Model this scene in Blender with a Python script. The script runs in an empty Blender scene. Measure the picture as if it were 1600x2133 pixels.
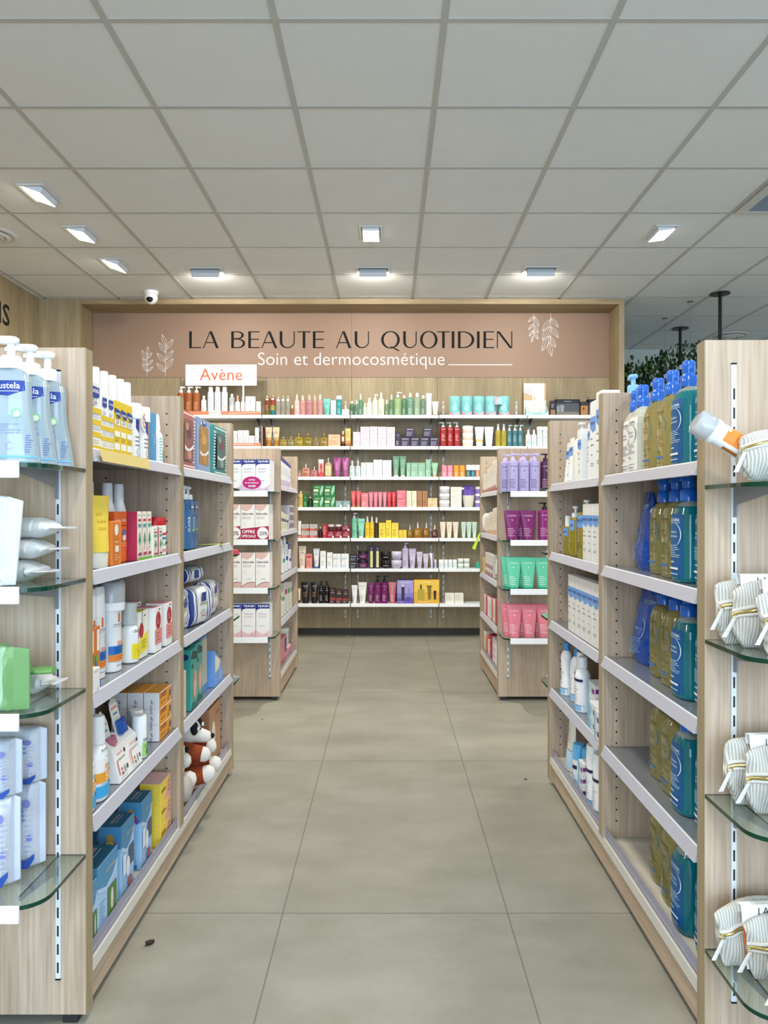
import bpy, math, random
from math import pi, sin, cos, radians
random.seed(7)
S = bpy.context.scene
# ---------------------------------------------------------------- camera, light, exposure
F, CX, CY, CH = 1600.0, 808.0, 1063.0, 1.0686          # focal length (px), principal point, lens height
cam_d = bpy.data.cameras.new('camera')
cam = bpy.data.objects.new('camera', cam_d)
S.collection.objects.link(cam)
cam.location = (0, 0, CH)
cam.rotation_euler = (pi / 2, 0, 0)
cam_d.sensor_fit = 'HORIZONTAL'
cam_d.sensor_width = 36.0
cam_d.lens = 36.0 * F / 1600.0
cam_d.shift_x = -(CX - 800) / 1600.0
cam_d.shift_y = (CY - 1066.5) / 1600.0
cam_d.clip_start = 0.02
S.camera = cam
S.view_settings.view_transform = 'Standard'
S.view_settings.look = 'None'
S.view_settings.gamma = 1.0
S.view_settings.exposure = 0.15
W = bpy.data.worlds.new('world'); S.world = W; W.use_nodes = True
bg = W.node_tree.nodes['Background']
bg.inputs[0].default_value = (0.66, 0.82, 1.0, 1)
bg.inputs[1].default_value = 1.0

def area(name, loc, rot, sx, sy, power, col, spread=180):
    d = bpy.data.lights.new(name, 'AREA'); d.shape = 'RECTANGLE'; d.size = sx; d.size_y = sy
    d.energy = power; d.color = col; d.spread = radians(spread)
    o = bpy.data.objects.new(name, d); S.collection.objects.link(o); o.location = loc; o.rotation_euler = rot
    return o
HC = 1.737 + CH                                          # ceiling height 2.806
area('daylight_shop_window', (0.3, -3.2, 1.5), (pi / 2, 0, 0), 5.6, 2.4, 225, (0.62, 0.80, 1.0))
area('added_side_light', (5.6, 2.2, 1.6), (0, pi / 2, 0), 2.2, 4.5, 34, (0.85, 0.93, 1.0))  # added cool light from the right; no window is known on this side
# rows of ceiling lamps over the aisles behind the viewpoint and over the side aisles
LAMP = (1.0, 0.93, 0.82)
for i, (x, y, p) in enumerate(((-1.9, 1.2, 16), (1.7, 1.2, 16), (-0.1, 0.2, 22), (1.7, 3.0, 20), (-1.9, 2.9, 20), (-0.1, 2.6, 24), (3.6, 3.0, 8))):
    area('ceiling_lamp_light', (x, y, HC - 0.05), (0, 0, 0), 0.24, 0.24, p, (1.0, 0.96, 0.90) if y < 2 else LAMP)
# ---------------------------------------------------------------- materials
MATS = {}
def lin(h):
    h = h.lstrip('#'); r = [int(h[i:i + 2], 16) / 255 for i in (0, 2, 4)]
    return tuple(c / 12.92 if c <= 0.04045 else ((c + 0.055) / 1.055) ** 2.4 for c in r)
def M(h, rough=0.45, tr=0.0, metal=0.0, emit=0.0, coat=0.0, ior=1.45):
    key = (h, rough, tr, metal, emit, coat)
    if key in MATS: return MATS[key]
    m = bpy.data.materials.new('paint_' + h.strip('#')); m.use_nodes = True
    b = m.node_tree.nodes['Principled BSDF']; c = lin(h)
    b.inputs['Base Color'].default_value = (*c, 1)
    b.inputs['Roughness'].default_value = rough
    b.inputs['Metallic'].default_value = metal
    b.inputs['IOR'].default_value = ior
    b.inputs['Transmission Weight'].default_value = tr
    if coat: b.inputs['Coat Weight'].default_value = coat
    if emit:
        b.inputs['Emission Color'].default_value = (*c, 1); b.inputs['Emission Strength'].default_value = emit
    MATS[key] = m
    return m
def nodes(name):
    m = bpy.data.materials.new(name); m.use_nodes = True
    nt = m.node_tree; return m, nt, nt.nodes['Principled BSDF']
def N(nt, t, **kw):
    n = nt.nodes.new(t)
    for k, v in kw.items(): setattr(n, k, v)
    return n
def ramp(nt, fac, stops):
    r = N(nt, 'ShaderNodeValToRGB'); e = r.color_ramp.elements
    while len(e) < len(stops): e.new(0.5)
    for i, (p, c) in enumerate(stops):
        e[i].position = p; e[i].color = (*(lin(c) if isinstance(c, str) else c), 1)
    nt.links.new(fac, r.inputs[0]); return r.outputs[0]
def wood(name, axis, cols, seed=0.0, fine=1.0):
    m, nt, b = nodes(name); L = nt.links.new
    tc = N(nt, 'ShaderNodeTexCoord'); oi = N(nt, 'ShaderNodeObjectInfo')
    add = N(nt, 'ShaderNodeVectorMath', operation='ADD'); L(tc.outputs['Object'], add.inputs[0])
    add.inputs[1].default_value = (seed * 3.1, seed * 1.7, seed * 2.3)
    mp = N(nt, 'ShaderNodeMapping'); L(add.outputs[0], mp.inputs[0])
    sc = [7.0, 7.0, 7.0]; sc['XYZ'.index(axis)] = 0.75
    mp.inputs['Scale'].default_value = sc
    n1 = N(nt, 'ShaderNodeTexNoise'); n1.inputs['Scale'].default_value = 1.6; n1.inputs['Detail'].default_value = 5
    n1.inputs['Distortion'].default_value = 0.6; L(mp.outputs[0], n1.inputs['Vector'])
    wv = N(nt, 'ShaderNodeMath', operation='MULTIPLY'); L(n1.outputs[0], wv.inputs[0]); wv.inputs[1].default_value = 46
    sn = N(nt, 'ShaderNodeMath', operation='SINE'); L(wv.outputs[0], sn.inputs[0])
    mp2 = N(nt, 'ShaderNodeMapping'); L(add.outputs[0], mp2.inputs[0])
    s2 = [150.0 * fine] * 3; s2['XYZ'.index(axis)] = 4.0; mp2.inputs['Scale'].default_value = s2
    n2 = N(nt, 'ShaderNodeTexNoise'); n2.inputs['Scale'].default_value = 1.0; n2.inputs['Detail'].default_value = 3; L(mp2.outputs[0], n2.inputs['Vector'])
    mp3 = N(nt, 'ShaderNodeMapping'); L(add.outputs[0], mp3.inputs[0])
    s3 = [9.0] * 3; s3['XYZ'.index(axis)] = 0.35; mp3.inputs['Scale'].default_value = s3
    n3 = N(nt, 'ShaderNodeTexNoise'); n3.inputs['Scale'].default_value = 1.0; n3.inputs['Detail'].default_value = 2; L(mp3.outputs[0], n3.inputs['Vector'])
    a1 = N(nt, 'ShaderNodeMath', operation='MULTIPLY_ADD'); L(sn.outputs[0], a1.inputs[0]); a1.inputs[1].default_value = 0.05; a1.inputs[2].default_value = -0.22
    a2 = N(nt, 'ShaderNodeMath', operation='MULTIPLY_ADD'); L(n2.outputs[0], a2.inputs[0]); a2.inputs[1].default_value = 0.75; L(a1.outputs[0], a2.inputs[2])
    a3 = N(nt, 'ShaderNodeMath', operation='MULTIPLY_ADD'); L(n3.outputs[0], a3.inputs[0]); a3.inputs[1].default_value = 0.65; L(a2.outputs[0], a3.inputs[2])
    L(ramp(nt, a3.outputs[0], [(0.15, cols[0]), (0.5, cols[1]), (0.85, cols[2])]), b.inputs['Base Color'])
    b.inputs['Roughness'].default_value = 0.55
    bp = N(nt, 'ShaderNodeBump'); bp.inputs['Strength'].default_value = 0.12; bp.inputs['Distance'].default_value = 0.001
    L(n2.outputs[0], bp.inputs['Height']); L(bp.outputs[0], b.inputs['Normal'])
    return m
OAK = ('#99856f', '#baa38b', '#d4c0aa')
WOODV = wood('oak_laminate_vertical', 'Z', OAK)
WOODV2 = wood('oak_laminate_vertical_warm', 'Z', ('#817256', '#9d8c6c', '#b5a683'), 4.2)
WOODH = wood('oak_laminate_along_aisle', 'Y', OAK, 1.3)
WOODX = wood('oak_laminate_across', 'X', ('#806d52', '#9d8967', '#b5a17d'), 2.1)
EDGE = wood('oak_edge_banding', 'Z', ('#8d7c5f', '#a49272', '#b5a484'), 7.7, 1.5)
def mottled(name, c0, c1, c2, scale, rough, bump=0.0, grain=300):
    m, nt, b = nodes(name); L = nt.links.new
    tc = N(nt, 'ShaderNodeTexCoord')
    mp = N(nt, 'ShaderNodeMapping'); L(tc.outputs['Object'], mp.inputs[0]); mp.inputs['Scale'].default_value = (1, 1.6, 1)
    n1 = N(nt, 'ShaderNodeTexNoise'); n1.inputs['Scale'].default_value = scale; n1.inputs['Detail'].default_value = 8; n1.inputs['Roughness'].default_value = 0.62
    L(mp.outputs[0], n1.inputs['Vector'])
    n2 = N(nt, 'ShaderNodeTexNoise'); n2.inputs['Scale'].default_value = grain; n2.inputs['Detail'].default_value = 2; L(tc.outputs['Object'], n2.inputs['Vector'])
    a = N(nt, 'ShaderNodeMath', operation='MULTIPLY_ADD'); L(n2.outputs[0], a.inputs[0]); a.inputs[1].default_value = 0.22; a.inputs[2].default_value = -0.11
    s = N(nt, 'ShaderNodeMath', operation='ADD'); L(a.outputs[0], s.inputs[0]); L(n1.outputs[0], s.inputs[1])
    L(ramp(nt, s.outputs[0], [(0.3, c0), (0.5, c1), (0.72, c2)]), b.inputs['Base Color'])
    b.inputs['Roughness'].default_value = rough
    if bump:
        bp = N(nt, 'ShaderNodeBump'); bp.inputs['Strength'].default_value = bump; bp.inputs['Distance'].default_value = 0.001
        L(n2.outputs[0], bp.inputs['Height']); L(bp.outputs[0], b.inputs['Normal'])
    return m
FLOORM = mottled('stoneware_tile', '#898779', '#949285', '#a09d91', 3.4, 0.38, 0.1)
CEILM = mottled('mineral_fibre_tile', '#dde0e0', '#dfe2e2', '#e1e4e4', 3.0, 0.9, 0.25, 420)
WHITE = '#f2f3f4'
CREAM = mottled('cream_laminate', '#bdb7a8', '#c7c2b4', '#cdc8bb', 5.0, 0.4)
CLOTH = None
# ---------------------------------------------------------------- mesh building
def rot2(x, y, a): return (x * cos(a) - y * sin(a), x * sin(a) + y * cos(a))
class G:
    def __init__(s): s.v = []; s.f = []; s.mi = []; s.sm = []; s.mats = []
    def m(s, mat):
        if isinstance(mat, str): mat = M(mat)
        if mat not in s.mats: s.mats.append(mat)
        return s.mats.index(mat)
    def add(s, vs, fs, mat, smooth=False):
        o = len(s.v); k = s.m(mat); s.v += [tuple(p) for p in vs]
        for f in fs: s.f.append([i + o for i in f]); s.mi.append(k); s.sm.append(smooth)
        return s
    def box(s, x0, x1, y0, y1, z0, z1, mat, c=0.0):
        if x0 > x1: x0, x1 = x1, x0
        if y0 > y1: y0, y1 = y1, y0
        if c <= 0:
            vs = [(x, y, z) for z in (z0, z1) for y in (y0, y1) for x in (x0, x1)]
            return s.add(vs, [(0, 2, 3, 1), (4, 5, 7, 6), (0, 1, 5, 4), (1, 3, 7, 5), (3, 2, 6, 7), (2, 0, 4, 6)], mat)
        vs = []; idx = {}
        for iz, z in enumerate((z0, z1)):
            for iy, y in enumerate((y0, y1)):
                for ix, x in enumerate((x0, x1)):
                    dx = c if ix == 0 else -c; dy = c if iy == 0 else -c; dz = c if iz == 0 else -c
                    for a in range(3):
                        p = (x + dx * (a != 0), y + dy * (a != 1), z + dz * (a != 2)); idx[(ix, iy, iz, a)] = len(vs); vs.append(p)
        fs = []
        for s_ in (0, 1):
            fx = [idx[(s_, a, b, 0)] for a, b in ((0, 0), (1, 0), (1, 1), (0, 1))]; fs.append(fx if s_ else fx[::-1])
            fy = [idx[(a, s_, b, 1)] for a, b in ((0, 0), (0, 1), (1, 1), (1, 0))]; fs.append(fy if s_ else fy[::-1])
            fz = [idx[(a, b, s_, 2)] for a, b in ((0, 0), (1, 0), (1, 1), (0, 1))]; fs.append(fz if s_ else fz[::-1])
        for a in (0, 1):
            for b in (0, 1):
                e = [idx[(0, a, b, 1)], idx[(1, a, b, 1)], idx[(1, a, b, 2)], idx[(0, a, b, 2)]]; fs.append(e)
                e = [idx[(a, 0, b, 0)], idx[(a, 1, b, 0)], idx[(a, 1, b, 2)], idx[(a, 0, b, 2)]]; fs.append(e)
                e = [idx[(a, b, 0, 0)], idx[(a, b, 1, 0)], idx[(a, b, 1, 1)], idx[(a, b, 0, 1)]]; fs.append(e)
                for q in (0, 1): fs.append([idx[(a, b, q, 0)], idx[(a, b, q, 1)], idx[(a, b, q, 2)]])
        return s.add(vs, fs, mat)
    def loft(s, rings, mat, caps=True, smooth=True, closed=True):
        n = len(rings[0]); vs = [p for r in rings for p in r]; fs = []
        for i in range(len(rings) - 1):
            for j in range(n if closed else n - 1):
                a = i * n + j; b = i * n + (j + 1) % n; fs.append((a, b, b + n, a + n))
        s.add(vs, fs, mat, smooth)
        if caps:
            s.add(rings[0], [tuple(range(n))[::-1]], mat); s.add(rings[-1], [tuple(range(n))], mat)
        return s
    def tube(s, pts, r, mat, n=8, caps=True):
        from mathutils import Vector
        P = [Vector(p) for p in pts]; rings = []; R = r if isinstance(r, (list, tuple)) else [r] * len(P)
        up = Vector((0, 0, 1))
        for i, p in enumerate(P):
            t = (P[min(i + 1, len(P) - 1)] - P[max(i - 1, 0)]).normalized()
            a = t.cross(up)
            if a.length < 1e-3: a = t.cross(Vector((1, 0, 0)))
            a.normalize(); b = a.cross(t).normalized()
            rings.append([tuple(p + a * (R[i] * cos(2 * pi * k / n)) + b * (R[i] * sin(2 * pi * k / n))) for k in range(n)])
        return s.loft(rings, mat, caps)
    def xf(s, fn): s.v = [fn(*p) for p in s.v]; return s
    def mesh(s, name):
        me = bpy.data.meshes.new(name); me.from_pydata(s.v, [], s.f)
        for m in s.mats: me.materials.append(m)
        me.polygons.foreach_set('material_index', s.mi); me.polygons.foreach_set('use_smooth', s.sm)
        me.validate(); me.update(); return me
def obj(name, g, parent=None, **props):
    me = g.mesh(name) if isinstance(g, G) else g
    o = bpy.data.objects.new(name, me); S.collection.objects.link(o)
    if parent: o.parent = parent
    for k, v in props.items(): o[k] = v
    return o
def structure(name, g): return obj(name, g, kind='structure')
LABELS = []
def tag(o, label, cat, group=None):
    o['label'] = label; o['category'] = cat
    if group: o['group'] = group
    LABELS.append((label, group)); return o
def empty(name, loc, rz=0.0, rot=None):
    o = bpy.data.objects.new(name, None); o.empty_display_size = 0.02; S.collection.objects.link(o)
    o.location = loc; o.rotation_euler = rot if rot else (0, 0, rz); return o
def ring(w, d, z, n=24, e=2.0, cx=0.0, cy=0.0, z2=None):
    out = []
    for k in range(n):
        t = 2 * pi * k / n - pi / 2; c, s_ = cos(t), sin(t)
        out.append((cx + w / 2 * math.copysign(abs(c) ** (2 / e), c), cy + d / 2 * math.copysign(abs(s_) ** (2 / e), s_), z))
    return out
# text ------------------------------------------------------------
TX = {}
def tmesh(s, bold=0.0, res=2):
    """outline of a word as flat triangles: x from 0 to width, y cap height about 0.7"""
    k = (s, bold, res)
    if k in TX: return TX[k]
    cu = bpy.data.curves.new('t', 'FONT'); cu.body = s; cu.size = 1; cu.resolution_u = res; cu.offset = bold; cu.fill_mode = 'FRONT'
    o = bpy.data.objects.new('t', cu); me = o.to_mesh()
    vs = [(v.co.x, v.co.y) for v in me.vertices]; fs = [tuple(p.vertices) for p in me.polygons]
    o.to_mesh_clear(); bpy.data.objects.remove(o); bpy.data.curves.remove(cu)
    x0 = min(v[0] for v in vs); x1 = max(v[0] for v in vs); y0 = min(v[1] for v in vs); y1 = max(v[1] for v in vs)
    TX[k] = ([(x - x0, y - y0) for x, y in vs], fs, x1 - x0, y1 - y0); return TX[k]
OFF = 0.0004
def clip(P, ax, c, sgn):
    out = []
    for i in range(len(P)):
        p, q = P[i - 1], P[i]; ip, iq = (p[ax] - c) * sgn >= 0, (q[ax] - c) * sgn >= 0
        if ip != iq:
            t = (c - p[ax]) / (q[ax] - p[ax]); out.append((p[0] + (q[0] - p[0]) * t, p[1] + (q[1] - p[1]) * t))
        if iq: out.append(q)
    return out
def bent(p, m, q): return sum(abs((x + y) / 2 - z) for x, y, z in zip(p, q, m)) > 1e-4
def wrapped(g, mp, w, h, off, P, mat):
    """polygon laid on the surface, cut in cells where the surface is curved"""
    u0, u1 = min(p[0] for p in P), max(p[0] for p in P); v0, v1 = min(p[1] for p in P), max(p[1] for p in P)
    U, V = (u0 + u1) / 2, (v0 + v1) / 2; f = lambda a, b: mp(w * a, h * b, 0)
    n = max(2, int((u1 - u0) / .08)) if bent(f(u0, V), f(U, V), f(u1, V)) else 1
    m = max(2, int((v1 - v0) / .05)) if v1 - v0 > .05 and (bent(f(U, v0), f(U, V), f(U, v1)) or bent(f(U, v0), f(U, (v0 + V) / 2), f(U, V)) or bent(f(U, V), f(U, (v1 + V) / 2), f(U, v1))) else 1
    for j in range(m):
        Q = P if m == 1 else clip(clip(P, 1, v0 + (v1 - v0) * j / m, 1), 1, v0 + (v1 - v0) * (j + 1) / m, -1)
        for k in range(n):
            T = Q if n == 1 else clip(clip(Q, 0, u0 + (u1 - u0) * k / n, 1), 0, u0 + (u1 - u0) * (k + 1) / n, -1)
            if len(T) > 2: g.add([mp(w * x, h * y, off) for x, y in T], [tuple(range(len(T)))], mat, n * m > 1)
def decals(g, mp, w, h, decs):
    """print decorations on a surface; mp(u, v, off) -> point; u in -w/2..w/2, v in 0..h"""
    for i, d in enumerate(decs):
        off = OFF * (1 + 0.6 * i); k = d[0]
        if k == 'r':
            _, u0, u1, v0, v1, mat = d; wrapped(g, mp, w, h, off, [(u0, v0), (u1, v0), (u1, v1), (u0, v1)], mat)
        elif k == 't':                                   # word: text, centre u, base v, width fraction, colour, bold, max height, rotate
            _, t, u, v, ww, mat = d[:6]; bold = d[6] if len(d) > 6 else 0.0; rt = d[7] if len(d) > 7 else 0
            vs, fs, tw, th = tmesh(t, bold)
            if not rt:
                sc = ww * w / tw; pts = [mp(w * u + (x - tw / 2) * sc, h * v + y * sc, off) for x, y in vs]
            else:
                sc = ww * h / tw; pts = [mp(w * u - (y - th / 2) * sc, h * v + (x - tw / 2) * sc, off) for x, y in vs]
            g.add(pts, fs, mat)
        elif k == 'm':                                   # lines of small print
            _, u0, u1, v0, v1, n, mat = d; rnd = random.Random(int(u0 * 97 + v0 * 311) + n)
            for j in range(n):
                y0 = v1 + (v0 - v1) * (j + 0.5) / n; hh = abs(v1 - v0) / n * 0.30; x = u0; end = u0 + (u1 - u0) * rnd.uniform(0.55, 1)
                while x < end - 0.02:
                    x2 = min(end, x + (u1 - u0) * rnd.uniform(0.12, 0.34))
                    g.add([mp(w * x, h * (y0 - hh / 2), off), mp(w * x2, h * (y0 - hh / 2), off), mp(w * x2, h * (y0 + hh / 2), off), mp(w * x, h * (y0 + hh / 2), off)], [(0, 1, 2, 3)], mat)
                    x = x2 + (u1 - u0) * 0.04
        elif k == 'e':                                   # filled ellipse
            _, u, v, ru, rv, mat = d; n = 20
            wrapped(g, mp, w, h, off, [(u + ru * cos(2 * pi * j / n), v + rv * sin(2 * pi * j / n)) for j in range(n)], mat)
        elif k == 'a':                                   # arc line: u, v, radius(w), angle0, angle1, thickness, colour
            _, u, v, r, a0, a1, t, mat = d; n = 14; vs = []
            for j in range(n + 1):
                a = radians(a0 + (a1 - a0) * j / n); tt = t * sin(pi * (j + 0.6) / (n + 1.2))
                for q in (r - tt / 2, r + tt / 2): vs.append(mp(w * (u + q * cos(a)), h * v + w * q * sin(a), off))
            g.add(vs, [(2 * j, 2 * j + 1, 2 * j + 3, 2 * j + 2) for j in range(n)], mat)
        elif k == 'p':                                   # polygon given in normalised points
            _, pts, mat = d; wrapped(g, mp, w, h, off, list(pts), mat)
# ---------------------------------------------------------------- packaging kinds; front faces -Y, base at z=0; each returns [(part, mesh), ...]
CACHE = {}
def cached(fn):
    def w(*a, **k):
        key = (fn.__name__, repr(a), repr(sorted(k.items())))
        if key not in CACHE: CACHE[key] = fn(*a, **k)
        return CACHE[key]
    return w
@cached
def carton(w, d, h, col, front=(), left=(), right=(), top=None, rough=0.4, topd=(), name='carton'):
    g = G(); g.box(-w / 2, w / 2, -d / 2, d / 2, 0, h, M(col, rough), min(0.0012, w * 0.03))
    if top: g.box(-w / 2 + .001, w / 2 - .001, -d / 2 + .001, d / 2 - .001, h - .0005, h + .0003, M(top, rough))
    decals(g, lambda u, v, o: (u, -d / 2 - o, v), w, h, front)
    decals(g, lambda u, v, o: (-w / 2 - o, -u, v), d, h, left)
    decals(g, lambda u, v, o: (w / 2 + o, u, v), d, h, right)
    decals(g, lambda u, v, o: (u, v - d / 2, h + o), w, d, topd)
    return [(name, g.mesh(name))]
PROF = {
    'round': [(0, .93), (.015, 1), (.86, 1), (.91, .93), (.955, .72), (.985, .48), (1, .40)],
    'square': [(0, .95), (.015, 1), (.93, 1), (.965, .95), (.985, .8), (1, .42)],
    'soft': [(0, .90), (.02, .98), (.05, 1), (.74, 1), (.83, .95), (.91, .80), (.965, .58), (1, .36)],
    'bell': [(0, .97), (.015, 1), (.3, .86), (.5, .74), (.66, .70), (.86, .70), (.93, .64), (.975, .46), (1, .34)],
    'aero': [(0, .93), (.02, 1), (.9, 1), (.94, .95), (.975, .78), (1, .66)],
    'sun': [(0, .96), (.015, 1), (.55, 1), (.7, .93), (.85, .76), (.97, .56), (1, .54)],
    'waist': [(0, .94), (.02, 1), (.2, .97), (.45, .84), (.7, .88), (.85, .90), (.93, .78), (1, .44)],
    'cyl': [(0, .98), (.01, 1), (.985, 1), (1, .97)],
}
def prof_at(p, t):
    for (a, x), (b, y) in zip(p, p[1:]):
        if a <= t <= b: return x + (y - x) * (t - a) / max(1e-6, b - a)
    return p[-1][1]
def body_mesh(w, d, h, col, prof, e, rough, tr, dec, name, bands=(), liquid=None, coat=0.0):
    p = PROF[prof]; g = G(); n = 28
    mat = M(col, rough, tr, 0, 0, coat)
    zs = sorted(set([a for a, _ in p] + [b for q in bands for b in q[:2]]))
    rings = {}
    def R(t, grow=0): 
        s_ = prof_at(p, t); return ring(w * s_ + grow, d * s_ + grow, h * t, n, e)
    prev = None
    for a, b in zip(zs, zs[1:]):
        mm = mat
        for q in bands:
            if a >= q[0] - 1e-6 and b <= q[1] + 1e-6: mm = q[2] if not isinstance(q[2], str) else M(q[2], rough, tr)
        g.loft([R(a), R(b)], mm, caps=False)
    g.add(R(0), [tuple(range(n))[::-1]], mat); g.add(R(1), [tuple(range(n))], mat)
    if liquid:
        top = liquid[1]; zz = [z for z in zs if z < top] + [top]
        g.loft([[(x * .94, y * .94, max(z, .003)) for x, y, z in R(t)] for t in zz], M(liquid[0], 0.12, liquid[2]), True)
    def mp(u, v, o):
        t = min(1, max(0, v / h)); s_ = prof_at(p, t); a, b = w / 2 * s_, d / 2 * s_
        x = max(-.992, min(.992, u / a))
        if e > 2.05:
            yy = -b * (1 - abs(x) ** e) ** (1 / e)
        else:
            th = max(-1.5, min(1.5, u / (a * 1.02))); x = sin(th); yy = -b * cos(th)
        return (x * (a + o), yy - o * (1 if e > 2.05 else cos(th) + .15), v)
    decals(g, mp, w, h, dec)
    return g.mesh(name)
def pump_mesh(r, h, col, side=1, rough=0.35, tr=0.0, clear=False):
    g = G(); m = M(col, rough, tr); n = 18
    g.loft([ring(2 * r, 2 * r, 0, n), ring(2 * r, 2 * r, h * .34, n), ring(1.7 * r, 1.7 * r, h * .4, n), ring(.75 * r, .75 * r, h * .42, n), ring(.75 * r, .75 * r, h * .8, n)], m)
    g.loft([ring(1.2 * r, 1.2 * r, h * .78, n), ring(1.5 * r, 1.5 * r, h * .84, n), ring(1.5 * r, 1.5 * r, h * .95, n), ring(1.1 * r, 1.1 * r, h, n)], m)
    rings = []
    for t, ww, hh, z in ((0, 1.1, .12, .88), (1.0, .9, .11, .90), (1.9, .7, .09, .90), (2.5, .45, .06, .85)):
        x = side * t * r
        rings.append([(x, -ww * r / 2, h * (z - hh)), (x, ww * r / 2, h * (z - hh)), (x, ww * r / 2, h * (z + hh)), (x, -ww * r / 2, h * (z + hh))])
    g.loft(rings, m, smooth=False)
    return g.mesh('pump')
def bigpump_mesh(r, h, col, tr):
    g = G(); m = M(col, .2, tr, 0, 0, .3); n = 22
    g.loft([ring(2.1 * r, 2.1 * r, 0, n), ring(2.1 * r, 2.1 * r, h * .40, n), ring(1.9 * r, 1.9 * r, h * .44, n), ring(1.55 * r, 1.55 * r, h * .47, n), ring(1.5 * r, 1.5 * r, h * .55, n), ring(1.62 * r, 1.62 * r, h * .60, n), ring(1.62 * r, 1.62 * r, h * .92, n), ring(1.3 * r, 1.3 * r, h, n)], m)
    g.loft([[(-x, y * .5 * r, h * z) for y, z in ((-1, .78), (1, .78), (1, .93), (-1, .93))] for x in (.5 * r, 1.3 * r, 1.9 * r)], m, smooth=False)
    return g.mesh('pump')
def spray_mesh(r, h, col, tr=0.0, clear=None):
    g = G(); n = 18; m = M(col, .35, tr)
    g.loft([ring(2 * r, 2 * r, 0, n), ring(2 * r, 2 * r, h * .3, n), ring(1.75 * r, 1.75 * r, h * .36, n), ring(1.6 * r, 1.6 * r, h * .7, n), ring(1.7 * r, 1.5 * r, h * .85, n), ring(1.3 * r, 1.1 * r, h, n)], m)
    if clear: g.loft([ring(2.05 * r, 2.05 * r, h * .3, n), ring(2.05 * r, 2.05 * r, h * 1.05, n), ring(1.6 * r, 1.6 * r, h * 1.14, n)], M(clear, .08, .92))
    return g.mesh('spray_head')
def cap_mesh(w, d, h, col, e=2.0, name='cap', taper=.96, rough=.35, metal=0.0, tr=0.0):
    g = G(); g.loft([ring(w, d, 0, 24, e), ring(w, d, h * .04, 24, e), ring(w * taper, d * taper, h * .94, 24, e), ring(w * taper * .93, d * taper * .93, h, 24, e)], M(col, rough, tr, metal)); return g.mesh(name)
@cached
def bottle(w, d, h, col, top='pump', tcol=WHITE, th=None, prof='round', e=2.0, dec=(), rough=.3, tr=0.0, bands=(), liquid=None, side=1, tr_cap=0.0, neck=None, coat=0.0):
    """h is the height of the body alone; th the height of what sits on top"""
    out = [('bottle_body', body_mesh(w, d, h, col, prof, e, rough, tr, dec, 'bottle_body', bands, liquid, coat))]
    r = neck if neck else w * prof_at(PROF[prof], 1) / 2 * 1.15; th = th or h * .25
    if top == 'pump': out.append(('pump', pump_mesh(r, th, tcol, side, tr=tr_cap)))
    elif top == 'bigpump': out.append(('pump', bigpump_mesh(r, th, tcol, tr_cap)))
    elif top == 'spray': out.append(('spray_head', spray_mesh(r, th, tcol)))
    elif top == 'spray_clear': out.append(('spray_head', spray_mesh(r, th, tcol, clear='#eef2f4')))
    elif top == 'cap': out.append(('cap', cap_mesh(2 * r, 2 * r, th, tcol, tr=tr_cap)))
    elif top == 'gold': out.append(('cap', cap_mesh(2 * r, 2 * r, th, tcol, rough=.22, metal=.9)))
    elif top == 'wide':
        s_ = prof_at(PROF[prof], 1); out.append(('cap', cap_mesh(w * s_ * 1.02, d * s_ * 1.02, th, tcol, e)))
    elif top == 'dropper':
        g = G(); n = 14; g.loft([ring(2 * r, 2 * r, 0, n), ring(2 * r, 2 * r, th * .5, n)], M(tcol)); g.loft([ring(1.1 * r, 1.1 * r, th * .5, n), ring(1.2 * r, 1.2 * r, th * .8, n), ring(.5 * r, .5 * r, th, n)], M('#e9e6e0')); out.append(('dropper', g.mesh('dropper')))
    return [(p, m, (0, 0, 0 if i == 0 else h - 0.001)) for i, (p, m) in enumerate(out)]
@cached
def tube(w, h, col, ccol=WHITE, dec=(), rough=.35, ch=.12, base=.62, metal=0.0, dk=.55, flare=1.0, bands=()):
    """squeeze tube standing on its cap; crimped flat at the top; w is the width at the crimp"""
    g = G(); n = 24; r0 = w * base; mat = M(col, rough, 0, metal)
    hs = h * ch
    def R(t):
        t = max(0, min(1, t)); ww = r0 + (w - r0) * min(1, t * 1.05) ** flare; dd = w * dk * (1 - t) ** .8 + .0016
        return ww, dd
    ts = sorted(set([0, .15, .3, .45, .6, .75, .88, .95, 1.0] + [q[0] for q in bands] + [q[1] for q in bands]))
    for a, b in zip(ts, ts[1:]):
        mm = mat
        for q in bands:
            if a >= q[0] - 1e-6 and b <= q[1] + 1e-6: mm = M(q[2], rough, 0, metal)
        g.loft([ring(*R(t), hs + (h - hs) * t, n) for t in (a, b)], mm, caps=False)
    g.add(ring(*R(0), hs, n), [tuple(range(n))[::-1]], mat); g.add(ring(*R(1), h, n), [tuple(range(n))], mat)
    def mp(u, v, o):
        t = (v - hs) / (h - hs); ww, dd = R(t); th = max(-1.45, min(1.45, u / (ww / 2) * .95)); return (ww / 2 * sin(th) * 1.0, -dd / 2 * cos(th) - o - .0006 - .0006 * t, v)
    decals(g, mp, w, h, dec)
    c = G(); c.loft([ring(r0 * .92, w * dk * .9, 0, n), ring(r0 * .97, w * dk * .96, hs * .95, n), ring(r0 * .9, w * dk * .88, hs + .001, n)], M(ccol, .3))
    return [('tube_body', g.mesh('tube_body')), ('cap', c.mesh('cap'))]
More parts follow.
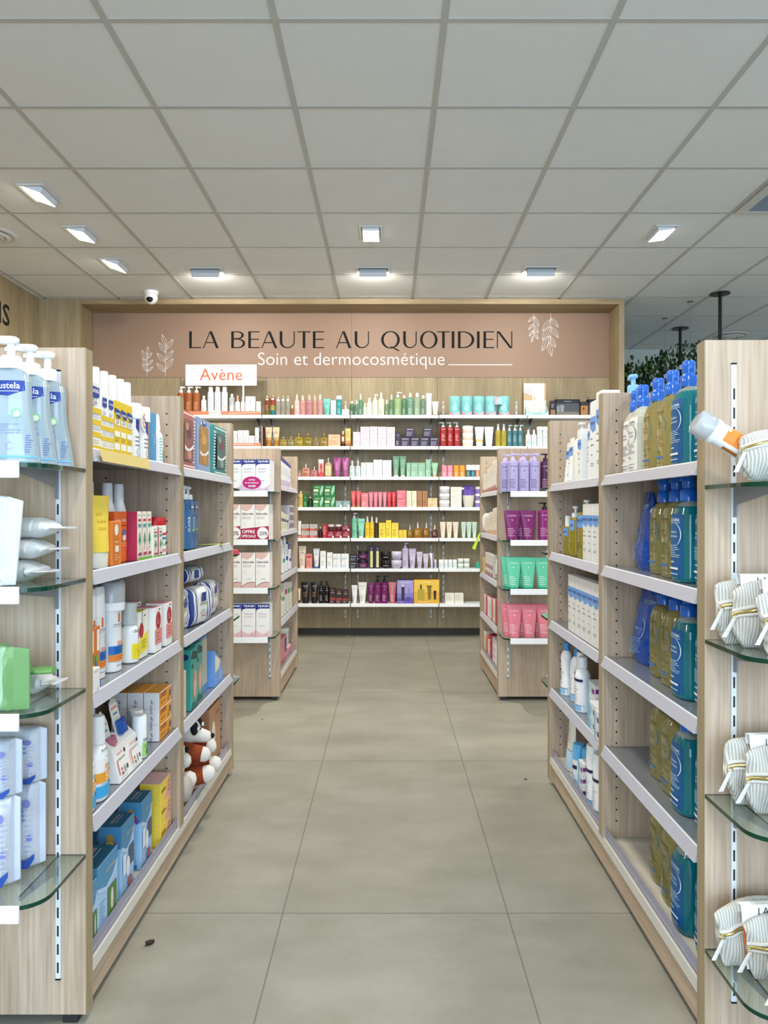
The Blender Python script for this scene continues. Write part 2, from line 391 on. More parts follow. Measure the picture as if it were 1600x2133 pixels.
@cached
def jar(w, h, col, lid=WHITE, dec=(), lf=.42, tr=0.0, round_base=False, rough=.3, lidw=1.0):
    g = G(); n = 28; hb = h * (1 - lf)
    rr = [(0, .55), (.12, .78), (.35, .93), (.7, .99), (1, 1)] if round_base else [(0, .93), (.06, .98), (.9, .98), (1, .92)]
    g.loft([ring(w * s_, w * s_, hb * t, n) for t, s_ in rr], M(col, rough, tr))
    decals(g, lambda u, v, o: (w * .5 * sin(u / w * 2), -w * .5 * cos(u / w * 2) - o, v), w, hb, dec)
    c = G(); c.loft([ring(w * lidw, w * lidw, hb - .0005, n), ring(w * lidw, w * lidw, h * .96, n), ring(w * .95 * lidw, w * .95 * lidw, h, n)], M(lid, .3))
    return [('jar_body', g.mesh('jar_body')), ('lid', c.mesh('lid'))]
@cached
def flask(w, d, h, col, capc='#c9a24a', ch=.3, dec=(), tr=.55, round_=4.0, metal=.9, liquid=None):
    """flat rounded glass flask with a tall slim cap"""
    g = G(); n = 28; p = [(0, .9), (.05, 1), (.72, 1), (.88, .9), (.97, .6), (1, .3)]; hb = h * (1 - ch)
    g.loft([ring(w * s_, d * (s_ if s_ > .6 else .6), hb * t, n, round_) for t, s_ in p], M(col, .1, tr))
    decals(g, lambda u, v, o: (u, -d / 2 - o - .0005, v), w, hb, dec)
    c = G(); r = w * .13; c.loft([ring(2.4 * r, 2.4 * r, hb - .001, 16), ring(2.4 * r, 2.4 * r, hb + h * ch * .18, 16), ring(1.5 * r, 1.5 * r, hb + h * ch * .22, 16), ring(1.5 * r, 1.5 * r, h, 16)], M(capc, .25, 0, metal))
    return [('bottle_body', g.mesh('bottle_body')), ('cap', c.mesh('cap'))]
def put(name, parts, label, cat, loc, rz=0.0, group=None, rot=None):
    if len(parts) == 1:
        o = obj(name, parts[0][1]); o.location = loc; o.rotation_euler = rot if rot else (0, 0, rz)
    else:
        o = empty(name, loc, rz, rot)
        for p in parts:
            c = obj(p[0], p[1], o)
            if len(p) > 2: c.location = p[2]
    return tag(o, label, cat, group)
def at(x, y, Y): return ((x - CX) * Y / F, Y, CH - (y - CY) * Y / F)
def ordinal(i, n, far=False):
    if n == 1: return ''
    e = ('nearest', 'farthest') if far else ('leftmost', 'rightmost')
    if i == 0: return e[0] if n > 2 else ('nearer' if far else 'left')
    if i == n - 1: return e[1] if n > 2 else ('farther' if far else 'right')
    if n == 3: return 'middle'
    w = ['first', 'second', 'third', 'fourth', 'fifth', 'sixth', 'seventh', 'eighth']
    return w[i] + (' nearest' if far else ' from left')
# ================================================================ THE ROOM
XL, YB, YF = -2.86, 6.58, 6.30
g = G()
g.box(XL - .1, 6.2, -3.6, 8.4, -0.05, 0.0, FLOORM)
GROUT = M('#77766f', .8)
for k in range(-5, 11):
    x = -.2787 + .596 * k
    if XL < x < 6: g.box(x - .0017, x + .0017, -3.6, 8.3, 0, .0004, GROUT)
for k in range(-4, 6):
    y = 2.037 + 1.235 * k
    g.box(XL, 6.1, y - .0014, y + .0014, 0, .0004, GROUT)
structure('floor', g)
g = G(); BAR = M('#b9b9b4', .6)  # white T-bars; their darker, shaded look is put into this grey
g.box(XL - .1, 6.2, -3.6, 8.4, HC, HC + .05, CEILM)
gx = [.201 + .601 * k for k in range(-5, 10)]
for x in gx: g.box(x - .012, x + .012, -3.6, 8.3, HC - .003, HC + .01, BAR)
gy = [2.722 + .5865 * k for k in range(-10, 10)]
for y in gy: g.box(XL, 6.1, y - .011, y + .011, HC - .0025, HC + .01, BAR)
g.box(XL, 1.94, 6.282, 6.30, HC - .003, HC, BAR)
structure('ceiling', g)
g = G(); g.box(XL - .1, XL, -3.6, 6.4, 0, HC, WOODV2)
for y in (2.2, 2.95, 3.7, 4.45, 5.2, 5.95): g.box(XL, XL + .0005, y, y + .003, 0, HC, '#5d4f3b')
structure('wall_left', g)
g = G(); g.box(XL, -2.561, YF, YF + .05, 0, HC, WOODV2); g.box(-2.561, 1.941, YB, YB + .06, .06, HC, WOODV2)
SEAMS = [-.31 + .732 * k for k in range(-2, 3)]
for x in SEAMS: g.box(x - .0018, x + .0018, YB - .0008, YB, .06, 2.2078, '#4c4132')
g.box(-2.56, 1.9, YB - .0008, YB, 2.206, 2.210, '#4c4132')
g.box(-2.53, 1.9, YB + .03, YB + .06, 0, .06, '#3a342a')
structure('wall_back', g)
g = G()
g.box(-2.561, -2.523, YF, YB, 0, HC - .003, WOODV2, .001); g.box(1.897, 1.941, YF, YB + .06, 0, HC - .003, WOODV2, .001)
g.box(-2.523, 1.897, YF, YB, HC - .045, HC - .003, WOODX, .001)
structure('trim_1', g)
g = G(); g.box(1.95, 6.2, 8.3, 8.4, 0, HC, '#c9d2cc'); structure('wall_back_right', g)
g = G(); g.box(6.1, 6.2, -3.6, 0, 0, HC, '#d5d8d4'); g.box(6.1, 6.2, 4.6, 8.4, 0, HC, '#d5d8d4'); g.box(6.1, 6.2, 0, 4.6, 0, .4, '#d5d8d4')
g.box(6.1, 6.2, 0, 4.6, 2.6, HC, '#d5d8d4'); structure('wall_right', g)
g = G(); g.box(-2.75, 1.9, YB + .06, 8.35, .0, .02, '#88857a'); g.box(1.90, 1.95, YB + .06, 8.3, 0, HC, '#b9bdb6'); structure('wall_side_room', g)
# ---------------------------------------------------------------- sign above the shelves
sign = empty('wall_sign', (0, YB, 2.2078))
tag(sign, 'long terracotta sign panel with dark headline, white tagline and leaf drawings above the wall shelves', 'sign')
g = G(); g.box(-2.522, 1.896, -.004, 0, 0, HC - 2.2078 - .046, M('#9a7e6a', .55)); g.box(-.3115, -.3085, -.0048, -.004, 0, HC - 2.2078 - .046, '#6d5647')
obj('panel', g, sign)
def sx(px): return (px - CX) * YB / F
def sz(py): return CH - (py - CY) * YB / F - 2.2078
ZK = [0]
def poly(g, pts, mat, y=-.0056):
    ZK[0] = (ZK[0] + 1) % 9; y -= .00005 * ZK[0]; g.add([(a, y, b) for a, b in pts], [tuple(range(len(pts)))], mat)
def bar(g, x0, y0, x1, y1, t, mat, y=-.0056):
    """slanted stroke of horizontal thickness t"""
    poly(g, [(x0, y0), (x0 + t, y0), (x1 + t, y1), (x1, y1)], mat, y)
def ringarc(g, cx, cy, rx, ry, tx, ty, a0, a1, mat, y=-.0056, n=26):
    vs = []; ZK[0] = (ZK[0] + 1) % 9; y -= .00005 * ZK[0]
    for j in range(n + 1):
        a = radians(a0 + (a1 - a0) * j / n)
        vs += [(cx + rx * cos(a), y, cy + ry * sin(a)), (cx + (rx - tx) * cos(a), y, cy + (ry - ty) * sin(a))]
    g.add(vs, [(2 * j, 2 * j + 1, 2 * j + 3, 2 * j + 2) for j in range(n)], mat)
def glyph(g, ch, x0, x1, y0, y1, mat):
    w, h = x1 - x0, y1 - y0; T = h * .155; t = h * .06
    if ch in 'LE':
        poly(g, [(x0, y0), (x0 + T, y0), (x0 + T, y1), (x0, y1)], mat); poly(g, [(x0, y0), (x1, y0), (x1, y0 + t), (x0, y0 + t)], mat)
        if ch == 'E':
            poly(g, [(x0, y1 - t), (x1, y1 - t), (x1, y1), (x0, y1)], mat); poly(g, [(x0, y0 + h * .5), (x1 - w * .06, y0 + h * .5), (x1 - w * .06, y0 + h * .5 + t), (x0, y0 + h * .5 + t)], mat)
    elif ch == 'A':
        m = (x0 + x1) / 2; bar(g, x0, y0, m - T * .45, y1, t, mat); bar(g, x1 - T, y0, m - T * .55, y1, T, mat)
        poly(g, [(x0 + w * .2, y0 + h * .3), (x1 - w * .25, y0 + h * .3), (x1 - w * .25, y0 + h * .3 + t), (x0 + w * .2, y0 + h * .3 + t)], mat)
    elif ch == 'B':
        poly(g, [(x0, y0), (x0 + T, y0), (x0 + T, y1), (x0, y1)], mat); r = h * .26
        for cy, ry, xx in ((y0 + h * .285, h * .285, x1), (y0 + h * .77, h * .23, x1 - w * .1)):
            ringarc(g, x0 + w * .45, cy, xx - x0 - w * .45, ry, T * .9, t, -90, 90, mat)
            for yy in (cy - ry, cy + ry - t): poly(g, [(x0, yy), (x0 + w * .46, yy), (x0 + w * .46, yy + t), (x0, yy + t)], mat)
    elif ch == 'U':
        cy = y0 + h * .38; poly(g, [(x0, cy), (x0 + T, cy), (x0 + T, y1), (x0, y1)], mat); poly(g, [(x1 - t, cy), (x1, cy), (x1, y1), (x1 - t, y1)], mat)
        m = (x0 + x1) / 2; ringarc(g, m, cy, w / 2, h * .38, T, t, 180, 270, mat); ringarc(g, m, cy, w / 2, h * .38, t, t, 270, 360, mat)
    elif ch == 'T':
        m = (x0 + x1) / 2; poly(g, [(m - T / 2, y0), (m + T / 2, y0), (m + T / 2, y1), (m - T / 2, y1)], mat); poly(g, [(x0, y1 - t), (x1, y1 - t), (x1, y1), (x0, y1)], mat)
    elif ch == 'I': poly(g, [(x0, y0), (x1, y0), (x1, y1), (x0, y1)], mat)
    elif ch in 'OQ':
        ringarc(g, (x0 + x1) / 2, (y0 + y1) / 2, w / 2, h * .52, T, t, 0, 360, mat, n=48)
        if ch == 'Q': bar(g, x1 - w * .12, y0 - h * .16, x0 + w * .45, y0 + h * .1, T, mat)
    elif ch == 'D':
        poly(g, [(x0, y0), (x0 + T, y0), (x0 + T, y1), (x0, y1)], mat); q = x0 + w * .3
        ringarc(g, q, (y0 + y1) / 2, x1 - q, h / 2, T, t, -90, 90, mat)
        for yy in (y0, y1 - t): poly(g, [(x0, yy), (q, yy), (q, yy + t), (x0, yy + t)], mat)
    elif ch == 'N':
        poly(g, [(x0, y0), (x0 + t, y0), (x0 + t, y1), (x0, y1)], mat); poly(g, [(x1 - t, y0), (x1, y0), (x1, y1), (x1 - t, y1)], mat); bar(g, x1 - T, y0, x0, y1, T, mat)
g = G(); INK = M('#100f0d', .85)
for ch, a, b in (('L', 394.5, 419), ('A', 423, 456), ('B', 482, 511), ('E', 517.5, 541), ('A', 544.6, 578), ('U', 583, 614), ('T', 620, 647), ('E', 652, 675.6),
                 ('A', 700, 732), ('U', 739, 768.7), ('Q', 794, 833), ('U', 840, 868), ('O', 875, 911.5), ('T', 910.5, 937), ('I', 941, 946.5), ('D', 954, 988),
                 ('I', 993.5, 999), ('E', 1007, 1029), ('N', 1035, 1067)):
    glyph(g, ch, sx(a), sx(b), sz(725.5), sz(690.5), INK)
obj('headline_lettering', g, sign)
g = G(); vs, fs, tw, th = tmesh('Soin et dermocosmétique', -.011, 8); wid = sx(926) - sx(538); sc = wid / tw; base = sz(769)
g.add([(sx(538) + x * sc, -.0056, base + y * sc * 1.02) for x, y in vs], fs, WHITE)
poly(g, [(sx(934), sz(760.8)), (sx(1067), sz(760.8)), (sx(1067), sz(759.2)), (sx(934), sz(759.2))], WHITE)
obj('tagline_lettering', g, sign)
def sprig(x0, y0, y1, leaves, up, mat=WHITE):
    """outlined leaves in pairs along a stem, in photo scale on the panel"""
    g = G(); t = .0022; L = []
    def line(pts, closed=False):
        for (a, b), (c, d) in zip(pts, pts[1:]):
            dx, dy = c - a, d - b; l = math.hypot(dx, dy) or 1; nx, ny = -dy / l * t / 2, dx / l * t / 2
            poly(g, [(a + nx, b + ny), (c + nx, d + ny), (c - nx, d - ny), (a - nx, b - ny)], mat, -.0058)
    line([(sx(x0), sz(y0)), (sx(x0), sz(y1))])
    for (bx, by, tx, ty, wd) in leaves:
        a = (sx(bx), sz(by)); b = (sx(tx), sz(ty)); dx, dy = b[0] - a[0], b[1] - a[1]; l = math.hypot(dx, dy); nx, ny = -dy / l, dx / l; ww = l * wd
        for s_ in (1, -1, 0): line([(a[0] + dx * q + nx * s_ * ww * sin(pi * q), a[1] + dy * q + ny * s_ * ww * sin(pi * q)) for q in [i / 8 for i in range(9)]])
    return g
for x0, y0, y1, ls in (
    (307, 782, 735, [(307, 740, 309, 722, .16), (307, 752, 296, 730, .16), (307, 748, 317, 735, .16), (307, 762, 297, 746, .16), (307, 762, 319, 750, .16), (307, 774, 297, 758, .16), (307, 774, 319, 764, .16)]),
    (345, 784, 720, [(347, 722, 338, 697, .15), (347, 735, 331, 714, .16), (347, 728, 361, 707, .16), (346, 755, 327, 736, .16), (346, 750, 361, 730, .16), (345, 775, 327, 757, .16), (345, 770, 361, 747, .16)]),
    (1112, 653, 700, [(1113, 660, 1100, 671, .16), (1113, 660, 1122, 680, .16), (1111, 675, 1101, 687, .16), (1112, 677, 1121, 694, .16), (1111, 688, 1102, 701, .16), (1111, 690, 1121, 707, .16), (1110, 700, 1107, 713, .16)]),
    (1147, 653, 715, [(1147, 665, 1130, 690, .16), (1147, 662, 1163, 682, .16), (1145, 680, 1130, 709, .16), (1147, 680, 1163, 704, .16), (1143, 700, 1129, 731, .16), (1145, 700, 1157, 724, .16), (1143, 712, 1149, 742, .16)])):
    obj('leaf_drawing', sprig(x0, y0, y1, ls, 1), sign)
# left wall lettering
lw = empty('wall_lettering', (XL, 5.62, 2.45)); tag(lw, 'dark capital letters cut off at the frame on the left wood wall', 'lettering')
g = G(); vs, fs, tw, th = tmesh('NS', .012); sc = .162 / th
g.add([(.002, (x - tw) * sc * 1.15 + .185, y * sc) for x, y in vs], fs, INK); obj('letters', g, lw)
lf = empty('wall_leaf_drawing', (XL, 6.05, 2.18)); tag(lf, 'thin pale leaf outline drawn on the left wood wall by the pump bottles', 'drawing')
g = G()
for s_ in (1, -1):
    g.tube([(.003, .03 * s_ * sin(pi * q) - .05 * q, .17 * q) for q in [i / 10 for i in range(11)]], .0012, '#e9dcc8', 5)
obj('leaf_outline', g, lf)
# ---------------------------------------------------------------- ceiling fittings
def downlight(x, y, along, tilt, label, power, on=True):
    """rectangular recessed spotlight with a tilting head"""
    r = empty('ceiling_spotlight', (x, y, HC - .004), 0 if along == 'Y' else pi / 2)
    tag(r, label, 'ceiling light')
    g = G(); a, b, f = .0735, .1225, .016
    for q in ((-a, a, -b, -b + f), (-a, a, b - f, b), (-a, -a + f, -b + f, b - f), (a - f, a, -b + f, b - f)): g.box(*q, -.004, .003, '#d9dad8', .001)
    g.box(-a + f, a - f, -b + f, b - f, .0005, .001, '#70706c')
    obj('frame', g, r)
    h = G(); h.box(-.052, .052, -.098, .098, -.004, .030, '#dfe6ee', .002)
    hd = obj('lamp_head', h, r); hd.location = (0, 0, -.016); hd.rotation_euler = tilt
    e = G(); e.box(-.049, .049, -.094, .094, -.0055, -.004, M('#fff8ea', emit=26)); obj('diffuser', e, hd)
    if on:
        l = area('spotlight_beam', (0, 0, -.012), (0, 0, 0), .09, .18, power, LAMP, 150); l.parent = hd
    return r
TY = (0, radians(24), 0); TN = (0, radians(6), 0)
for (x, y, al, t, lb, p) in (
    (-1.905, 4.20, 'Y', (0, radians(20), 0), 'recessed ceiling spotlight tilted to the left, nearest of the left three', 6),
    (-1.915, 4.80, 'Y', (0, radians(12), 0), 'glaring recessed ceiling spotlight, middle one of the left three', 6),
    (-1.918, 5.40, 'Y', (0, radians(20), 0), 'recessed ceiling spotlight, farthest of the left three', 6),
    (-.105, 4.80, 'Y', (0, 0, 0), 'bright square-looking ceiling spotlight above the middle of the aisle', 26),
    (1.706, 4.79, 'Y', (0, radians(-8), 0), 'glaring recessed ceiling spotlight on the right, beside the air grille', 18),
    (-1.313, 5.555, 'X', (0, radians(-52), 0), 'swivelled ceiling spotlight facing the shelves, behind the white dome camera', 7),
    (-.107, 5.545, 'X', (0, radians(-52), 0), 'swivelled ceiling spotlight facing the sign above its dark headline', 7),
    (1.097, 5.535, 'X', (0, radians(-52), 0), 'swivelled ceiling spotlight facing the right end of the sign', 7)):
    downlight(x, y, al, t, lb, p)
def round_vent(x, y, r, label):
    o = empty('air_diffuser', (x, y, HC)); tag(o, label, 'air vent'); m = M('#cfcfca', .5)
    g = G(); g.loft([ring(2 * r, 2 * r, 0, 40), ring(1.9 * r, 1.9 * r, -.012, 40), ring(1.7 * r, 1.7 * r, -.010, 40)], m); obj('rim', g, o)
    for k, q in enumerate((.78, .55, .32)):
        g = G(); rr = [ring(2 * r * q, 2 * r * q, -.016 - .004 * k, 36), ring(2 * r * q * .9, 2 * r * q * .9, -.028 - .004 * k, 36), ring(2 * r * q * .78, 2 * r * q * .78, -.026 - .004 * k, 36), ring(2 * r * q * .7, 2 * r * q * .7, -.012 - .004 * k, 36)]
        g.loft(rr, m, caps=(k == 2)); obj('cone_ring', g, o)
    return o
round_vent(-2.50, 4.82, .16, 'round white ceiling air diffuser at the left edge of the picture')
round_vent(3.40, 7.62, .17, 'round grey ceiling air diffuser behind the black poles')
o = empty('air_grille', (2.31, 4.20, HC - .003)); tag(o, 'square ceiling air grille with dark louvre slats at the right edge', 'air vent')
g = G()
for q in ((-.29, .29, -.28, -.235), (-.29, .29, .235, .28), (-.29, -.235, -.235, .235), (.235, .29, -.235, .235)): g.box(*q, -.012, 0, '#c8c8c2', .002)
g.box(-.24, .24, -.24, .24, -.0005, 0, '#1d2126'); obj('frame', g, o)
for k in range(24):
    g = G(); g.box(-.235, .235, -.004, .004, -.010, -.001, '#7d8794'); q = obj('slat', g, o); q.location = (0, -.225 + k * .0195, 0); q.rotation_euler = (radians(30), 0, 0)
# dome camera
o = empty('dome_camera', (-1.88, 6.1, HC)); tag(o, 'white dome security camera with black lens under the ceiling', 'security camera')
g = G(); g.loft([ring(.112, .112, 0, 28), ring(.112, .112, -.018, 28), ring(.10, .10, -.026, 28)][::-1], '#eceded'); obj('base', g, o)
g = G(); R_ = .052; g.loft([ring(2 * R_ * cos(a), 2 * R_ * cos(a), -.05 + R_ * sin(a), 28) for a in [radians(t) for t in (-88, -60, -35, -10, 15, 35)]], '#e8e9ea'); obj('housing', g, o)
g = G(); g.loft([[(x, -.036 - z, -.068 + y * .9) for x, y, z in ring(2 * q, 2 * q, zz, 22)] for q, zz in ((.027, 0), (.026, .008), (.018, .014), (.004, .017))], M('#08090b', .1)); obj('lens', g, o)
# black poles, ivy shelf, hooks
for px, Y, lb in ((1500, 6.15, 'black ceiling pole with round plate, nearer to the right edge'), (1417, 7.33, 'black ceiling pole with round plate rising out of the ivy')):
    X = (px - CX) * Y / F; o = empty('hanging_pole', (X, Y, HC)); tag(o, lb, 'pole')
    g = G(); g.loft([ring(.155, .155, -.008, 32), ring(.155, .155, 0, 32)], M('#0c0d0e', .4)); obj('ceiling_plate', g, o)
    g = G(); g.tube([(0, 0, -.008), (0, 0, -.75)], .0135, M('#0c0d0e', .4), 14); obj('pole', g, o)
sh = empty('hanging_plant_shelf', (2.45, 7.2, 2.17)); tag(sh, 'black wire shelf hanging from the poles under the ivy', 'shelf')
g = G()
for y in (-.2, .2): g.tube([(-.5, y, 0), (.75, y, 0)], .008, '#0c0d0e')
for k in range(26): g.tube([(-.5 + k * .05, -.2, 0), (-.5 + k * .05, .2, 0)], .0025, '#0c0d0e', 5)
obj('wire_grid', g, sh)
iv = empty('ivy_plant', (2.45, 7.0, 2.2)); tag(iv, 'dense dark trailing ivy spilling over the hanging shelf at right', 'plant')
g = G(); rnd = random.Random(3); greens = [M(c, .5) for c in ('#1d3316', '#25401b', '#35551f', '#182a14', '#4a6a2a')]
for k in range(1500):
    x = rnd.uniform(-.42, .62); u = (x + .42) / 1.04; top = .17 + .16 * u + .05 * sin(x * 9); bot = -.03 - .07 * abs(sin(x * 7)) + .02 * sin(x * 31)
    z = rnd.uniform(bot, top) if rnd.random() < .9 else rnd.uniform(top, top + .06); y = rnd.gauss(0, .13)
    s_ = rnd.uniform(.014, .026); a, b, c_ = rnd.uniform(0, 6.28), rnd.uniform(-.9, .9), rnd.uniform(-.6, .6)
    pts = []
    for (p, q) in ((0, -1), (.75, -.55), (.55, .1), (1.0, .45), (.35, .5), (0, 1.15), (-.35, .5), (-1.0, .45), (-.55, .1), (-.75, -.55)):
        px_, pz = rot2(p * s_, q * s_, b); py_ = abs(p) * s_ * c_; px_, py_ = rot2(px_, py_, a * .25); pts.append((x + px_, y + py_, z - pz))
    g.add(pts, [tuple(range(10))], greens[int(rnd.random() ** 1.6 * 5)])
obj('foliage', g, iv)
g = G()
for k in range(26):
    x = rnd.uniform(-.4, .6); y = rnd.uniform(-.15, .15); g.tube([(x, y, .1), (x + rnd.uniform(-.1, .1), y - .05, .02), (x + rnd.uniform(-.15, .15), y - .08, -.06)], .0022, '#2c2417', 5)
obj('stems', g, iv)
for px, Y, lb in ((1385, 6.95, 'small metal ceiling hook with thin cable, left of the black poles'), (1438, 6.39, 'small metal ceiling hook with thin cable, between the black poles')):
    X = (px - CX) * Y / F; o = empty('ceiling_hook', (X, Y, HC)); tag(o, lb, 'hook')
    g = G(); g.loft([ring(.05, .05, -.004, 16), ring(.05, .05, 0, 16)], M('#555b58', .3, metal=.7)); g.tube([(0, 0, 0), (0, 0, -.05)], .006, M('#c8ccca', .2, metal=.8)); obj('hook', g, o)
    g = G(); g.tube([(0, 0, -.05), (0, 0, -.5)], .0008, '#60645f', 4); obj('cable', g, o)
# ================================================================ SHELVES ON THE BACK WALL
ROWZ = [1.8561, 1.598, 1.3457, 1.0936, .8384, .586, .2955]
STRIPW = M('#f4f6f8', .35); RAIL = M('#dfe5ec', .3); SLOT = M('#14181d', .6); STEEL = M('#8e9399', .4, metal=.4)
BAYS = [-1.774, -1.042, -.31, .422, 1.154, 1.886]; BAYN = ['left end', 'second', 'third', 'fourth', 'right end']
ORDR = ['top', 'second', 'third', 'fourth', 'fifth', 'sixth', 'lowest']
BN2 = ['left end bay', 'bay under the letters BEAU', 'central bay', 'bay under the letters DIEN', 'right end bay']
for r, z in enumerate(ROWZ):
    for b in range(5):
        if r > 1 and b in (0, 4): continue
        x0, x1 = BAYS[b] + .004, BAYS[b + 1] - .004
        o = empty('wall_shelf', ((x0 + x1) / 2, YB, z)); hw = (x1 - x0) / 2
        tag(o, 'white wall shelf with price strip, %s row from the top, %s' % (ORDR[r], BN2[b]) if r else 'white wall shelf with price strip, topmost row, %s' % BN2[b], 'shelf', None)
        g = G(); g.box(-hw, hw, -.222, -.002, -.018, -.002, M('#e6e8ea', .35)); obj('board', g, o)
        g = G(); g.box(-hw, hw, -.230, -.222, -.026, .001, STRIPW, .001); obj('price_strip', g, o)
        for s_ in (-1, 1):
            g = G(); xx = s_ * (hw - .05); g.add([(xx - .002, -.18, -.018), (xx - .002, -.001, -.018), (xx - .002, -.001, -.07), (xx + .002, -.18, -.018), (xx + .002, -.001, -.018), (xx + .002, -.001, -.07)], [(0, 1, 2), (3, 5, 4), (0, 3, 4, 1), (1, 4, 5, 2), (2, 5, 3, 0)], '#3b3a36'); obj('bracket', g, o)
for k, x in enumerate((-1.042, -.31, .422, 1.154)):
    for s_ in (-1, 1):
        g = G(); z0, z1 = .15, 2.0; g.box(-.006, .006, -.004, -.0005, z0, z1, RAIL)
        for q in range(int((z1 - z0) / .05)): g.box(-.0022, .0022, -.0046, -.0038, z0 + .012 + q * .05, z0 + .042 + q * .05, SLOT)
        o = obj('slotted_wall_rail', g); o.location = (x + s_ * .053, YB, 0)
        tag(o, 'slotted white wall rail %s of the %s panel seam' % ('left' if s_ < 0 else 'right', ('leftmost', 'second', 'third', 'rightmost')[k]), 'rail')
# ================================================================ AISLE SHELVING UNITS
STRIPG = M('#b4b5c0', .3); SHELFM = M('#83888e', .22, metal=.35); GLASS = M('#dfeee6', .03, .93); GEDGE = M('#0a3a28', .12)
def glass_shelf(parent, X0, X1, s, yfrom, dirn, z, strip=True):
    """glass shelf on the end of a unit: s is the sign of X, dirn -1 toward the viewpoint"""
    D, R_, T = .212, .055, .008; pts = []
    xo, xi = X0, X1
    pts.append((xo, 0)); 
    for k in range(9):
        a = pi / 2 * k / 8; pts.append((xo + R_ * (1 - cos(a)), D - R_ + R_ * sin(a)))
    for k in range(9):
        a = pi / 2 * k / 8; pts.append((xi - R_ * (1 - sin(a)), D - R_ + R_ * cos(a)))
    pts.append((xi, 0))
    P = [(s * x, yfrom + dirn * y) for x, y in pts]; n = len(P); g = G()
    g.add([(x, y, z - T) for x, y in P] + [(x, y, z) for x, y in P], [tuple(range(n))[::-1] if s * dirn < 0 else tuple(range(n)), tuple(range(n, 2 * n)) if s * dirn < 0 else tuple(range(n, 2 * n))[::-1]], GLASS)
    g.add([(x, y, z - T) for x, y in P] + [(x, y, z) for x, y in P], [(j, (j + 1) % n, n + (j + 1) % n, n + j) for j in range(n)], GEDGE, True)
    o = obj('glass_shelf', g, parent)
    for xx in (X0 + .056, X1 - .056):
        b = G(); x = s * xx; v = [(yfrom, z - T), (yfrom + dirn * .17, z - T), (yfrom + dirn * .17, z - T - .008), (yfrom + dirn * .02, z - T - .03), (yfrom + dirn * .014, z - T - .055), (yfrom, z - T - .055)]
        b.add([(x - .002, *p) for p in v] + [(x + .002, *p) for p in v], [(0, 1, 2, 3, 4, 5), (11, 10, 9, 8, 7, 6)] + [(j, j + 6, (j + 1) % 6 + 6, (j + 1) % 6) for j in range(6)], STEEL); obj('bracket', b, o)
    if strip:
        g = G(); ya = yfrom + dirn * (D + .001); g.box(s * (X0 + .035), s * (X1 - .035), ya, ya + dirn * .006, z - .028, z + .003, STRIPW, .001); obj('price_strip', g, o)
    return o
def rail(parent, x, y, dirn, z0, z1):
    g = G(); a, b = y, y + dirn * .004; g.box(x - .0052, x + .0052, a, b, z0, z1, RAIL, .0005)
    n = int((z1 - z0 - .03) / .038)
    for q in range(n): g.box(x - .0018, x + .0018, b - .0001, b + dirn * .0004, z0 + .012 + q * .038, z0 + .034 + q * .038, SLOT)
    g.box(x - .0056, x + .0056, y, y + dirn * .006, z1, z1 + .003, SLOT, .001); g.box(x - .0056, x + .0056, y, y + dirn * .006, z0 - .003, z0, SLOT, .001)
    obj('slotted_rail', g, parent)
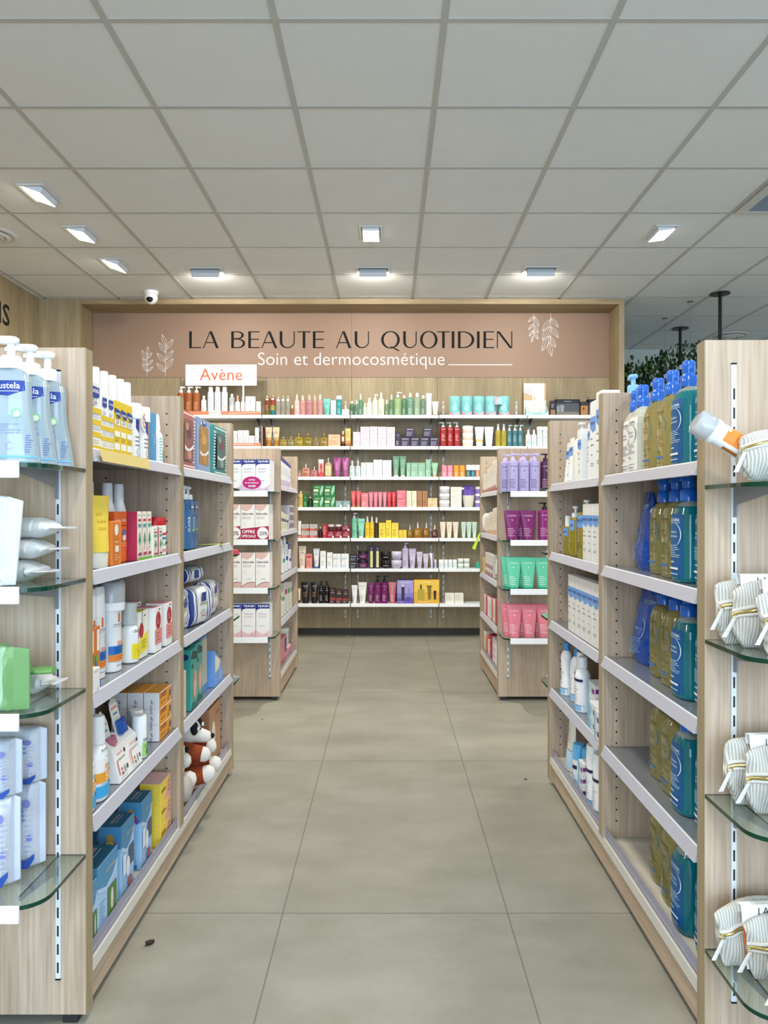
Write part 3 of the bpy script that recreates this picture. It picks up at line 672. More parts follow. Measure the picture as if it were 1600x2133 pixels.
def unit(name, s, X, panels, shelves, base, front_z, back_z, label, railz=(.0975, 1.357), strip_tint=None):
    """panels: [(y0, y1, height)] front end panel, divider(s), rear end panel"""
    o = empty('shelving_unit', (0, 0, 0)); tag(o, label, 'shelving')
    Xs, Xo = X + .27, X + .555                                # spine, outer face
    for k, (y0, y1, h) in enumerate(panels):
        end = k in (0, len(panels) - 1); z0 = .02 if end else base
        g = G(); g.box(s * X, s * Xo, y0, y1, z0, h, WOODV, .0012)
        g.box(s * (X - .0006), s * X, y0 + .001, y1 - .001, z0 + .001, h - .001, EDGE)
        for side, yy in ((-1, y0), (1, y1)):
            if (k == 0 and side < 0) or (k == len(panels) - 1 and side > 0): continue
            for dx in (.041, .225):
                for q in range(38):
                    zz = base + .05 + q * .0325
                    if zz > h - .03: break
                    cxx = s * (X + dx); g.add([(cxx + .0028 * cos(t), yy + side * .0004, zz + .0028 * sin(t)) for t in [pi / 4 * i for i in range(8)]], [tuple(range(8))], SLOT)
        obj('end_panel' if end else 'divider', g, o)
        if end:
            f = G(); f.box(s * (X + .02), s * (X + .05), y0 + .006, y1 - .006, 0, .02, '#2a2a2a'); f.box(s * (Xo - .05), s * (Xo - .02), y0 + .006, y1 - .006, 0, .02, '#2a2a2a'); obj('foot', f, o)
    ya, yb = panels[0][1], panels[-1][0]
    g = G(); g.box(s * Xs, s * (Xs + .015), ya, yb, base, panels[0][2] - .03, WOODV); obj('back_panel', g, o)
    g = G(); g.box(s * (X + .008), s * (Xo - .008), ya, yb, base - .018, base, CREAM); obj('base_shelf', g, o)
    g = G(); g.box(s * (X + .008), s * (X + .024), ya, yb, .022, base - .018, WOODH); obj('plinth', g, o); g = G(); g.box(s * (Xo - .024), s * (Xo - .008), ya, yb, .022, base - .018, WOODH); obj('plinth', g, o)
    g = G(); g.add([(s * (X + .002), ya, base + .002), (s * (X + .002), yb, base + .002), (s * (X - .001), yb, base - .020), (s * (X - .001), ya, base - .020), (s * (X + .008), ya, base + .002), (s * (X + .008), yb, base + .002), (s * (X + .008), yb, base - .020), (s * (X + .008), ya, base - .020)],
          [(0, 1, 2, 3), (7, 6, 5, 4), (0, 4, 5, 1), (3, 2, 6, 7), (1, 5, 6, 2), (0, 3, 7, 4)], M('#c9c6bd', .35)); obj('base_strip', g, o)
    g = G(); g.box(s * (X + .0095), s * (X + .011), ya + .002, yb - .002, base, base + .032, M('#b9b9d2', .12, .5)); obj('clear_riser', g, o)
    bays = [(a[1], b[0]) for a, b in zip(panels, panels[1:])]
    for (y0, y1) in bays:
        for z in shelves:
            g = G(); g.box(s * (X + .008), s * (Xs - .001), y0 + .001, y1 - .001, z - .010, z - .001, SHELFM); sh_ = obj('shelf', g, o)
            g = G(); xa, xb = X + .006, X - .007
            prof = [(xa, z + .002), (xa + .003, z + .002), (xa + .003, z - .026), (xb + .0015, z - .027), (xb, z - .026)]
            vs = [(s * a, y0 + .003, c) for a, c in prof] + [(s * a, y1 - .003, c) for a, c in prof]
            g.add(vs, [(0, 1, 2, 3, 4), (9, 8, 7, 6, 5)] + [(j, j + 5, (j + 1) % 5 + 5, (j + 1) % 5) for j in range(5)], STRIPG)
            g.add([(s * (xa + a), y_, z + .002 + c) for y_ in (y0 + .003, y1 - .003) for a, c in ((-.0012, -.002), (0, .0012), (.0012, 0))], [(0, 3, 4, 1), (1, 4, 5, 2)], M('#eef0f5', .25))  # highlight on the strip's top edge, painted as a pale line
            obj('price_strip', g, sh_)
            g = G(); g.box(s * (Xs + .016), s * (Xo - .008), y0 + .001, y1 - .001, z - .010, z - .001, SHELFM); obj('rear_shelf', g, o)
    for z in front_z: glass_shelf(o, X, Xo, s, panels[0][0], -1, z)
    for z in back_z: glass_shelf(o, X + .006, Xo, s, panels[-1][1], 1, z)
    rail(o, s * (X + .056), panels[0][0], -1, *railz); rail(o, s * (Xo - .056), panels[0][0], -1, *railz)
    return o
LS, RS = [1.200, .937, .674, .411], [1.167, .905, .641, .379]
unit('L1', -1, .628, [(1.596, 1.634, 1.407), (2.323, 2.361, 1.414), (3.085, 3.123, 1.419)], LS, .108, [1.155, .928, .6995, .354], [1.160, .885, .62, .355],
     'oak shelving unit in the left foreground with striped wipes and baby care')
unit('R1', 1, .628, [(1.521, 1.559, 1.406), (2.248, 2.286, 1.413), (2.980, 3.018, 1.416)], RS, .110, [1.118, .813, .5068, .2007], [1.160, .898, .638, .37],
     'oak shelving unit in the right foreground with large blue-capped gel bottles')
unit('L2', -1, .607, [(4.320, 4.358, 1.4166), (5.140, 5.178, 1.428)], [1.208, .948, .69, .437], .135, [1.1696, .9105, .651, .3875], [1.16, .9, .64],
     'oak shelving unit in the left background with white cartons on its end', (.13, 1.34))
unit('R2', 1, .620, [(4.320, 4.358, 1.4166), (5.140, 5.178, 1.428)], [1.181, .920, .658, .395], .132, [1.168, .907, .645, .381], [1.16, .9, .64],
     'oak shelving unit in the right background with coloured tubes on its end', (.13, 1.34))
# ================================================================ GOODS ON THE BACK WALL
GREY = '#6a6e74'; DKT = '#2c2d33'
def CD(c=GREY, big=.72): return (('t', 'CAUDALIE', 0, .80, big, c, .01), ('p', ((-.05, .70), (.05, .70), (0, .64)), c), ('m', -.36, .30, .12, .42, 5, c))
def NX(c=GREY): return (('e', 0, .80, .07, .02, c), ('t', 'NUXE', 0, .68, .5, c, .015), ('m', -.3, .3, .14, .45, 4, c))
def SM(c=GREY, a=.15, b=.8, n=6): return (('m', -.36, .36, a, b, n, c),)
def ct(col, dec=(), d=.05, top=None): return lambda w, h: carton(w, d, h, col, dec, top=top)
def bt(col, top='cap', tcol=WHITE, fr=.8, prof='round', tr=0.0, dec=(), bands=(), dk=.8, e=2.0, side=1, **k):
    return lambda w, h: bottle(w, w * dk, h * fr, col, top, tcol, h * (1 - fr), prof, e, dec, tr=tr, bands=bands, side=side, **k)
def tb(col, ccol=WHITE, dec=(), **k): return lambda w, h: tube(w, h, col, ccol, dec, **k)
def jr(col, lid=WHITE, dec=(), **k): return lambda w, h: jar(w, h, col, lid, dec, **k)
def fk(col, capc='#c9a24a', dec=(), d=.03, **k): return lambda w, h: flask(w, d, h, col, capc, dec=dec, **k)
RN = ['top wall shelf', 'second wall shelf', 'third wall shelf', 'fourth wall shelf', 'fifth wall shelf', 'sixth wall shelf', 'lowest wall shelf']
PY = [864.6, 929.6, 993.2, 1056.7, 1121, 1184.6, 1257.8]; YP = 6.385; SC = YP / F
def wl(row, xs, yt, fn, name, cat, desc, yb=None, stack=None, where=None, dy=0.0):
    """a run of alike goods on a wall shelf; xs are the left/right limits of each; heights from yt to the shelf"""
    n = len(xs)
    for i, (a, b) in enumerate(xs):
        w = (b - a) * SC; X = ((a + b) / 2 - CX) * SC
        lev = stack if stack else [(yt[i] if isinstance(yt, (list, tuple)) else yt, PY[row])]
        z0 = ROWZ[row] - .002; m = len(lev)
        for j, (t, bt_) in enumerate(reversed(lev)):
            h = (bt_ - t) * SC; parts = fn(w, h)
            od = ordinal(i, n); lv = '' if m == 1 else (('upper' if j else 'lower') if m == 2 else ('bottom', 'middle', 'top')[j])
            mid = ' '.join(q for q in (lv, od) if q); lab = desc + (', ' + mid + (' one' if n > 1 or m > 1 else '') if mid else '') + ', ' + RN[row] + (' ' + where if where else '')
            put(name, parts, lab, cat, (X, YP + .028 + dy, z0 + .0002), 0.0, None if n * m < 2 else desc + ' run on the ' + RN[row])
            z0 += h + .0003
def rr(a, w, n, gap=.4): return [(a + i * (w + gap), a + i * (w + gap) + w) for i in range(n)]
# ---- top row
for x0, x1, yy0, lab in ((396, 544, 855.5, 'long coral display tray under the spray cans, top wall shelf'),):
    X0, X1 = (x0 - CX) * SC, (x1 - CX) * SC; o = empty('display_tray', ((X0 + X1) / 2, 6.43, ROWZ[0] - .0018)); tag(o, lab, 'display tray')
    w = (X1 - X0) / 2; g = G(); g.box(-w, w, -.073, .07, 0, .004, '#f3f1ee'); g.box(-w, w, -.0755, -.073, 0, .034, M('#f0835f', .4))
    g.add([(w * .1, -.0757, .018), (w, -.0757, .030), (w, -.0757, .024), (w * .1, -.0757, .012)], [(0, 1, 2, 3)], '#f7c9b8'); obj('tray', g, o)
    g = G(); g.box(-.05, .05, -.080, -.0765, -.006, .036, WHITE, .001); decals(g, lambda u, v, q: (u, -.080 - q, v), .1, .036, (('t', 'Avène', 0, .28, .6, '#e8643c'),)); q = obj('brand_plate', g, o); q.location = ((449.5 - 470) * SC, 0, .006)
g = G(); o = empty('header_sign', ((460 - CX) * SC, 6.40, ROWZ[0])); tag(o, 'white rectangular header sign with orange lettering on a post above the spray cans', 'sign')
wS, z0s, z1s = 74.2 * SC, (864.6 - 802) * SC, (864.6 - 758) * SC
g.box(-wS, wS, -.008, .008, z0s, z1s, '#f6f7f8', .002)
dd = [('t', 'Avène', .0, .25, .60, '#e5603a', .004), ('t', 'EAU THERMALE', .07, .80, .44, '#b98d83'), ('t', 'LABORATOIRE DERMATOLOGIQUE', 0, .07, .60, '#d98e7b')]
decals(g, lambda u, v, q: (u, -.008 - q, v + z0s), 2 * wS, z1s - z0s, dd); obj('board', g, o)
g = G(); g.box(.178, .192, -.004, .004, .004, z0s, '#eef0f1'); obj('post', g, o)
T0 = 858.5
wl(0, [(368, 383), (384, 399.5), (400, 415.5)], 803, bt('#b5602c', 'pump', WHITE, .80, 'square', .35, (('m', -.3, .3, .25, .6, 5, '#e9c29a'),), side=1), 'pump_bottle', 'pump bottle', 'amber pump bottle', dy=.0)
wl(0, [(417.5, 428.5)], 822, bt('#edeff1', 'cap', WHITE, .84, 'round', dec=SM('#e08a74', .3, .6, 4)), 'spray_can', 'spray can', 'short white spray can beside the amber bottles')
wl(0, [(431, 444), (445.5, 458.5), (460, 473)], 803.5, bt('#dfe8ec', 'wide', '#f4f6f7', .86, 'aero', dec=(('m', -.3, .3, .35, .75, 5, '#9fb3bd'), ('e', 0, .33, .08, .02, '#e58a70')), bands=((0, .25, '#cfdfe8'),)), 'spray_can', 'spray can', 'tall pale blue spray can')
wl(0, [(476, 487.5)], 818, bt('#c9d1d3', 'cap', WHITE, .86, 'square', .3, dec=(('r', -.28, .3, .1, .55, '#eef0ee'),), dk=.9), 'micellar_bottle', 'bottle', 'clear round bottle with white cap')
wl(0, [(488.5, 499)], 821, bt('#e9ecef', 'spray', '#f2a68e', .72, 'round', dec=SM('#e08a74', .3, .6, 3)), 'foam_bottle', 'bottle', 'white foam bottle with coral pump')
wl(0, [(500.5, 509.5)], 824, bt('#f0f2f4', 'cap', WHITE, .8, 'round', dec=SM('#e08a74', .2, .6, 4)), 'lotion_bottle', 'bottle', 'slim white lotion bottle')
wl(0, [(511, 531)], 0, ct('#f2f3f1', (('t', 'Avène', 0, .62, .4, '#e08a74'), ('e', 0, .5, .05, .08, GREY), ('m', -.3, .3, .1, .35, 3, GREY))), 'carton', 'carton', 'wide white carton', stack=[(824, 844), (844, 864.6)])
wl(0, [(533, 542)], 834, ct('#eef0ee', SM('#8a9aa5', .2, .85, 7), .03), 'carton', 'carton', 'narrow white carton right of the wide ones')
GB = lambda c, b: bt(c, 'gold', '#c8b98e', .90, 'square', .25, dec=(('r', -.3, .3, .86, .95, '#efe9dc'), ('m', -.3, .3, .3, .6, 4, '#d9c9a0')), bands=b, dk=.7)
wl(0, [(550.5, 561)], 822, GB('#8e3d1e', ((0, .25, '#6f6a1c'), (.25, .45, '#7d4a1d'))), 'mist_bottle', 'bottle', 'dark red mist bottle with olive foot')
wl(0, [(562, 573)], 821, GB('#a14420', ((0, .3, '#1f7a78'), (.3, .55, '#8f8f35'))), 'mist_bottle', 'bottle', 'orange mist bottle fading to teal')
wl(0, [(574, 583.5), (584.3, 593), (594.6, 603.4)], 822, bt('#b9b5a8', 'gold', '#cfc7ad', .88, 'square', .45, dec=(('r', -.34, .34, .84, .95, '#f3f2ee'), ('m', -.3, .3, .3, .6, 4, '#8b8778')), dk=.7), 'mist_bottle', 'bottle', 'clear mist bottle with gold cap')
wl(0, [(604, 612)], 841, bt('#a3693e', 'cap', '#d9cdb5', .7, 'round', .3), 'small_bottle', 'bottle', 'small amber bottle')
PK = lambda c, t='#f3c9c0', tr=.15: bt(c, 'spray', t, .76, 'round', tr, dec=NX('#9c6a66'), dk=.8)
wl(0, [(612.6, 623)], 819, PK('#f6d2ca'), 'spray_bottle', 'bottle', 'palest pink spray bottle, left of the pinks')
wl(0, [(624, 635.5)], 821, PK('#d99c98'), 'spray_bottle', 'bottle', 'dusty pink spray bottle')
wl(0, [(636.5, 650.5)], 820, PK('#cf9197', '#e7b3b0', .3), 'spray_bottle', 'bottle', 'broad mauve pink spray bottle')
wl(0, [(651.5, 659.5)], 821, PK('#d3a08c'), 'spray_bottle', 'bottle', 'slim tan pink spray bottle')
wl(0, [(660.5, 672)], 819, PK('#d6a3a1', '#f1d3c8', .25), 'spray_bottle', 'bottle', 'clear pink spray bottle, right of the pinks')
wl(0, [(673, 688)], 828, tb('#74c3bb', '#5aa8a2', NX('#2e6f6c'), ch=.06), 'tube', 'tube', 'teal tube beside the pink sprays')
wl(0, [(689, 699.5)], 832, ct('#bfe6e4', NX('#3a8a86'), .035), 'carton', 'carton', 'pale aqua carton')
wl(0, [(700.5, 711.5)], 822, bt('#2f9698', 'cap', '#d8f0ee', .82, 'cyl', dec=NX('#d6efee')), 'shampoo_bottle', 'bottle', 'teal bottle with pale cap')
wl(0, [(712.5, 727)], 851, ct('#f3dfe2', (('t', 'NUXE', 0, .6, .5, '#8f6a70'), ('m', -.35, .35, .1, .5, 3, '#d08a9a')), .045), 'carton', 'carton', 'small pale pink carton beside the greens')
wl(0, [(717.5, 721.5)], 834, bt('#e9ebe9', 'dropper', WHITE, .62, 'round'), 'sample_bottle', 'bottle', 'tiny white tester behind the pink carton', dy=.05)
gd = CD('#dfe9dc', .66)
for a, b, yt, c, top, tc, fr, tr, nm in (
    (728, 738, 833, '#3d6b4b', 'cap', '#cfe0d2', .82, .1, 'small dark green bottle, leftmost of the greens'), (738.6, 746, 830, '#4d7c62', 'spray', '#b8d3c3', .72, .1, 'slim green spray bottle'),
    (746.6, 756, 818, '#5a8a66', 'spray', '#b5d6c2', .74, .15, 'tall mid green spray bottle'), (757, 763.4, 837, '#e8f1ea', 'spray', WHITE, .74, 0, 'tiny white spray bottle'),
    (764, 775, 826, '#d5ead6', 'spray', '#f0f5ef', .78, 0, 'pale mint spray bottle'), (776, 787, 819, '#dfe6d2', 'pump', '#e5ede2', .78, 0, 'cream green pump bottle'),
    (788, 800.4, 815, '#d8ebc9', 'spray', '#d3e4cf', .76, .1, 'pale lime spray bottle'), (801.5, 810, 830, '#6f9370', 'spray', '#c5d8c6', .74, .3, 'small glassy green spray bottle'),
    (811, 820.6, 819, '#5f8d66', 'spray', '#bcd3c0', .76, .3, 'glassy dark green spray bottle'), (821.4, 836.2, 814, '#a9c98f', 'pump', '#d8e3d6', .78, .4, 'wide clear lime pump bottle'),
    (837, 847.4, 821, '#4c7c5c', 'cap', '#e7efe8', .86, .1, 'dark green bottle with white cap'), (848.2, 862, 816, '#6d9a83', 'spray', '#e5ece8', .82, .1, 'broad sage green bottle'),
    (862.8, 876, 816, '#9bb595', 'cap', '#f0f4f0', .82, .2, 'pale sage bottle with white cap'), (876.8, 887.4, 821, '#6f8c74', 'cap', '#f2f4f2', .85, .15, 'grey green bottle with white cap')):
    lite = c in ('#e8f1ea', '#d5ead6', '#dfe6d2', '#d8ebc9'); wl(0, [(a, b)], yt, bt(c, top, tc, fr, 'round', tr, dec=CD('#4d6a52' if lite else '#dbe8dc', .6), dk=.75), 'green_bottle', 'bottle', nm)
wl(0, [(888.4, 899.6)], 817, bt('#e9edf0', 'cap', '#f6f7f8', .82, 'cyl', dec=CD('#9aa7b0', .6)), 'spray_can', 'spray can', 'white cylindrical can right of the greens')
wl(0, [(900.6, 914)], 834, tb('#f2f2ef', '#c9a47a', CD('#7d8288', .6), ch=.13), 'tube', 'tube', 'white tube with wooden cap')
@cached
def canister(w, h):
    g = G(); n = 32; g.loft([ring(w, w, 0, n), ring(w, w, h * .75, n)], M('#7fc4c6', .45), caps=False)
    g.add(ring(w, w, 0, n), [tuple(range(n))[::-1]], M('#7fc4c6', .45)); mp = lambda u, v, o: (w / 2 * sin(u / w * 2.2), -w / 2 * cos(u / w * 2.2) - o, v)
    decals(g, mp, w, h, (('p', ((-.5, .0), (-.5, .16), (-.38, .20), (-.22, .15), (-.1, .05), (-.05, .0)), '#e08da0'), ('p', ((-.1, 0), (.05, .1), (.2, .18), (.36, .21), (.5, .14), (.5, 0)), '#eeb0b8'),
        ('p', ((-.3, .35), (-.1, .62), (.02, .7), (.1, .55), (.2, .3), (0, .22)), '#9bd5d4'), ('p', ((.2, .3), (.34, .6), (.45, .5), (.5, .25)), '#68b3ba')))
    c = G(); c.loft([ring(w * 1.01, w * 1.01, h * .75, n), ring(w * 1.01, w * 1.01, h * .985, n), ring(w * .97, w * .97, h, n)], M('#86c9c9', .45))
    return [('canister_body', g.mesh('canister_body')), ('lid', c.mesh('lid'))]
wl(0, [(936, 960), (961, 985), (986, 1010), (1011, 1035.6), (1038, 1062.6)], 824, canister, 'gift_canister', 'canister', 'round teal gift canister with pink hills')
g = G(); w_, h_ = 17 * SC, 16 * SC; g.box(-w_ / 2, w_ / 2, -.01, .01, 0, h_, '#8fcdd0', .001); decals(g, lambda u, v, o: (u, -.01 - o, v), w_, h_, (('p', ((-.5, 0), (-.5, 1), (-.1, 1), (-.25, .4), (-.1, 0)), '#e9a3b1'), ('m', -.0, .4, .2, .8, 3, '#e8f5f4')))
g.box(-.002, .002, 0, .004, -.088, 0, '#22201e'); o = obj('display_block', g); o.location = ((1039 - CX) * 6.36 / F, 6.368, ROWZ[0] + .0882); tag(o, 'small pink and teal display block on a stem before the canisters', 'display')
# display stand with foam bottles
o = empty('counter_display', ((1119.5 - CX) * SC, 6.44, ROWZ[0] - .0018)); tag(o, 'aqua counter display with printed back card, top wall shelf at right', 'display')
w = 23.5 * SC; g = G(); g.box(-w, w, .05, .054, 0, 72 * SC, '#efe9dc'); decals(g, lambda u, v, q: (u, .05 - q, v), 2 * w, 72 * SC, (('r', -.5, .4, .62, .93, '#f5efe6'), ('r', .42, .5, .5, 1, '#c9a57c'), ('p', ((-.5, .5), (-.5, .72), (.05, .6), (.05, .5)), '#c8a884'), ('m', -.45, 0, .68, .85, 4, '#b59b7e'), ('r', .18, .28, .5, .86, '#f7f7f5'), ('r', .33, .39, .5, .72, '#eef1ee'), ('r', -.12, -.05, .5, .8, '#eef1ee'), ('r', .0, .07, .5, .8, '#f3f4f1'))); obj('back_card', g, o)
g = G(); g.box(-w, w, -.056, -.053, 0, .03, M('#a9cfd2', .2)); g.box(-w, w, -.053, .05, 0, .004, M('#a9cfd2', .2))
for s_ in (-1, 1): g.add([(s_ * w, -.056, 0), (s_ * w, .05, 0), (s_ * w * .85, .05, .15), (s_ * w, -.056, .03)], [(0, 1, 2, 3)], M('#9ac7cc', .15, .3))
decals(g, lambda u, v, q: (u, -.056 - q, v), 2 * w, .03, (('t', 'caudalie', 0, .35, .4, '#5f8f96'),)); obj('tray', g, o)
for i, xx in enumerate((1109, 1121, 1133)):
    put('foam_bottle', bottle(.040, .034, .078, '#eef3f1', 'spray', '#f7f8f8', .030, 'round', 2, (('m', -.3, .3, .15, .5, 4, '#7fb5b5'), ('r', -.3, .3, .55, .6, '#9ccccb'))), 'small white foam bottle in the aqua display, %s' % ('left', 'middle', 'right')[i], 'bottle', ((xx - CX) * SC, 6.415, ROWZ[0] + .0023))
# toiletry kits
def kit(x0, x1, y0, lab, items):
    X0, X1 = (x0 - CX) * SC, (x1 - CX) * SC; w = (X1 - X0) / 2; h = (864 - y0) * SC; o = empty('toiletry_kit', ((X0 + X1) / 2, 6.40, ROWZ[0] - .0018)); tag(o, lab, 'toiletry kit'); NV = M('#10131f', .5)
    g = G(); g.box(-w, w, -.002, .055, 0, .004, NV); g.box(-w, w, -.002, .055, h * .76, h, NV, .003); g.box(-w, -w + .008, -.002, .055, 0, h, NV); g.box(w - .008, w, -.002, .055, 0, h, NV); g.box(-w, w, .052, .055, 0, h, NV)
    decals(g, lambda u, v, q: (u, -.002 - q, v), 2 * w, h, (('t', 'esthederm', 0, .84, .3, '#c9ccd6'),)); g.tube([(-w, 0, h), (-w - .01, -.004, h + .016), (-w + .012, -.006, h + .012)], .0022, NV, 5); obj('pouch', g, o)
    g = G(); g.box(-w + .008, w - .008, -.0022, -.0014, .01, h * .77, M('#e9edf0', .06, .93)); obj('clear_window', g, o)
    g = G(); g.box(-w + .008, w - .008, 0, .002, .004, h * .24, '#a98d66'); obj('card_base', g, o)
    for q, (t, c) in zip(items, (('b', '#eef0ee'), ('t', '#f0f1ef'), ('j', '#8e9a94'), ('j', '#7e8a84'))):
        if t == 'b': m = body_mesh(.028, .022, .085, c, 'cyl', 2, .3, 0, (), 'bottle_body')
        elif t == 't': m = tube(.036, .092, c)[0][1]
        else: m = jar(.044, .06, c)[0][1]
        k = obj('sample_' + {'b': 'bottle', 't': 'tube', 'j': 'jar'}[t], m, o); k.location = (q, .026, .004)
kit(1158, 1209, 829, 'navy clear-fronted toiletry kit with four samples, top wall shelf', (-.075, -.04, .01, .06))
kit(1226, 1272, 829, 'navy clear-fronted toiletry kit half hidden behind the right divider', (-.06, -.03, .01, .05))
wl(0, [(1147, 1157)], 833, ct('#16141a', (('r', -.5, .5, .05, .4, '#8a6a48'), ('m', -.3, .3, .5, .8, 3, '#c9c9c9')), .05), 'carton', 'carton', 'black and tan carton left of the navy kit')
wl(0, [(1210, 1225)], 835, ct('#2a1f1c', (('r', -.5, .5, .02, .72, '#a8743f'), ('e', -.1, .5, .1, .1, '#2a1f1c')), .05), 'carton', 'carton', 'brown and black carton between the navy kits')
# ---- second row
X0, X1 = (470 - CX) * SC, (544.5 - CX) * SC; o = empty('display_tray', ((X0 + X1) / 2, 6.43, ROWZ[1] - .0018)); tag(o, 'short coral display tray on the second wall shelf at left', 'display tray'); w = (X1 - X0) / 2
g = G(); g.box(-w, w, -.073, .07, 0, .004, '#f3f1ee'); g.box(-w, w, -.0755, -.073, 0, .030, M('#f08a6c', .4)); g.box(-w, w * .6, -.0757, -.0754, .016, .022, '#f8d5c9'); obj('tray', g, o)
wc = ct('#f1f1ef', (('t', 'Avène', 0, .72, .5, '#d98873'), ('m', -.3, .3, .2, .65, 5, '#8c9096')), .04)
wl(1, [(484, 493.5)], 896, bt('#f0f1f0', 'cap', '#f6f6f6', .8, 'cyl', bands=((0, .24, '#e8714a'),), dec=SM('#9aa0a6', .4, .8, 4)), 'lotion_bottle', 'bottle', 'white lotion bottle with orange foot')
wl(1, [(495, 505.5), (506.2, 517.2)], 895, wc, 'carton', 'carton', 'medium white carton in coral tray')
wl(1, [(518, 529)], 906, wc, 'carton', 'carton', 'low white carton in coral tray')
wl(1, [(530.5, 538.5)], 889, wc, 'carton', 'carton', 'tall slim white carton in coral tray', dy=.012)
g = G(); g.box(-.003, .003, -.07, .07, 0, .172, '#6b4a3a'); g.box(-.0032, .0032, -.071, -.066, 0, .172, '#d7b6a4'); o = obj('display_card', g); o.location = ((546 - CX) * SC, 6.452, ROWZ[1] - .0015); tag(o, 'brown upright display card at the end of the coral tray', 'display card')
wl(1, [(551.6, 566), (567, 581.6)], 887.5, tb('#d9c3a0', '#8a5a22', NX('#6c4a1f'), metal=.0, rough=.3, ch=.05, bands=((.0, .3, '#b87a2a'), (.3, .45, '#c9a063'))), 'tube', 'tube', 'gold beige tube fading to amber')
for i, (a, b, yt, c) in enumerate(((582.5, 597, 907, '#c9b650'), (598, 612, 907, '#b6b07a'), (613, 631, 900, '#cdb62c'), (632, 649.6, 900, '#b8a32e'), (650.5, 664.4, 909, '#b39a72'), (666, 683, 900, '#c0a850'))):
    wl(1, [(a, b)], yt, fk(c, '#b69a4c', NX('#6b5a20')), 'oil_flask', 'bottle', ('small yellow oil flask, leftmost', 'small pale oil flask', 'bright yellow oil flask', 'deep yellow oil flask', 'small tan oil flask', 'golden oil flask, rightmost')[i])
wl(1, [(684, 708.6)], 904, ct('#edb58f', (('t', 'NUXE', 0, .72, .4, '#7a4a30'), ('m', -.4, .4, .15, .55, 4, '#a8663f')), .06), 'carton', 'carton', 'wide peach carton')
wl(1, [(710, 718.6)], 896, bt('#8a4a22', 'cap', '#d7c48e', .8, 'square', .1, bands=((0, .3, '#2d1a14'),), dec=(('r', -.3, .3, .45, .8, '#efe6cf'),), dk=.7), 'mist_bottle', 'bottle', 'dark amber mist bottle beside gold carton')
wl(1, [(719.6, 730.2)], 891, lambda w, h: carton(w, .04, h, '#dcc06e', (('r', -.5, .5, 0, .18, '#a1602f'), ('r', -.5, .5, .18, .34, '#bf8a48'), ('m', -.3, .3, .5, .85, 4, '#8f6f2e'))), 'carton', 'carton', 'tall gold carton fading to copper')
pk = ct('#f0d3dc', (('t', 'CAUDALIE', 0, .78, .72, '#8a7f8d', .01), ('m', -.36, .3, .15, .6, 4, '#a394a3')), .07)
wl(1, [(735.6, 750.4)], 898.6, ct('#f0d3dc', CD('#8a7f8d'), .06), 'carton', 'carton', 'upright pale pink carton')
wl(1, [(751, 769.6)], 0, pk, 'carton', 'carton', 'pale pink carton, first stack', stack=[(888, 909.6), (909.6, 929.6)])
wl(1, [(770.4, 786.4)], 0, pk, 'carton', 'carton', 'pale pink carton, three-high stack', stack=[(887.6, 901), (901, 915), (915, 929.6)])
wl(1, [(787.2, 805)], 0, pk, 'carton', 'carton', 'pale pink carton, third stack', stack=[(888, 909.6), (909.6, 929.6)])
wl(1, [(805.8, 822.6)], 0, pk, 'carton', 'carton', 'pale pink carton, stack beside purple', stack=[(888.6, 916.6), (916.6, 929.6)])
pd = ct('#2b1f3b', (('t', 'CAUDALIE', 0, .76, .72, '#e9e6ee', .012), ('m', -.36, .36, .12, .6, 4, '#bdb6c8')), .06)
wl(1, [(824, 834.2)], 899, ct('#2b1f3b', CD('#e4e0ea'), .04), 'carton', 'carton', 'upright dark purple carton')
wl(1, [(835, 854), (855, 874), (875, 894), (895, 914)], 909.6, pd, 'carton', 'carton', 'square dark purple carton')
for a, b, lb in ((844.4, 863.6, 'left'), (881, 900.6, 'right')):
    put('carton', pd((b - a) * SC, 20 * SC), 'upper %s dark purple carton perched on the row, second wall shelf' % lb, 'carton', (((a + b) / 2 - CX) * SC, YP + .03, ROWZ[1] - .0018 + .0805))
wl(1, [(916.5, 931), (931.6, 945), (945.6, 959.4)], 877.5, bt('#a01416', 'pump', '#d9dcdc', .80, 'square', .12, (('t', 'LIERAC', 0, .86, .6, '#f0d5d0', .01), ('m', -.25, .25, .3, .65, 6, '#f0cfc8')), dk=.85, e=3.2, side=-1), 'pump_bottle', 'pump bottle', 'bright red pump bottle')
wl(1, [(964, 986.4)], 0, jr('#ead5c5', '#f6f5f3', (), lf=.45), 'cream_jar', 'jar', 'white-lidded beige jar', stack=[(886, 900.5), (900.5, 915), (915, 929.6)])
wl(1, [(990, 1009)], 887, tb('#eef2f4', '#e3e6e8', (('t', 'KLORANE', 0, .86, .6, '#6fa0c0', .01), ('m', -.3, .3, .35, .75, 6, '#8ab0c8')), bands=((.15, .28, '#eebf6a'),), ch=.12, base=.7), 'tube', 'tube', 'white tube with orange band')
wl(1, [(1010, 1029)], 887, tb('#f0f3f2', '#e3e6e8', (('t', 'KLORANE', 0, .86, .6, '#9aa3a8', .01), ('m', -.3, .3, .35, .75, 6, '#8ab0c8')), ch=.12, base=.7), 'tube', 'tube', 'white tube with blue print')
wl(1, [(1033, 1044.4), (1045, 1056.2)], 881, bt('#c3b13d', 'spray', '#dfe3df', .72, 'square', .3, SM('#8a7c20', .3, .7, 5)), 'spray_bottle', 'bottle', 'yellow spray bottle')
wl(1, [(1057, 1067.8), (1068.4, 1079.2), (1079.8, 1091)], 883, bt('#4f8590', 'pump', '#c9dcdd', .74, 'square', .3, SM('#bfe0e2', .3, .7, 5)), 'pump_bottle', 'pump bottle', 'steel blue pump bottle')
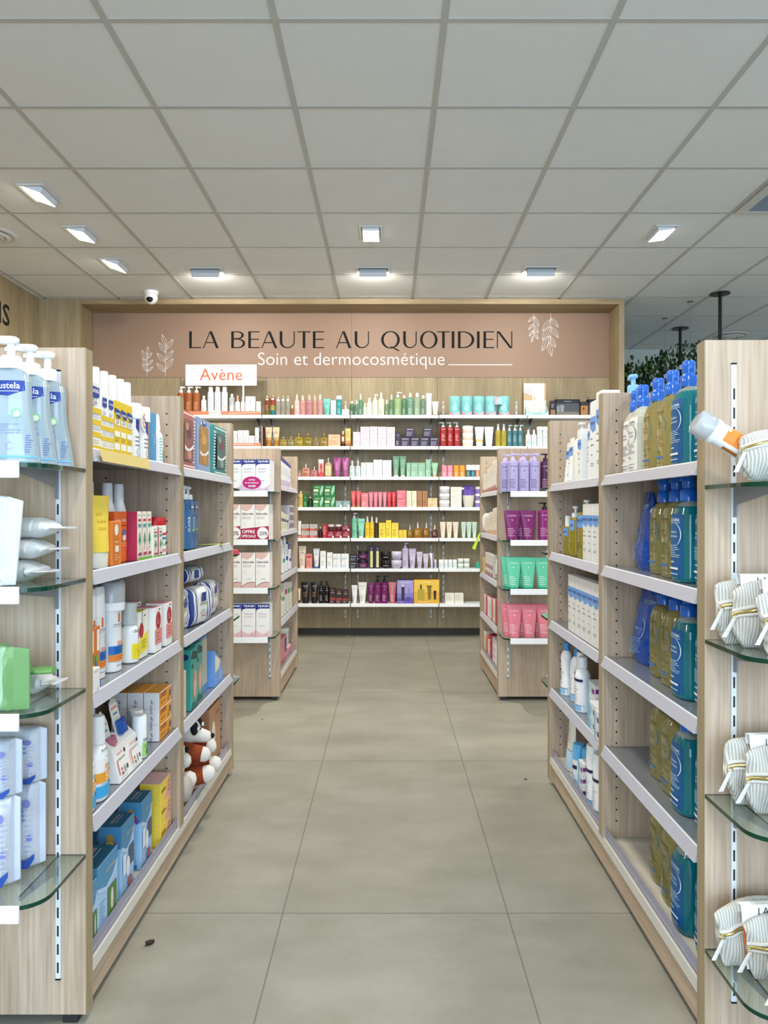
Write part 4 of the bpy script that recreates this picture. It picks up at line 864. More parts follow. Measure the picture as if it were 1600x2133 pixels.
wl(1, [(1096.4, 1107.6), (1108.4, 1119)], 893, bt('#e8f0ee', 'spray', WHITE, .76, 'round', dec=(('m', -.3, .3, .2, .6, 4, '#3b5a58'), ('e', -.1, .3, .3, .12, '#a7d5d0'))), 'foam_bottle', 'bottle', 'white foam bottle with mint print')
wl(1, [(1120, 1131.6), (1132.2, 1142)], 887, bt('#e3edec', 'cap', '#f0f3f2', .82, 'cyl', dec=(('m', -.3, .3, .5, .6, 1, '#3b5a58'), ('m', -.3, .3, .2, .4, 3, '#9cc4c0'))), 'spray_can', 'spray can', 'white can with mint print')
# ---- third row
wl(2, [(620.5, 627)], 978, fk('#e9b3a8', '#e8dcd0', NX('#b07068')), 'perfume_flask', 'bottle', 'tiny pink perfume flask, leftmost')
wl(2, [(628, 645.6)], 965, fk('#dfa08a', '#e6e2dc', NX('#8c4a3e'), tr=.35, d=.045), 'perfume_flask', 'bottle', 'floral pink perfume flask')
wl(2, [(647, 661.4)], 971, fk('#d98f98', '#e9e4e0', NX('#8c4050'), tr=.3, d=.045), 'perfume_flask', 'bottle', 'small rose perfume flask')
wl(2, [(663.4, 674)], 956, ct('#e9a79b', (('r', -.5, .5, 0, .25, '#d3433f'), ('r', -.5, .5, .8, 1, '#f2dfe6'), ('p', ((-.25, .2), (.25, .2), (.22, .65), (.08, .75), (-.08, .75), (-.22, .65)), '#b8403f'), ('m', -.2, .2, .3, .5, 3, '#f5d5cf')), .04), 'carton', 'carton', 'narrow pink carton with red foot')
wl(2, [(676, 691)], 952.5, fk('#d8b49a', '#e6e6e6', (('r', -.35, .35, .15, .75, '#e8d2a0'), ('m', -.25, .25, .2, .6, 4, '#8c6a3a')), ch=.24, tr=.3, d=.045), 'perfume_flask', 'bottle', 'tall multicoloured perfume flask')
wl(2, [(694, 710.6), (711.6, 727)], 952, tb('#a8578f', '#8e4a7c', (('m', -.25, .3, .35, .8, 6, '#e0b8d6'),), rough=.18, metal=.25, ch=.05), 'tube', 'tube', 'glossy mauve tube')
wl(2, [(728, 739.2), (740, 751.2)], 958, bt('#d9e3e6', 'cap', '#b9c3c2', .70, 'round', .1, CD('#6d8794', .66)), 'spray_bottle', 'bottle', 'pale grey bottle with smoked cap')
wk = ct('#eef0f2', (('t', 'CAUDALIE', 0, .78, .7, '#6d7683', .008), ('m', -.36, .3, .15, .6, 4, '#9aa3ad')), .07)
wl(2, [(752, 762.2)], 962.6, ct('#eceff2', SM('#9aa3ad', .2, .8, 5), .04), 'carton', 'carton', 'narrow white carton beside grey bottles')
wl(2, [(762.8, 777.2)], 962.6, ct('#f1f2f4', CD('#6d7683')), 'carton', 'carton', 'upright white carton')
wl(2, [(778, 796)], 0, wk, 'carton', 'carton', 'white carton, left stack', stack=[(957, 975.5), (975.5, 993.2)])
wl(2, [(796.8, 815.4)], 0, wk, 'carton', 'carton', 'white carton, right stack', stack=[(958, 976), (976, 993.2)])
wl(2, [(818.4, 832), (832.6, 846.4)], 949, tb('#6ea083', '#f1f2f0', CD('#d7e6dc'), ch=.1, base=.7), 'tube', 'tube', 'tall sage green tube')
gk = ct('#8db79a', CD('#e6f0e8', .6), .045)
wl(2, [(847, 855.4)], 963, ct('#8db79a', CD('#e6f0e8', .6), .04), 'carton', 'carton', 'narrow sage carton')
wl(2, [(856.2, 870.8), (871.4, 886)], 963, gk, 'carton', 'carton', 'square-shouldered sage carton')
wl(2, [(887, 897.6)], 956, gk, 'carton', 'carton', 'tallest sage carton')
wl(2, [(899, 913)], 963, tb('#93c4a4', '#c9a47a', CD('#eef5ef', .6), ch=.18), 'tube', 'tube', 'small sage tube with wooden cap')
cy = lambda c: bt(c, 'wide', c, .6, 'cyl', dec=SM('#f8e6e2', .2, .7, 3))
wl(2, [(920.6, 932), (932.6, 944)], 968, cy('#e88fa2'), 'stick_jar', 'canister', 'pink cylinder pack')
wl(2, [(945.6, 957), (957.8, 969.4)], 968, cy('#e89a35'), 'stick_jar', 'canister', 'orange cylinder pack')
wl(2, [(972, 981.4), (982.2, 991)], 967, bt('#2f6f80', 'cap', '#eef0ee', .58, 'cyl', dec=SM('#c7e3e6', .2, .8, 4)), 'roll_on', 'bottle', 'petrol blue roll-on with white cap')
wl(2, [(992, 1000)], 967, bt('#e79a77', 'cap', '#f1efec', .58, 'cyl', dec=SM('#fbe3d8', .2, .8, 4)), 'roll_on', 'bottle', 'peach roll-on with white cap')
# ---- fourth row
wl(3, [(621, 631)], 1022, bt('#cdb46a', 'cap', '#d9c894', .85, 'round', dec=SM('#7d6a30', .2, .7, 5)), 'lotion_bottle', 'bottle', 'mustard yellow bottle, far left')
wl(3, [(631.8, 640)], 1028, ct('#1f6b35', NX('#d5e6c9'), .04), 'carton', 'carton', 'narrow bright green carton')
wl(3, [(641, 651)], 1034, bt('#1c4a30', 'dropper', '#1a1a1a', .72, 'round', .1), 'dropper_bottle', 'bottle', 'dark green dropper bottle')
gg = ct('#2c7a3c', (('t', 'NUXE', -.1, .74, .4, '#d8ecc8', .01), ('r', -.42, .0, .42, .62, '#e4ecb8'), ('p', ((.2, .05), (.45, .5), (.48, .95), (.3, .9), (.15, .45)), '#9fc9b4'), ('m', -.4, .1, .08, .32, 2, '#cfe8c4')), .07)
wl(3, [(652, 674.4), (675.4, 698)], 0, gg, 'carton', 'carton', 'green carton with leaf print', stack=[(1010, 1033.5), (1033.5, 1056.7)])
wl(3, [(699, 713.6), (714.4, 729.6)], 1042.5, ct('#7d9a96', (('t', 'NUXE', 0, .68, .4, WHITE, .01), ('m', -.4, .2, .3, .6, 2, '#e0ece8'), ('e', .28, .25, .15, .16, '#e6efe9')), .07), 'carton', 'carton', 'low grey green carton')
wl(3, [(730.6, 740.8), (741.6, 752)], 1022, tb('#e05a5f', '#c98d62', (('m', -.2, .2, .5, .8, 3, '#f6c0c0'),), ch=.13), 'tube', 'tube', 'coral red tube with wooden cap')
wl(3, [(752.8, 767)], 1026.5, ct('#ea7a80', CD('#fbe0e0'), .05), 'carton', 'carton', 'coral pink carton')
wl(3, [(768, 777.2), (778, 787), (787.6, 796.4), (797, 805.8)], 1024, tb('#dd7f94', '#a8324a', (('m', -.2, .2, .4, .85, 5, '#f7d3da'), ('t', 'VINO', 0, .2, .5, '#f7d3da')), ch=.05), 'tube', 'tube', 'small rose pink tube')
wl(3, [(806.6, 815.2), (816, 825.2)], 1024, tb('#d93c4c', '#a32535', (('m', -.2, .2, .4, .85, 5, '#f7c6ca'),), ch=.05), 'tube', 'tube', 'small red tube')
wl(3, [(827, 845.8)], 0, ct('#df6a78', (('t', 'CAUDALIE', 0, .72, .66, '#fbe0e4', .01), ('m', -.38, .3, .15, .55, 3, '#f7ccd2')), .06), 'carton', 'carton', 'rose red carton', stack=[(1021, 1038.6), (1038.6, 1056.7)])
wl(3, [(847, 857.2), (858, 868)], 1022, ct('#f0dfc4', CD('#a07a58', .6), .04), 'carton', 'carton', 'cream carton')
wl(3, [(869, 879.2), (880, 890.6)], 1022, ct('#a5754a', CD('#5d3a20', .6), .04), 'carton', 'carton', 'brown carton')
wl(3, [(891.4, 911)], 1037, ct('#dcc597', CD('#a0784a', .6), .05), 'carton', 'carton', 'low sand coloured carton')
wl(3, [(915.6, 937.4)], 0, jr('#d5d8da', '#f7f8f8', (), lf=.42, tr=.15), 'cream_jar', 'jar', 'clear grey jar with white lid', stack=[(1013, 1027.5), (1027.5, 1042), (1042, 1056.7)])
wl(3, [(939, 961.4)], 0, ct('#eceade', (('m', -.4, .4, .2, .85, 4, '#c5c3b4'),), .08), 'carton', 'carton', 'pale cream carton', stack=[(1014, 1028.5), (1028.5, 1042.5), (1042.5, 1056.7)])
@cached
def soft_pouch(w, h, c1, c2):
    g = G(); n = 24; rg = []
    for t, a, b in ((0, .62, .5), (.08, .72, .62), (.3, .86, .6), (.55, .97, .45), (.8, 1.0, .3), (.93, .8, .15), (1, .62, .03)): rg.append((ring(w * a, w * .45 * b * 2, h * t, n, 2.4), t))
    for (r0, t0), (r1, t1) in zip(rg, rg[1:]): g.loft([r0, r1], M(c1 if t0 < .54 else c2, .25, .15), caps=False)
    g.add(rg[0][0], [tuple(range(n))[::-1]], M(c1, .25)); g.add(rg[-1][0], [tuple(range(n))], M(c2, .25))
    c = G(); c.loft([[(x, z, y) for x, y, z in ring(.02, .02, 0, 14)], [(x, z, y) for x, y, z in ring(.02, .02, .02, 14)]], WHITE); c.xf(lambda x, y, z: (x - w * .47, y - .01, z + h * .86))
    return [('pouch_body', g.mesh('pouch_body')), ('spout_cap', c.mesh('spout_cap'))]
wl(3, [(963.5, 989.5)], 1010.5, lambda w, h: soft_pouch(w, h, '#dcdccb', '#6a4db0'), 'refill_pouch', 'pouch', 'purple and white refill pouch')
wl(3, [(991, 1001)], 0, jr('#8a74c4', WHITE, (), lf=.34), 'cream_jar', 'jar', 'violet jar with white lid', stack=[(1013.5, 1028), (1028, 1042), (1042, 1056.7)])
# ---- fifth row
wl(4, [(621.2, 627)], 1085, ct('#e9e9e6', (('r', -.5, .5, 0, .2, '#d9826e'),), .04), 'carton', 'carton', 'white carton at the left edge')
sr = ct('#b9b4b0', (('r', -.5, .5, .08, .42, '#b4473a'), ('m', -.4, .4, .15, .38, 2, '#f3d8d2'), ('t', 'NUXE', 0, .7, .35, '#5d5955')), .06)
wl(4, [(628, 644), (645, 661)], 0, sr, 'carton', 'carton', 'silver and red carton', stack=[(1092, 1106.5), (1106.5, 1121)])
wl(4, [(662, 671.4)], 1097, bt('#3a1220', 'dropper', '#201016', .68, 'round', .1), 'dropper_bottle', 'bottle', 'dark plum dropper bottle')
rdk = lambda dk_=.06: ct('#8e1c30', (('t', 'NUXE', 0, .72, .4, '#f0d9dc', .01), ('m', -.4, .25, .3, .62, 2, '#e8c4ca'), ('e', .3, .22, .13, .15, '#f0dfe2')), dk_)
wl(4, [(672.2, 681)], 1092, ct('#b3202c', SM('#f3d0d0', .25, .85, 6), .04), 'carton', 'carton', 'narrow bright red carton')
wl(4, [(682, 696.8), (697.8, 713), (714, 729.4)], 1106.6, rdk(), 'carton', 'carton', 'wine red carton in the bottom layer')
for i, (a, b) in enumerate(((683, 696), (698.5, 711.5))): put('cream_jar', jar(13 * SC, 14 * SC, '#6b2436', '#cfc9c6', (), .3, .2), 'plum glass jar with silver lid on the wine red cartons, %s' % ('left', 'right')[i], 'jar', (((a + b) / 2 - CX) * SC, YP + .03, ROWZ[4] - .0018 + 14.4 * SC + .0003))
put('carton', ct('#701c2a', (('t', 'NUXE', 0, .72, .4, '#f0d9dc', .01), ('m', -.4, .25, .3, .62, 2, '#e8c4ca'), ('e', .3, .22, .13, .15, '#f0dfe2')), .06)(16 * SC, 14.2 * SC), 'dark wine carton lying on top at right of the glass jars', 'carton', ((721 - CX) * SC, YP + .03, ROWZ[4] - .0018 + 14.4 * SC + .0003))
wl(4, [(732.4, 743.4)], 1068, bt('#7cc3a6', 'pump', '#e6ece8', .80, 'square', dec=CD('#2f6f5a', .6), side=1), 'pump_bottle', 'pump bottle', 'mint green pump bottle')
wl(4, [(744.4, 760)], 1080, tb('#8fd5b8', '#e9f2ed', CD('#3f8a70', .66), ch=.1), 'tube', 'tube', 'mint green tube')
wl(4, [(760.6, 769.8), (770.4, 779)], 1075, bt('#ecc53a', 'spray', '#e9e9e6', .74, 'square', dec=(('t', 'CAUDALIE', 0, .86, .6, '#7a6414', .01), ('t', '50', 0, .5, .5, '#8a6f14'), ('m', -.3, .3, .15, .4, 3, '#8a6f14'))), 'spray_bottle', 'bottle', 'yellow sun spray with white top')
wl(4, [(780, 788.6)], 1077, bt('#3a3818', 'spray', '#e6e6e2', .74, 'square', .15), 'spray_bottle', 'bottle', 'olive black spray bottle')
yk = ct('#f0cf3e', (('t', 'CAUDALIE', 0, .84, .7, '#6e5a12', .01), ('p', ((-.05, .76), (.05, .76), (0, .7)), '#6e5a12'), ('t', '50', -.1, .45, .4, '#8a6f14'), ('m', -.36, .3, .1, .38, 3, '#8a6f14')), .05)
wl(4, [(789.4, 803.4)], 1089, yk, 'carton', 'carton', 'yellow carton, left of the tall one')
wl(4, [(804.2, 815)], 1083.5, yk, 'carton', 'carton', 'tallest yellow carton')
wl(4, [(815.8, 830)], 1089, yk, 'carton', 'carton', 'yellow carton, right of the tall one')
wl(4, [(831, 838.8), (839.6, 847)], 1104, ct('#ecc636', SM('#6e5a12', .1, .5, 2), .03), 'carton', 'carton', 'tiny yellow carton')
for a, b, yt, c, lb in ((848, 860.4, 1093, '#8d6c1c', 'small olive amber oil bottle'), (862, 879.2, 1088, '#a67416', 'large amber oil bottle'), (880.4, 896.2, 1088, '#8f5f1c', 'large brown amber oil bottle'), (899.4, 912.6, 1093, '#55263a', 'small plum oil bottle')):
    wl(4, [(a, b)], yt, fk(c, '#c9cac6', (('m', -.3, .3, .3, .75, 4, '#d9c070'),), ch=.36, d=.045, tr=.3), 'oil_bottle', 'bottle', lb)
wl(4, [(917, 929), (930.4, 942.6), (944, 955.8)], 1087, tb('#eedfcd', '#d9d9cf', (('m', -.3, .3, .3, .8, 6, '#b5a894'),), ch=.06), 'tube', 'tube', 'beige cream tube')
wl(4, [(961.4, 971.6), (972.4, 983), (984, 994.4)], 1087, tb('#c5dfd0', '#a9c9bb', (('m', -.3, .3, .3, .8, 6, '#8fae9f'),), ch=.06), 'tube', 'tube', 'pale mint tube')
# ---- sixth row
wl(5, [(621.4, 637)], 1138, tb('#ead7c8', '#e6ddd4', NX('#8a7060'), ch=.1, base=.75), 'tube', 'tube', 'big beige tube at left')
wl(5, [(638, 649.4)], 1154.5, ct('#e79a96', (('r', -.4, .4, .72, .92, '#d2504e'), ('m', -.36, .36, .1, .62, 6, '#a83c3c')), .05), 'carton', 'carton', 'small salmon carton')
wl(5, [(652, 665.2)], 1143, tb('#e9f0f4', '#2c6cc0', NX('#5f8fb8'), ch=.1), 'tube', 'tube', 'white tube with blue cap')
wl(5, [(667, 678.6)], 1148, ct('#f1f2f1', NX('#6f8fa8'), .045), 'carton', 'carton', 'taller narrow white carton')
wl(5, [(681, 692.4)], 1151, ct('#eff1f1', NX('#6f8fa8'), .045), 'carton', 'carton', 'shorter narrow white carton')
wl(5, [(693.6, 709.8), (710.8, 726.6)], 0, ct('#f2f3f2', (('e', 0, .78, .06, .05, '#7f99ad'), ('m', -.4, .4, .15, .6, 3, '#7f9fb8')), .07), 'carton', 'carton', 'squarish white carton', stack=[(1154, 1169.5), (1169.5, 1184.6)])
wl(5, [(728.4, 743.6)], 0, ct('#1d1822', (('t', 'CAUDALIE', 0, .68, .7, '#eceaf0', .012), ('m', -.4, .3, .12, .5, 3, '#b9b4c2')), .06), 'carton', 'carton', 'black carton', stack=[(1155.5, 1170), (1170, 1184.6)])
wl(5, [(745.6, 765.6)], 0, jr('#6b3560', '#241426', (('t', 'CAUDALIE', 0, .5, .5, '#e5d5e2', .012),), lf=.35, round_base=True), 'cream_jar', 'jar', 'purple bowl-shaped jar', stack=[(1148, 1166.5), (1166.5, 1184.6)])
wl(5, [(768, 779.6), (780.6, 792)], 1138, ct('#2c1838', (('r', -.2, .22, .06, .78, '#dce29a'), ('r', -.03, .03, .80, .95, '#d8d4de'), ('m', -.12, .12, .1, .7, 8, '#8e9450')), .05), 'carton', 'carton', 'dark purple carton with pale yellow stripe')
wl(5, [(793.4, 814)], 0, jr('#141217', '#1c1a20', (('t', 'CAUDALIE', 0, .5, .5, '#d6d3da', .012),), lf=.35, lidw=1.0, round_base=True), 'cream_jar', 'jar', 'black bowl-shaped jar', stack=[(1150, 1167.5), (1167.5, 1184.6)])
wl(5, [(815.2, 837)], 0, jr('#c3bcd3', '#d3cde0', (('t', 'CAUDALIE', 0, .5, .5, '#6a6380', .01),), lf=.35, round_base=True), 'cream_jar', 'jar', 'lilac bowl-shaped jar', stack=[(1149, 1167), (1167, 1184.6)])
wl(5, [(838, 850.8)], 1131, bt('#c5bcd9', 'pump', '#d2cbe2', .80, 'square', dec=CD('#5d5578', .66), side=1), 'pump_bottle', 'pump bottle', 'small lilac pump bottle')
wl(5, [(851.8, 867)], 1143, tb('#cbc3dc', '#bdb3d3', CD('#5d5578', .66), ch=.05), 'tube', 'tube', 'large lilac tube')
wl(5, [(868, 880.6)], 1150, tb('#cbc4dc', '#bdb3d3', CD('#5d5578', .66), ch=.05), 'tube', 'tube', 'medium lilac tube')
wl(5, [(881.4, 893.4)], 1154, tb('#cfcadb', '#b9b5c6', CD('#5d5578', .66), ch=.12), 'tube', 'tube', 'small lilac tube with grey cap')
wl(5, [(894.4, 904.6)], 1153, tb('#c3c1c6', '#b9b9bd', (), ch=.08, metal=.8, rough=.2), 'tube', 'tube', 'shiny silver tube')
wl(5, [(905.2, 910)], 1166, bt('#c5bcd9', 'cap', '#d8d3e4', .7, 'cyl'), 'stick', 'bottle', 'tiny lilac stick')
wl(5, [(914.6, 925), (926, 933.8), (934.6, 943), (943.8, 952.6)], 1166, bt('#dfe9ea', 'wide', '#f4f6f4', .7, 'cyl', dec=SM('#7fb2bd', .2, .7, 4)), 'cream_bottle', 'bottle', 'small white bottle with aqua print')
wl(5, [(954.2, 966), (967, 979)], 0, jr('#c3d3cb', '#f3f5f2', (), lf=.42, tr=.1), 'cream_jar', 'jar', 'small mint glass jar', stack=[(1164, 1174.5), (1174.5, 1184.6)])
wl(5, [(992, 1000)], 1169, bt('#2ea58c', 'cap', '#3cb59b', .8, 'soft'), 'small_bottle', 'bottle', 'small emerald bottle')
# ---- lowest row
wl(6, [(620, 625.6)], 1227, tb('#ead2b8', '#2b2522', (), ch=.2), 'tube', 'tube', 'small beige tube at left edge')
wl(6, [(626.4, 645.4), (646.4, 662.6)], 1214, tb('#15151a', '#0c0c10', (('t', 'NUXE', 0, .8, .5, '#d9d4cc', .012), ('t', 'MEN', 0, .72, .25, '#b9b4ac'), ('m', -.28, .28, .3, .55, 4, '#c27a5a')), ch=.08, base=.72, rough=.25), 'tube', 'tube', 'black tube')
wl(6, [(663.4, 674.2), (675, 686.2)], 1211, bt('#131318', 'wide', '#17171c', .82, 'round', dec=NX('#cfc9c0'), rough=.2), 'black_bottle', 'bottle', 'black round bottle')
mn = ct('#3a2020', (('e', 0, .82, .08, .03, '#d9cfc6'), ('t', 'NUXE', 0, .66, .55, '#e5dcd4', .012), ('r', -.5, .5, .2, .38, '#8e3a30'), ('m', -.4, .3, .05, .18, 2, '#d9cfc6')), .05)
wl(6, [(687, 698.6)], 1225, mn, 'carton', 'carton', 'tallest brown black carton')
wl(6, [(699.4, 713)], 1228, mn, 'carton', 'carton', 'widest brown black carton')
wl(6, [(714, 725.6)], 1229, mn, 'carton', 'carton', 'rightmost brown black carton')
wl(6, [(732, 744.6)], 1220, tb('#eef0ee', '#e6e8e6', CD('#8f9694', .6), ch=.05), 'tube', 'tube', 'small white tube')
wl(6, [(745.8, 764.2)], 1214, tb('#eeeee6', '#e6e6de', CD('#8f9694', .6), ch=.04), 'tube', 'tube', 'large ivory tube')
wl(6, [(765.4, 779.6)], 1215, tb('#6d1c5c', '#561648', CD('#e0bcd6', .62), ch=.04), 'tube', 'tube', 'plum tube')
wl(6, [(780.4, 793.2), (794.2, 808)], 1200, bt('#7a2468', 'pump', '#17101a', .76, 'square', dec=CD('#e6c4dc', .62), rough=.2, side=1), 'pump_bottle', 'pump bottle', 'plum bottle with black pump')
wl(6, [(809.4, 826.4)], 1214, tb('#d6788a', '#d6788a', CD('#f6dbe0', .62), ch=.04), 'tube', 'tube', 'rose pink tube')
wl(6, [(827.4, 861.4)], 1209, ct('#6c5cb4', (('r', -.5, .5, .45, 1, '#a79cd6'), ('r', -.5, .5, .25, .45, '#8c80c8'), ('t', 'CAUDALIE', 0, .88, .6, '#e9e6f6', .01), ('r', -.24, -.05, .14, .72, '#2e2a44'), ('r', -.2, -.09, .72, .84, '#cfcbe6'), ('r', .18, .27, .2, .66, '#8c80c8'), ('e', .17, .2, .17, .1, '#5a4aa6'), ('m', -.45, .0, .04, .1, 1, '#dcd8f0')), .09), 'gift_box', 'gift box', 'violet gift box')
wl(6, [(862.2, 915)], 1208, ct('#e6b23e', (('r', -.48, .48, .5, .98, '#f0c650'), ('t', 'CAUDALIE', 0, .88, .3, '#fdf0cf', .01), ('p', ((-.36, .2), (-.33, .16), (-.12, .16), (-.09, .2), (-.09, .56), (-.14, .62), (-.31, .62), (-.36, .56)), '#b3a436'), ('r', -.26, -.19, .62, .8, '#4a4a24'), ('p', ((.06, .18), (.16, .18), (.19, .74), (.02, .74)), '#8a6f1e'), ('r', .0, .21, .72, .76, '#4f3f10'), ('p', ((.29, .18), (.36, .18), (.38, .55), (.27, .55)), '#1f1a18'), ('m', -.3, .3, .05, .12, 1, '#fdf0cf')), .10), 'gift_box', 'gift box', 'golden yellow gift box')
wl(6, [(927.4, 946.4), (947.2, 965.4)], 1236.5, ct('#e9e8da', (('m', -.4, .4, .3, .9, 5, '#b8b7a6'),), .07), 'carton', 'carton', 'ivory square carton')
# ================================================================ SOFT GOODS
@cached
def softpack(L, T, H, segs, front=(), crimp=.04, rough=.35, name='wipes_pack', seed=1, lie=False, crease=.002):
    """pillow pack: length L along x, thickness T along y, height H; segs = [(t0, t1, colour)] along the length"""
    g = G(); n = 28; rnd = random.Random(seed); ph = [rnd.uniform(0, 6) for _ in range(4)]
    def R(t):
        x = -L / 2 + L * t; e = min(t, 1 - t) / crimp if crimp else 9
        k = 1 if e >= 1.9 else (.06 if e < .9 else .06 + .94 * min(1, (e - .9)) ** .55)
        kh = 1 if e >= 1 else .94 + .06 * e; out = []
        if lie: k, kh = kh, max(.10, k); k = k * (.9 + .1 * min(1, e))
        for (a, b, _) in ring(T * k + .0012, H * kh, 0, n, 2.6 if lie else 3.2):
            w_ = crease * (1.5 - min(1, e / 3)) * sin(9 * t * 6 + ph[0] + b * 60) * sin(b * 90 + ph[1]); out.append((x, a + w_ * (1 if a > 0 else -1) * (k > .2), H / 2 + b))
        return out
    ts = sorted(set([0, crimp * .5, crimp * .9, crimp * 1.1, crimp * 1.4, crimp * 1.9, crimp * 3] + [.15, .3, .4, .5, .6, .7, .85] + [1 - q for q in (0, crimp * .5, crimp * .9, crimp * 1.1, crimp * 1.4, crimp * 1.9, crimp * 3)] + [q for s_ in segs for q in s_[:2]]))
    for a, b in zip(ts, ts[1:]):
        if b - a < 1e-5: continue
        m = (a + b) / 2; col = segs[0][2]
        for s_ in segs:
            if s_[0] <= m <= s_[1]: col = s_[2]
        g.loft([R(a), R(b)], M(col, rough), caps=False)
    g.add(R(0), [tuple(range(n))[::-1]], M(segs[0][2], rough)); g.add(R(1), [tuple(range(n))], M(segs[-1][2], rough))
    decals(g, lambda u, v, o: (u, -T / 2 - o - .003, v), L, H, front)
    return [(name, g.mesh(name))]
def rib_mat():
    m, nt, b = nodes('ribbed_cotton'); L = nt.links.new
    tc = N(nt, 'ShaderNodeTexCoord'); w = N(nt, 'ShaderNodeTexWave'); w.inputs['Scale'].default_value = 62; w.inputs['Distortion'].default_value = 1.2; w.inputs['Detail'].default_value = 1; w.inputs['Detail Scale'].default_value = .6
    L(tc.outputs['Object'], w.inputs['Vector']); L(ramp(nt, w.outputs['Fac'], [(0, '#b2afa5'), (.55, '#d2d0c8'), (1, '#dbd9d1')]), b.inputs['Base Color']); b.inputs['Roughness'].default_value = .9
    bp = N(nt, 'ShaderNodeBump'); bp.inputs['Strength'].default_value = .6; bp.inputs['Distance'].default_value = .002; L(w.outputs['Fac'], bp.inputs['Height']); L(bp.outputs[0], b.inputs['Normal']); return m
RIB = rib_mat(); GOLD = M('#cdb878', .25, metal=.9); LINEN = M('#d9d6ce', .85)
def pouch(loc, W_, H_, T_, lab, seed=0, rot=(0, 0, 0), sleeve=True, zy=.62, pull=True, puller=-1, pose=0.0, slv=.05):
    """ribbed toiletry bag with brass zip, fabric puller and printed card sleeve"""
    o = empty('toiletry_bag', loc, 0, rot); tag(o, lab, 'toiletry bag', None); rnd = random.Random(seed); p1, p2 = rnd.uniform(0, 6), rnd.uniform(0, 6)
    def P(u, t):                                          # u -1..1 across, t angle round the section
        f = (1 - abs(u) ** 3.2) ** .5 if abs(u) < 1 else 0
        hh = H_ * (.86 + .14 * f) * (1 - .10 * (u < -.5) * (abs(u) - .5)); a = T_ / 2 * (.22 + .78 * f); c, s_ = cos(t), sin(t)
        y = a * math.copysign(abs(c) ** .95, c); z = hh / 2 * (1 + math.copysign(abs(s_) ** .85, s_))
        wr = .0035 * sin(5 * u + 3 * t + p1) + .0025 * sin(11 * u - 2 * t + p2) + .003 * sin(3 * t + 8 * u * u + p1)
        taper = .80 + .20 * min(1, z / (H_ * .45)); 
        return (u * W_ / 2 * taper + .004 * sin(z * 60 + p2), y * (1 + .12 * sin(6 * u + p2)) + wr * (1 if c > 0 else -1) * abs(c), z * (1 - .04 * sin(4 * u + p1)))
    us = [-1, -.97, -.9, -.8, -.65, -.5, -.35, -.2, -.05, .1, .25, .4, .55, .7, .82, .9, .97, 1]; n = 36
    g = G(); g.loft([[P(u, 2 * pi * k / n) for k in range(n)] for u in us], RIB); obj('bag_body', g, o)
    tz = pi + math.asin(max(-1, min(1, 0)))               # zip along the front, at height zy
    def Z(u, dz=0.0, out=.0015):
        t = pi - .55 * (zy - .5) * 2 * 1.4; t += -.16 * (1 - u * u) * 0; q = P(u, t + dz); return (q[0], q[1] - out, q[2])
    g = G(); uu = [-.99 + 1.98 * k / 26 for k in range(27)]; g.tube([Z(u, 0, .003) for u in uu], .0030, GOLD, 8); obj('zip', g, o)
    g = G(); g.tube([Z(u, -.10, .0005) for u in uu], .0036, LINEN, 8); g.tube([Z(u, .10, .0005) for u in uu], .0032, LINEN, 8); obj('zip_tape', g, o)
    if pull:
        u0 = -.98 if puller < 0 else puller; q = Z(u0, 0, .006); g = G()
        g.tube([(q[0] + .005 * cos(t), q[1] - .001, q[2] - .004 + .005 * sin(t)) for t in [2 * pi * k / 12 for k in range(13)]], .0014, GOLD, 6)
        dx = -.020 if puller < 0 else -.006; 
        obj('zip_ring', g, o); g = G(); g.loft([[(q[0] + dx * f + a, q[1] - .003 - .002 * f + b, q[2] - .006 - .036 * f) for a, b, _ in ring(.008 + .002 * f, .003, 0, 12)] for f in (0, .3, .7, 1)], LINEN); obj('zip_puller', g, o)
    if sleeve:
        x0, x1 = W_ * slv - .0, W_ * .52; g = G(); y = -T_ / 2 - .0125; hh = H_ * 1.06; pts = lambda z, y_: [(x0 - .014 * (1 - z / hh) * 0 + (hh - z) * .10, y_, z), (x1, y_, z)]
        for za, zb, cc in ((hh * .70, hh, '#f4f4f3'), (hh * .30, hh * .70, '#e67428'), (hh * .1, hh * .30, '#f4f4f3')):
            (a, b), (c, d) = pts(za, y), pts(zb, y); g.add([a, b, d, c], [(0, 1, 2, 3)], cc)
        yb_ = y + .014; (a, b), (c, d) = pts(hh, y), pts(hh, yb_); g.add([a, b, d, c], [(0, 1, 2, 3)], '#f4f4f3'); (a, b), (c, d) = pts(hh * .86, yb_), pts(hh, yb_); g.add([a, b, d, c], [(0, 1, 2, 3)], '#f4f4f3')
        decals(g, lambda u, v, q: (u + (x0 + x1) / 2, y - q, v), x1 - x0, hh, (('t', 'LA ROCHE-POSAY', .10, .855, .84, '#2b2b2d'), ('t', 'LABORATOIRE', .14, .79, .4, '#55565a'), ('t', 'VOS ESSENTIELS', .14, .56, .8, '#f6c9a8'), ('m', -.2, .4, .4, .5, 2, '#f6c9a8')))
        obj('card_sleeve', g, o)
    return o
# ================================================================ LEFT FOREGROUND UNIT
def face(s, Y, X, z, parts, name, lab, cat, yaw=0.0, rot=None, group=None):
    """goods that face the aisle: s is the side, X the distance of the centre from the middle of the aisle"""
    rz = (pi / 2 if s < 0 else -pi / 2) + yaw
    return put(name, parts, lab, cat, (s * X, Y, z + .0004), rz, group, rot)
MU = '#20409a'; YE = '#e8c62c'
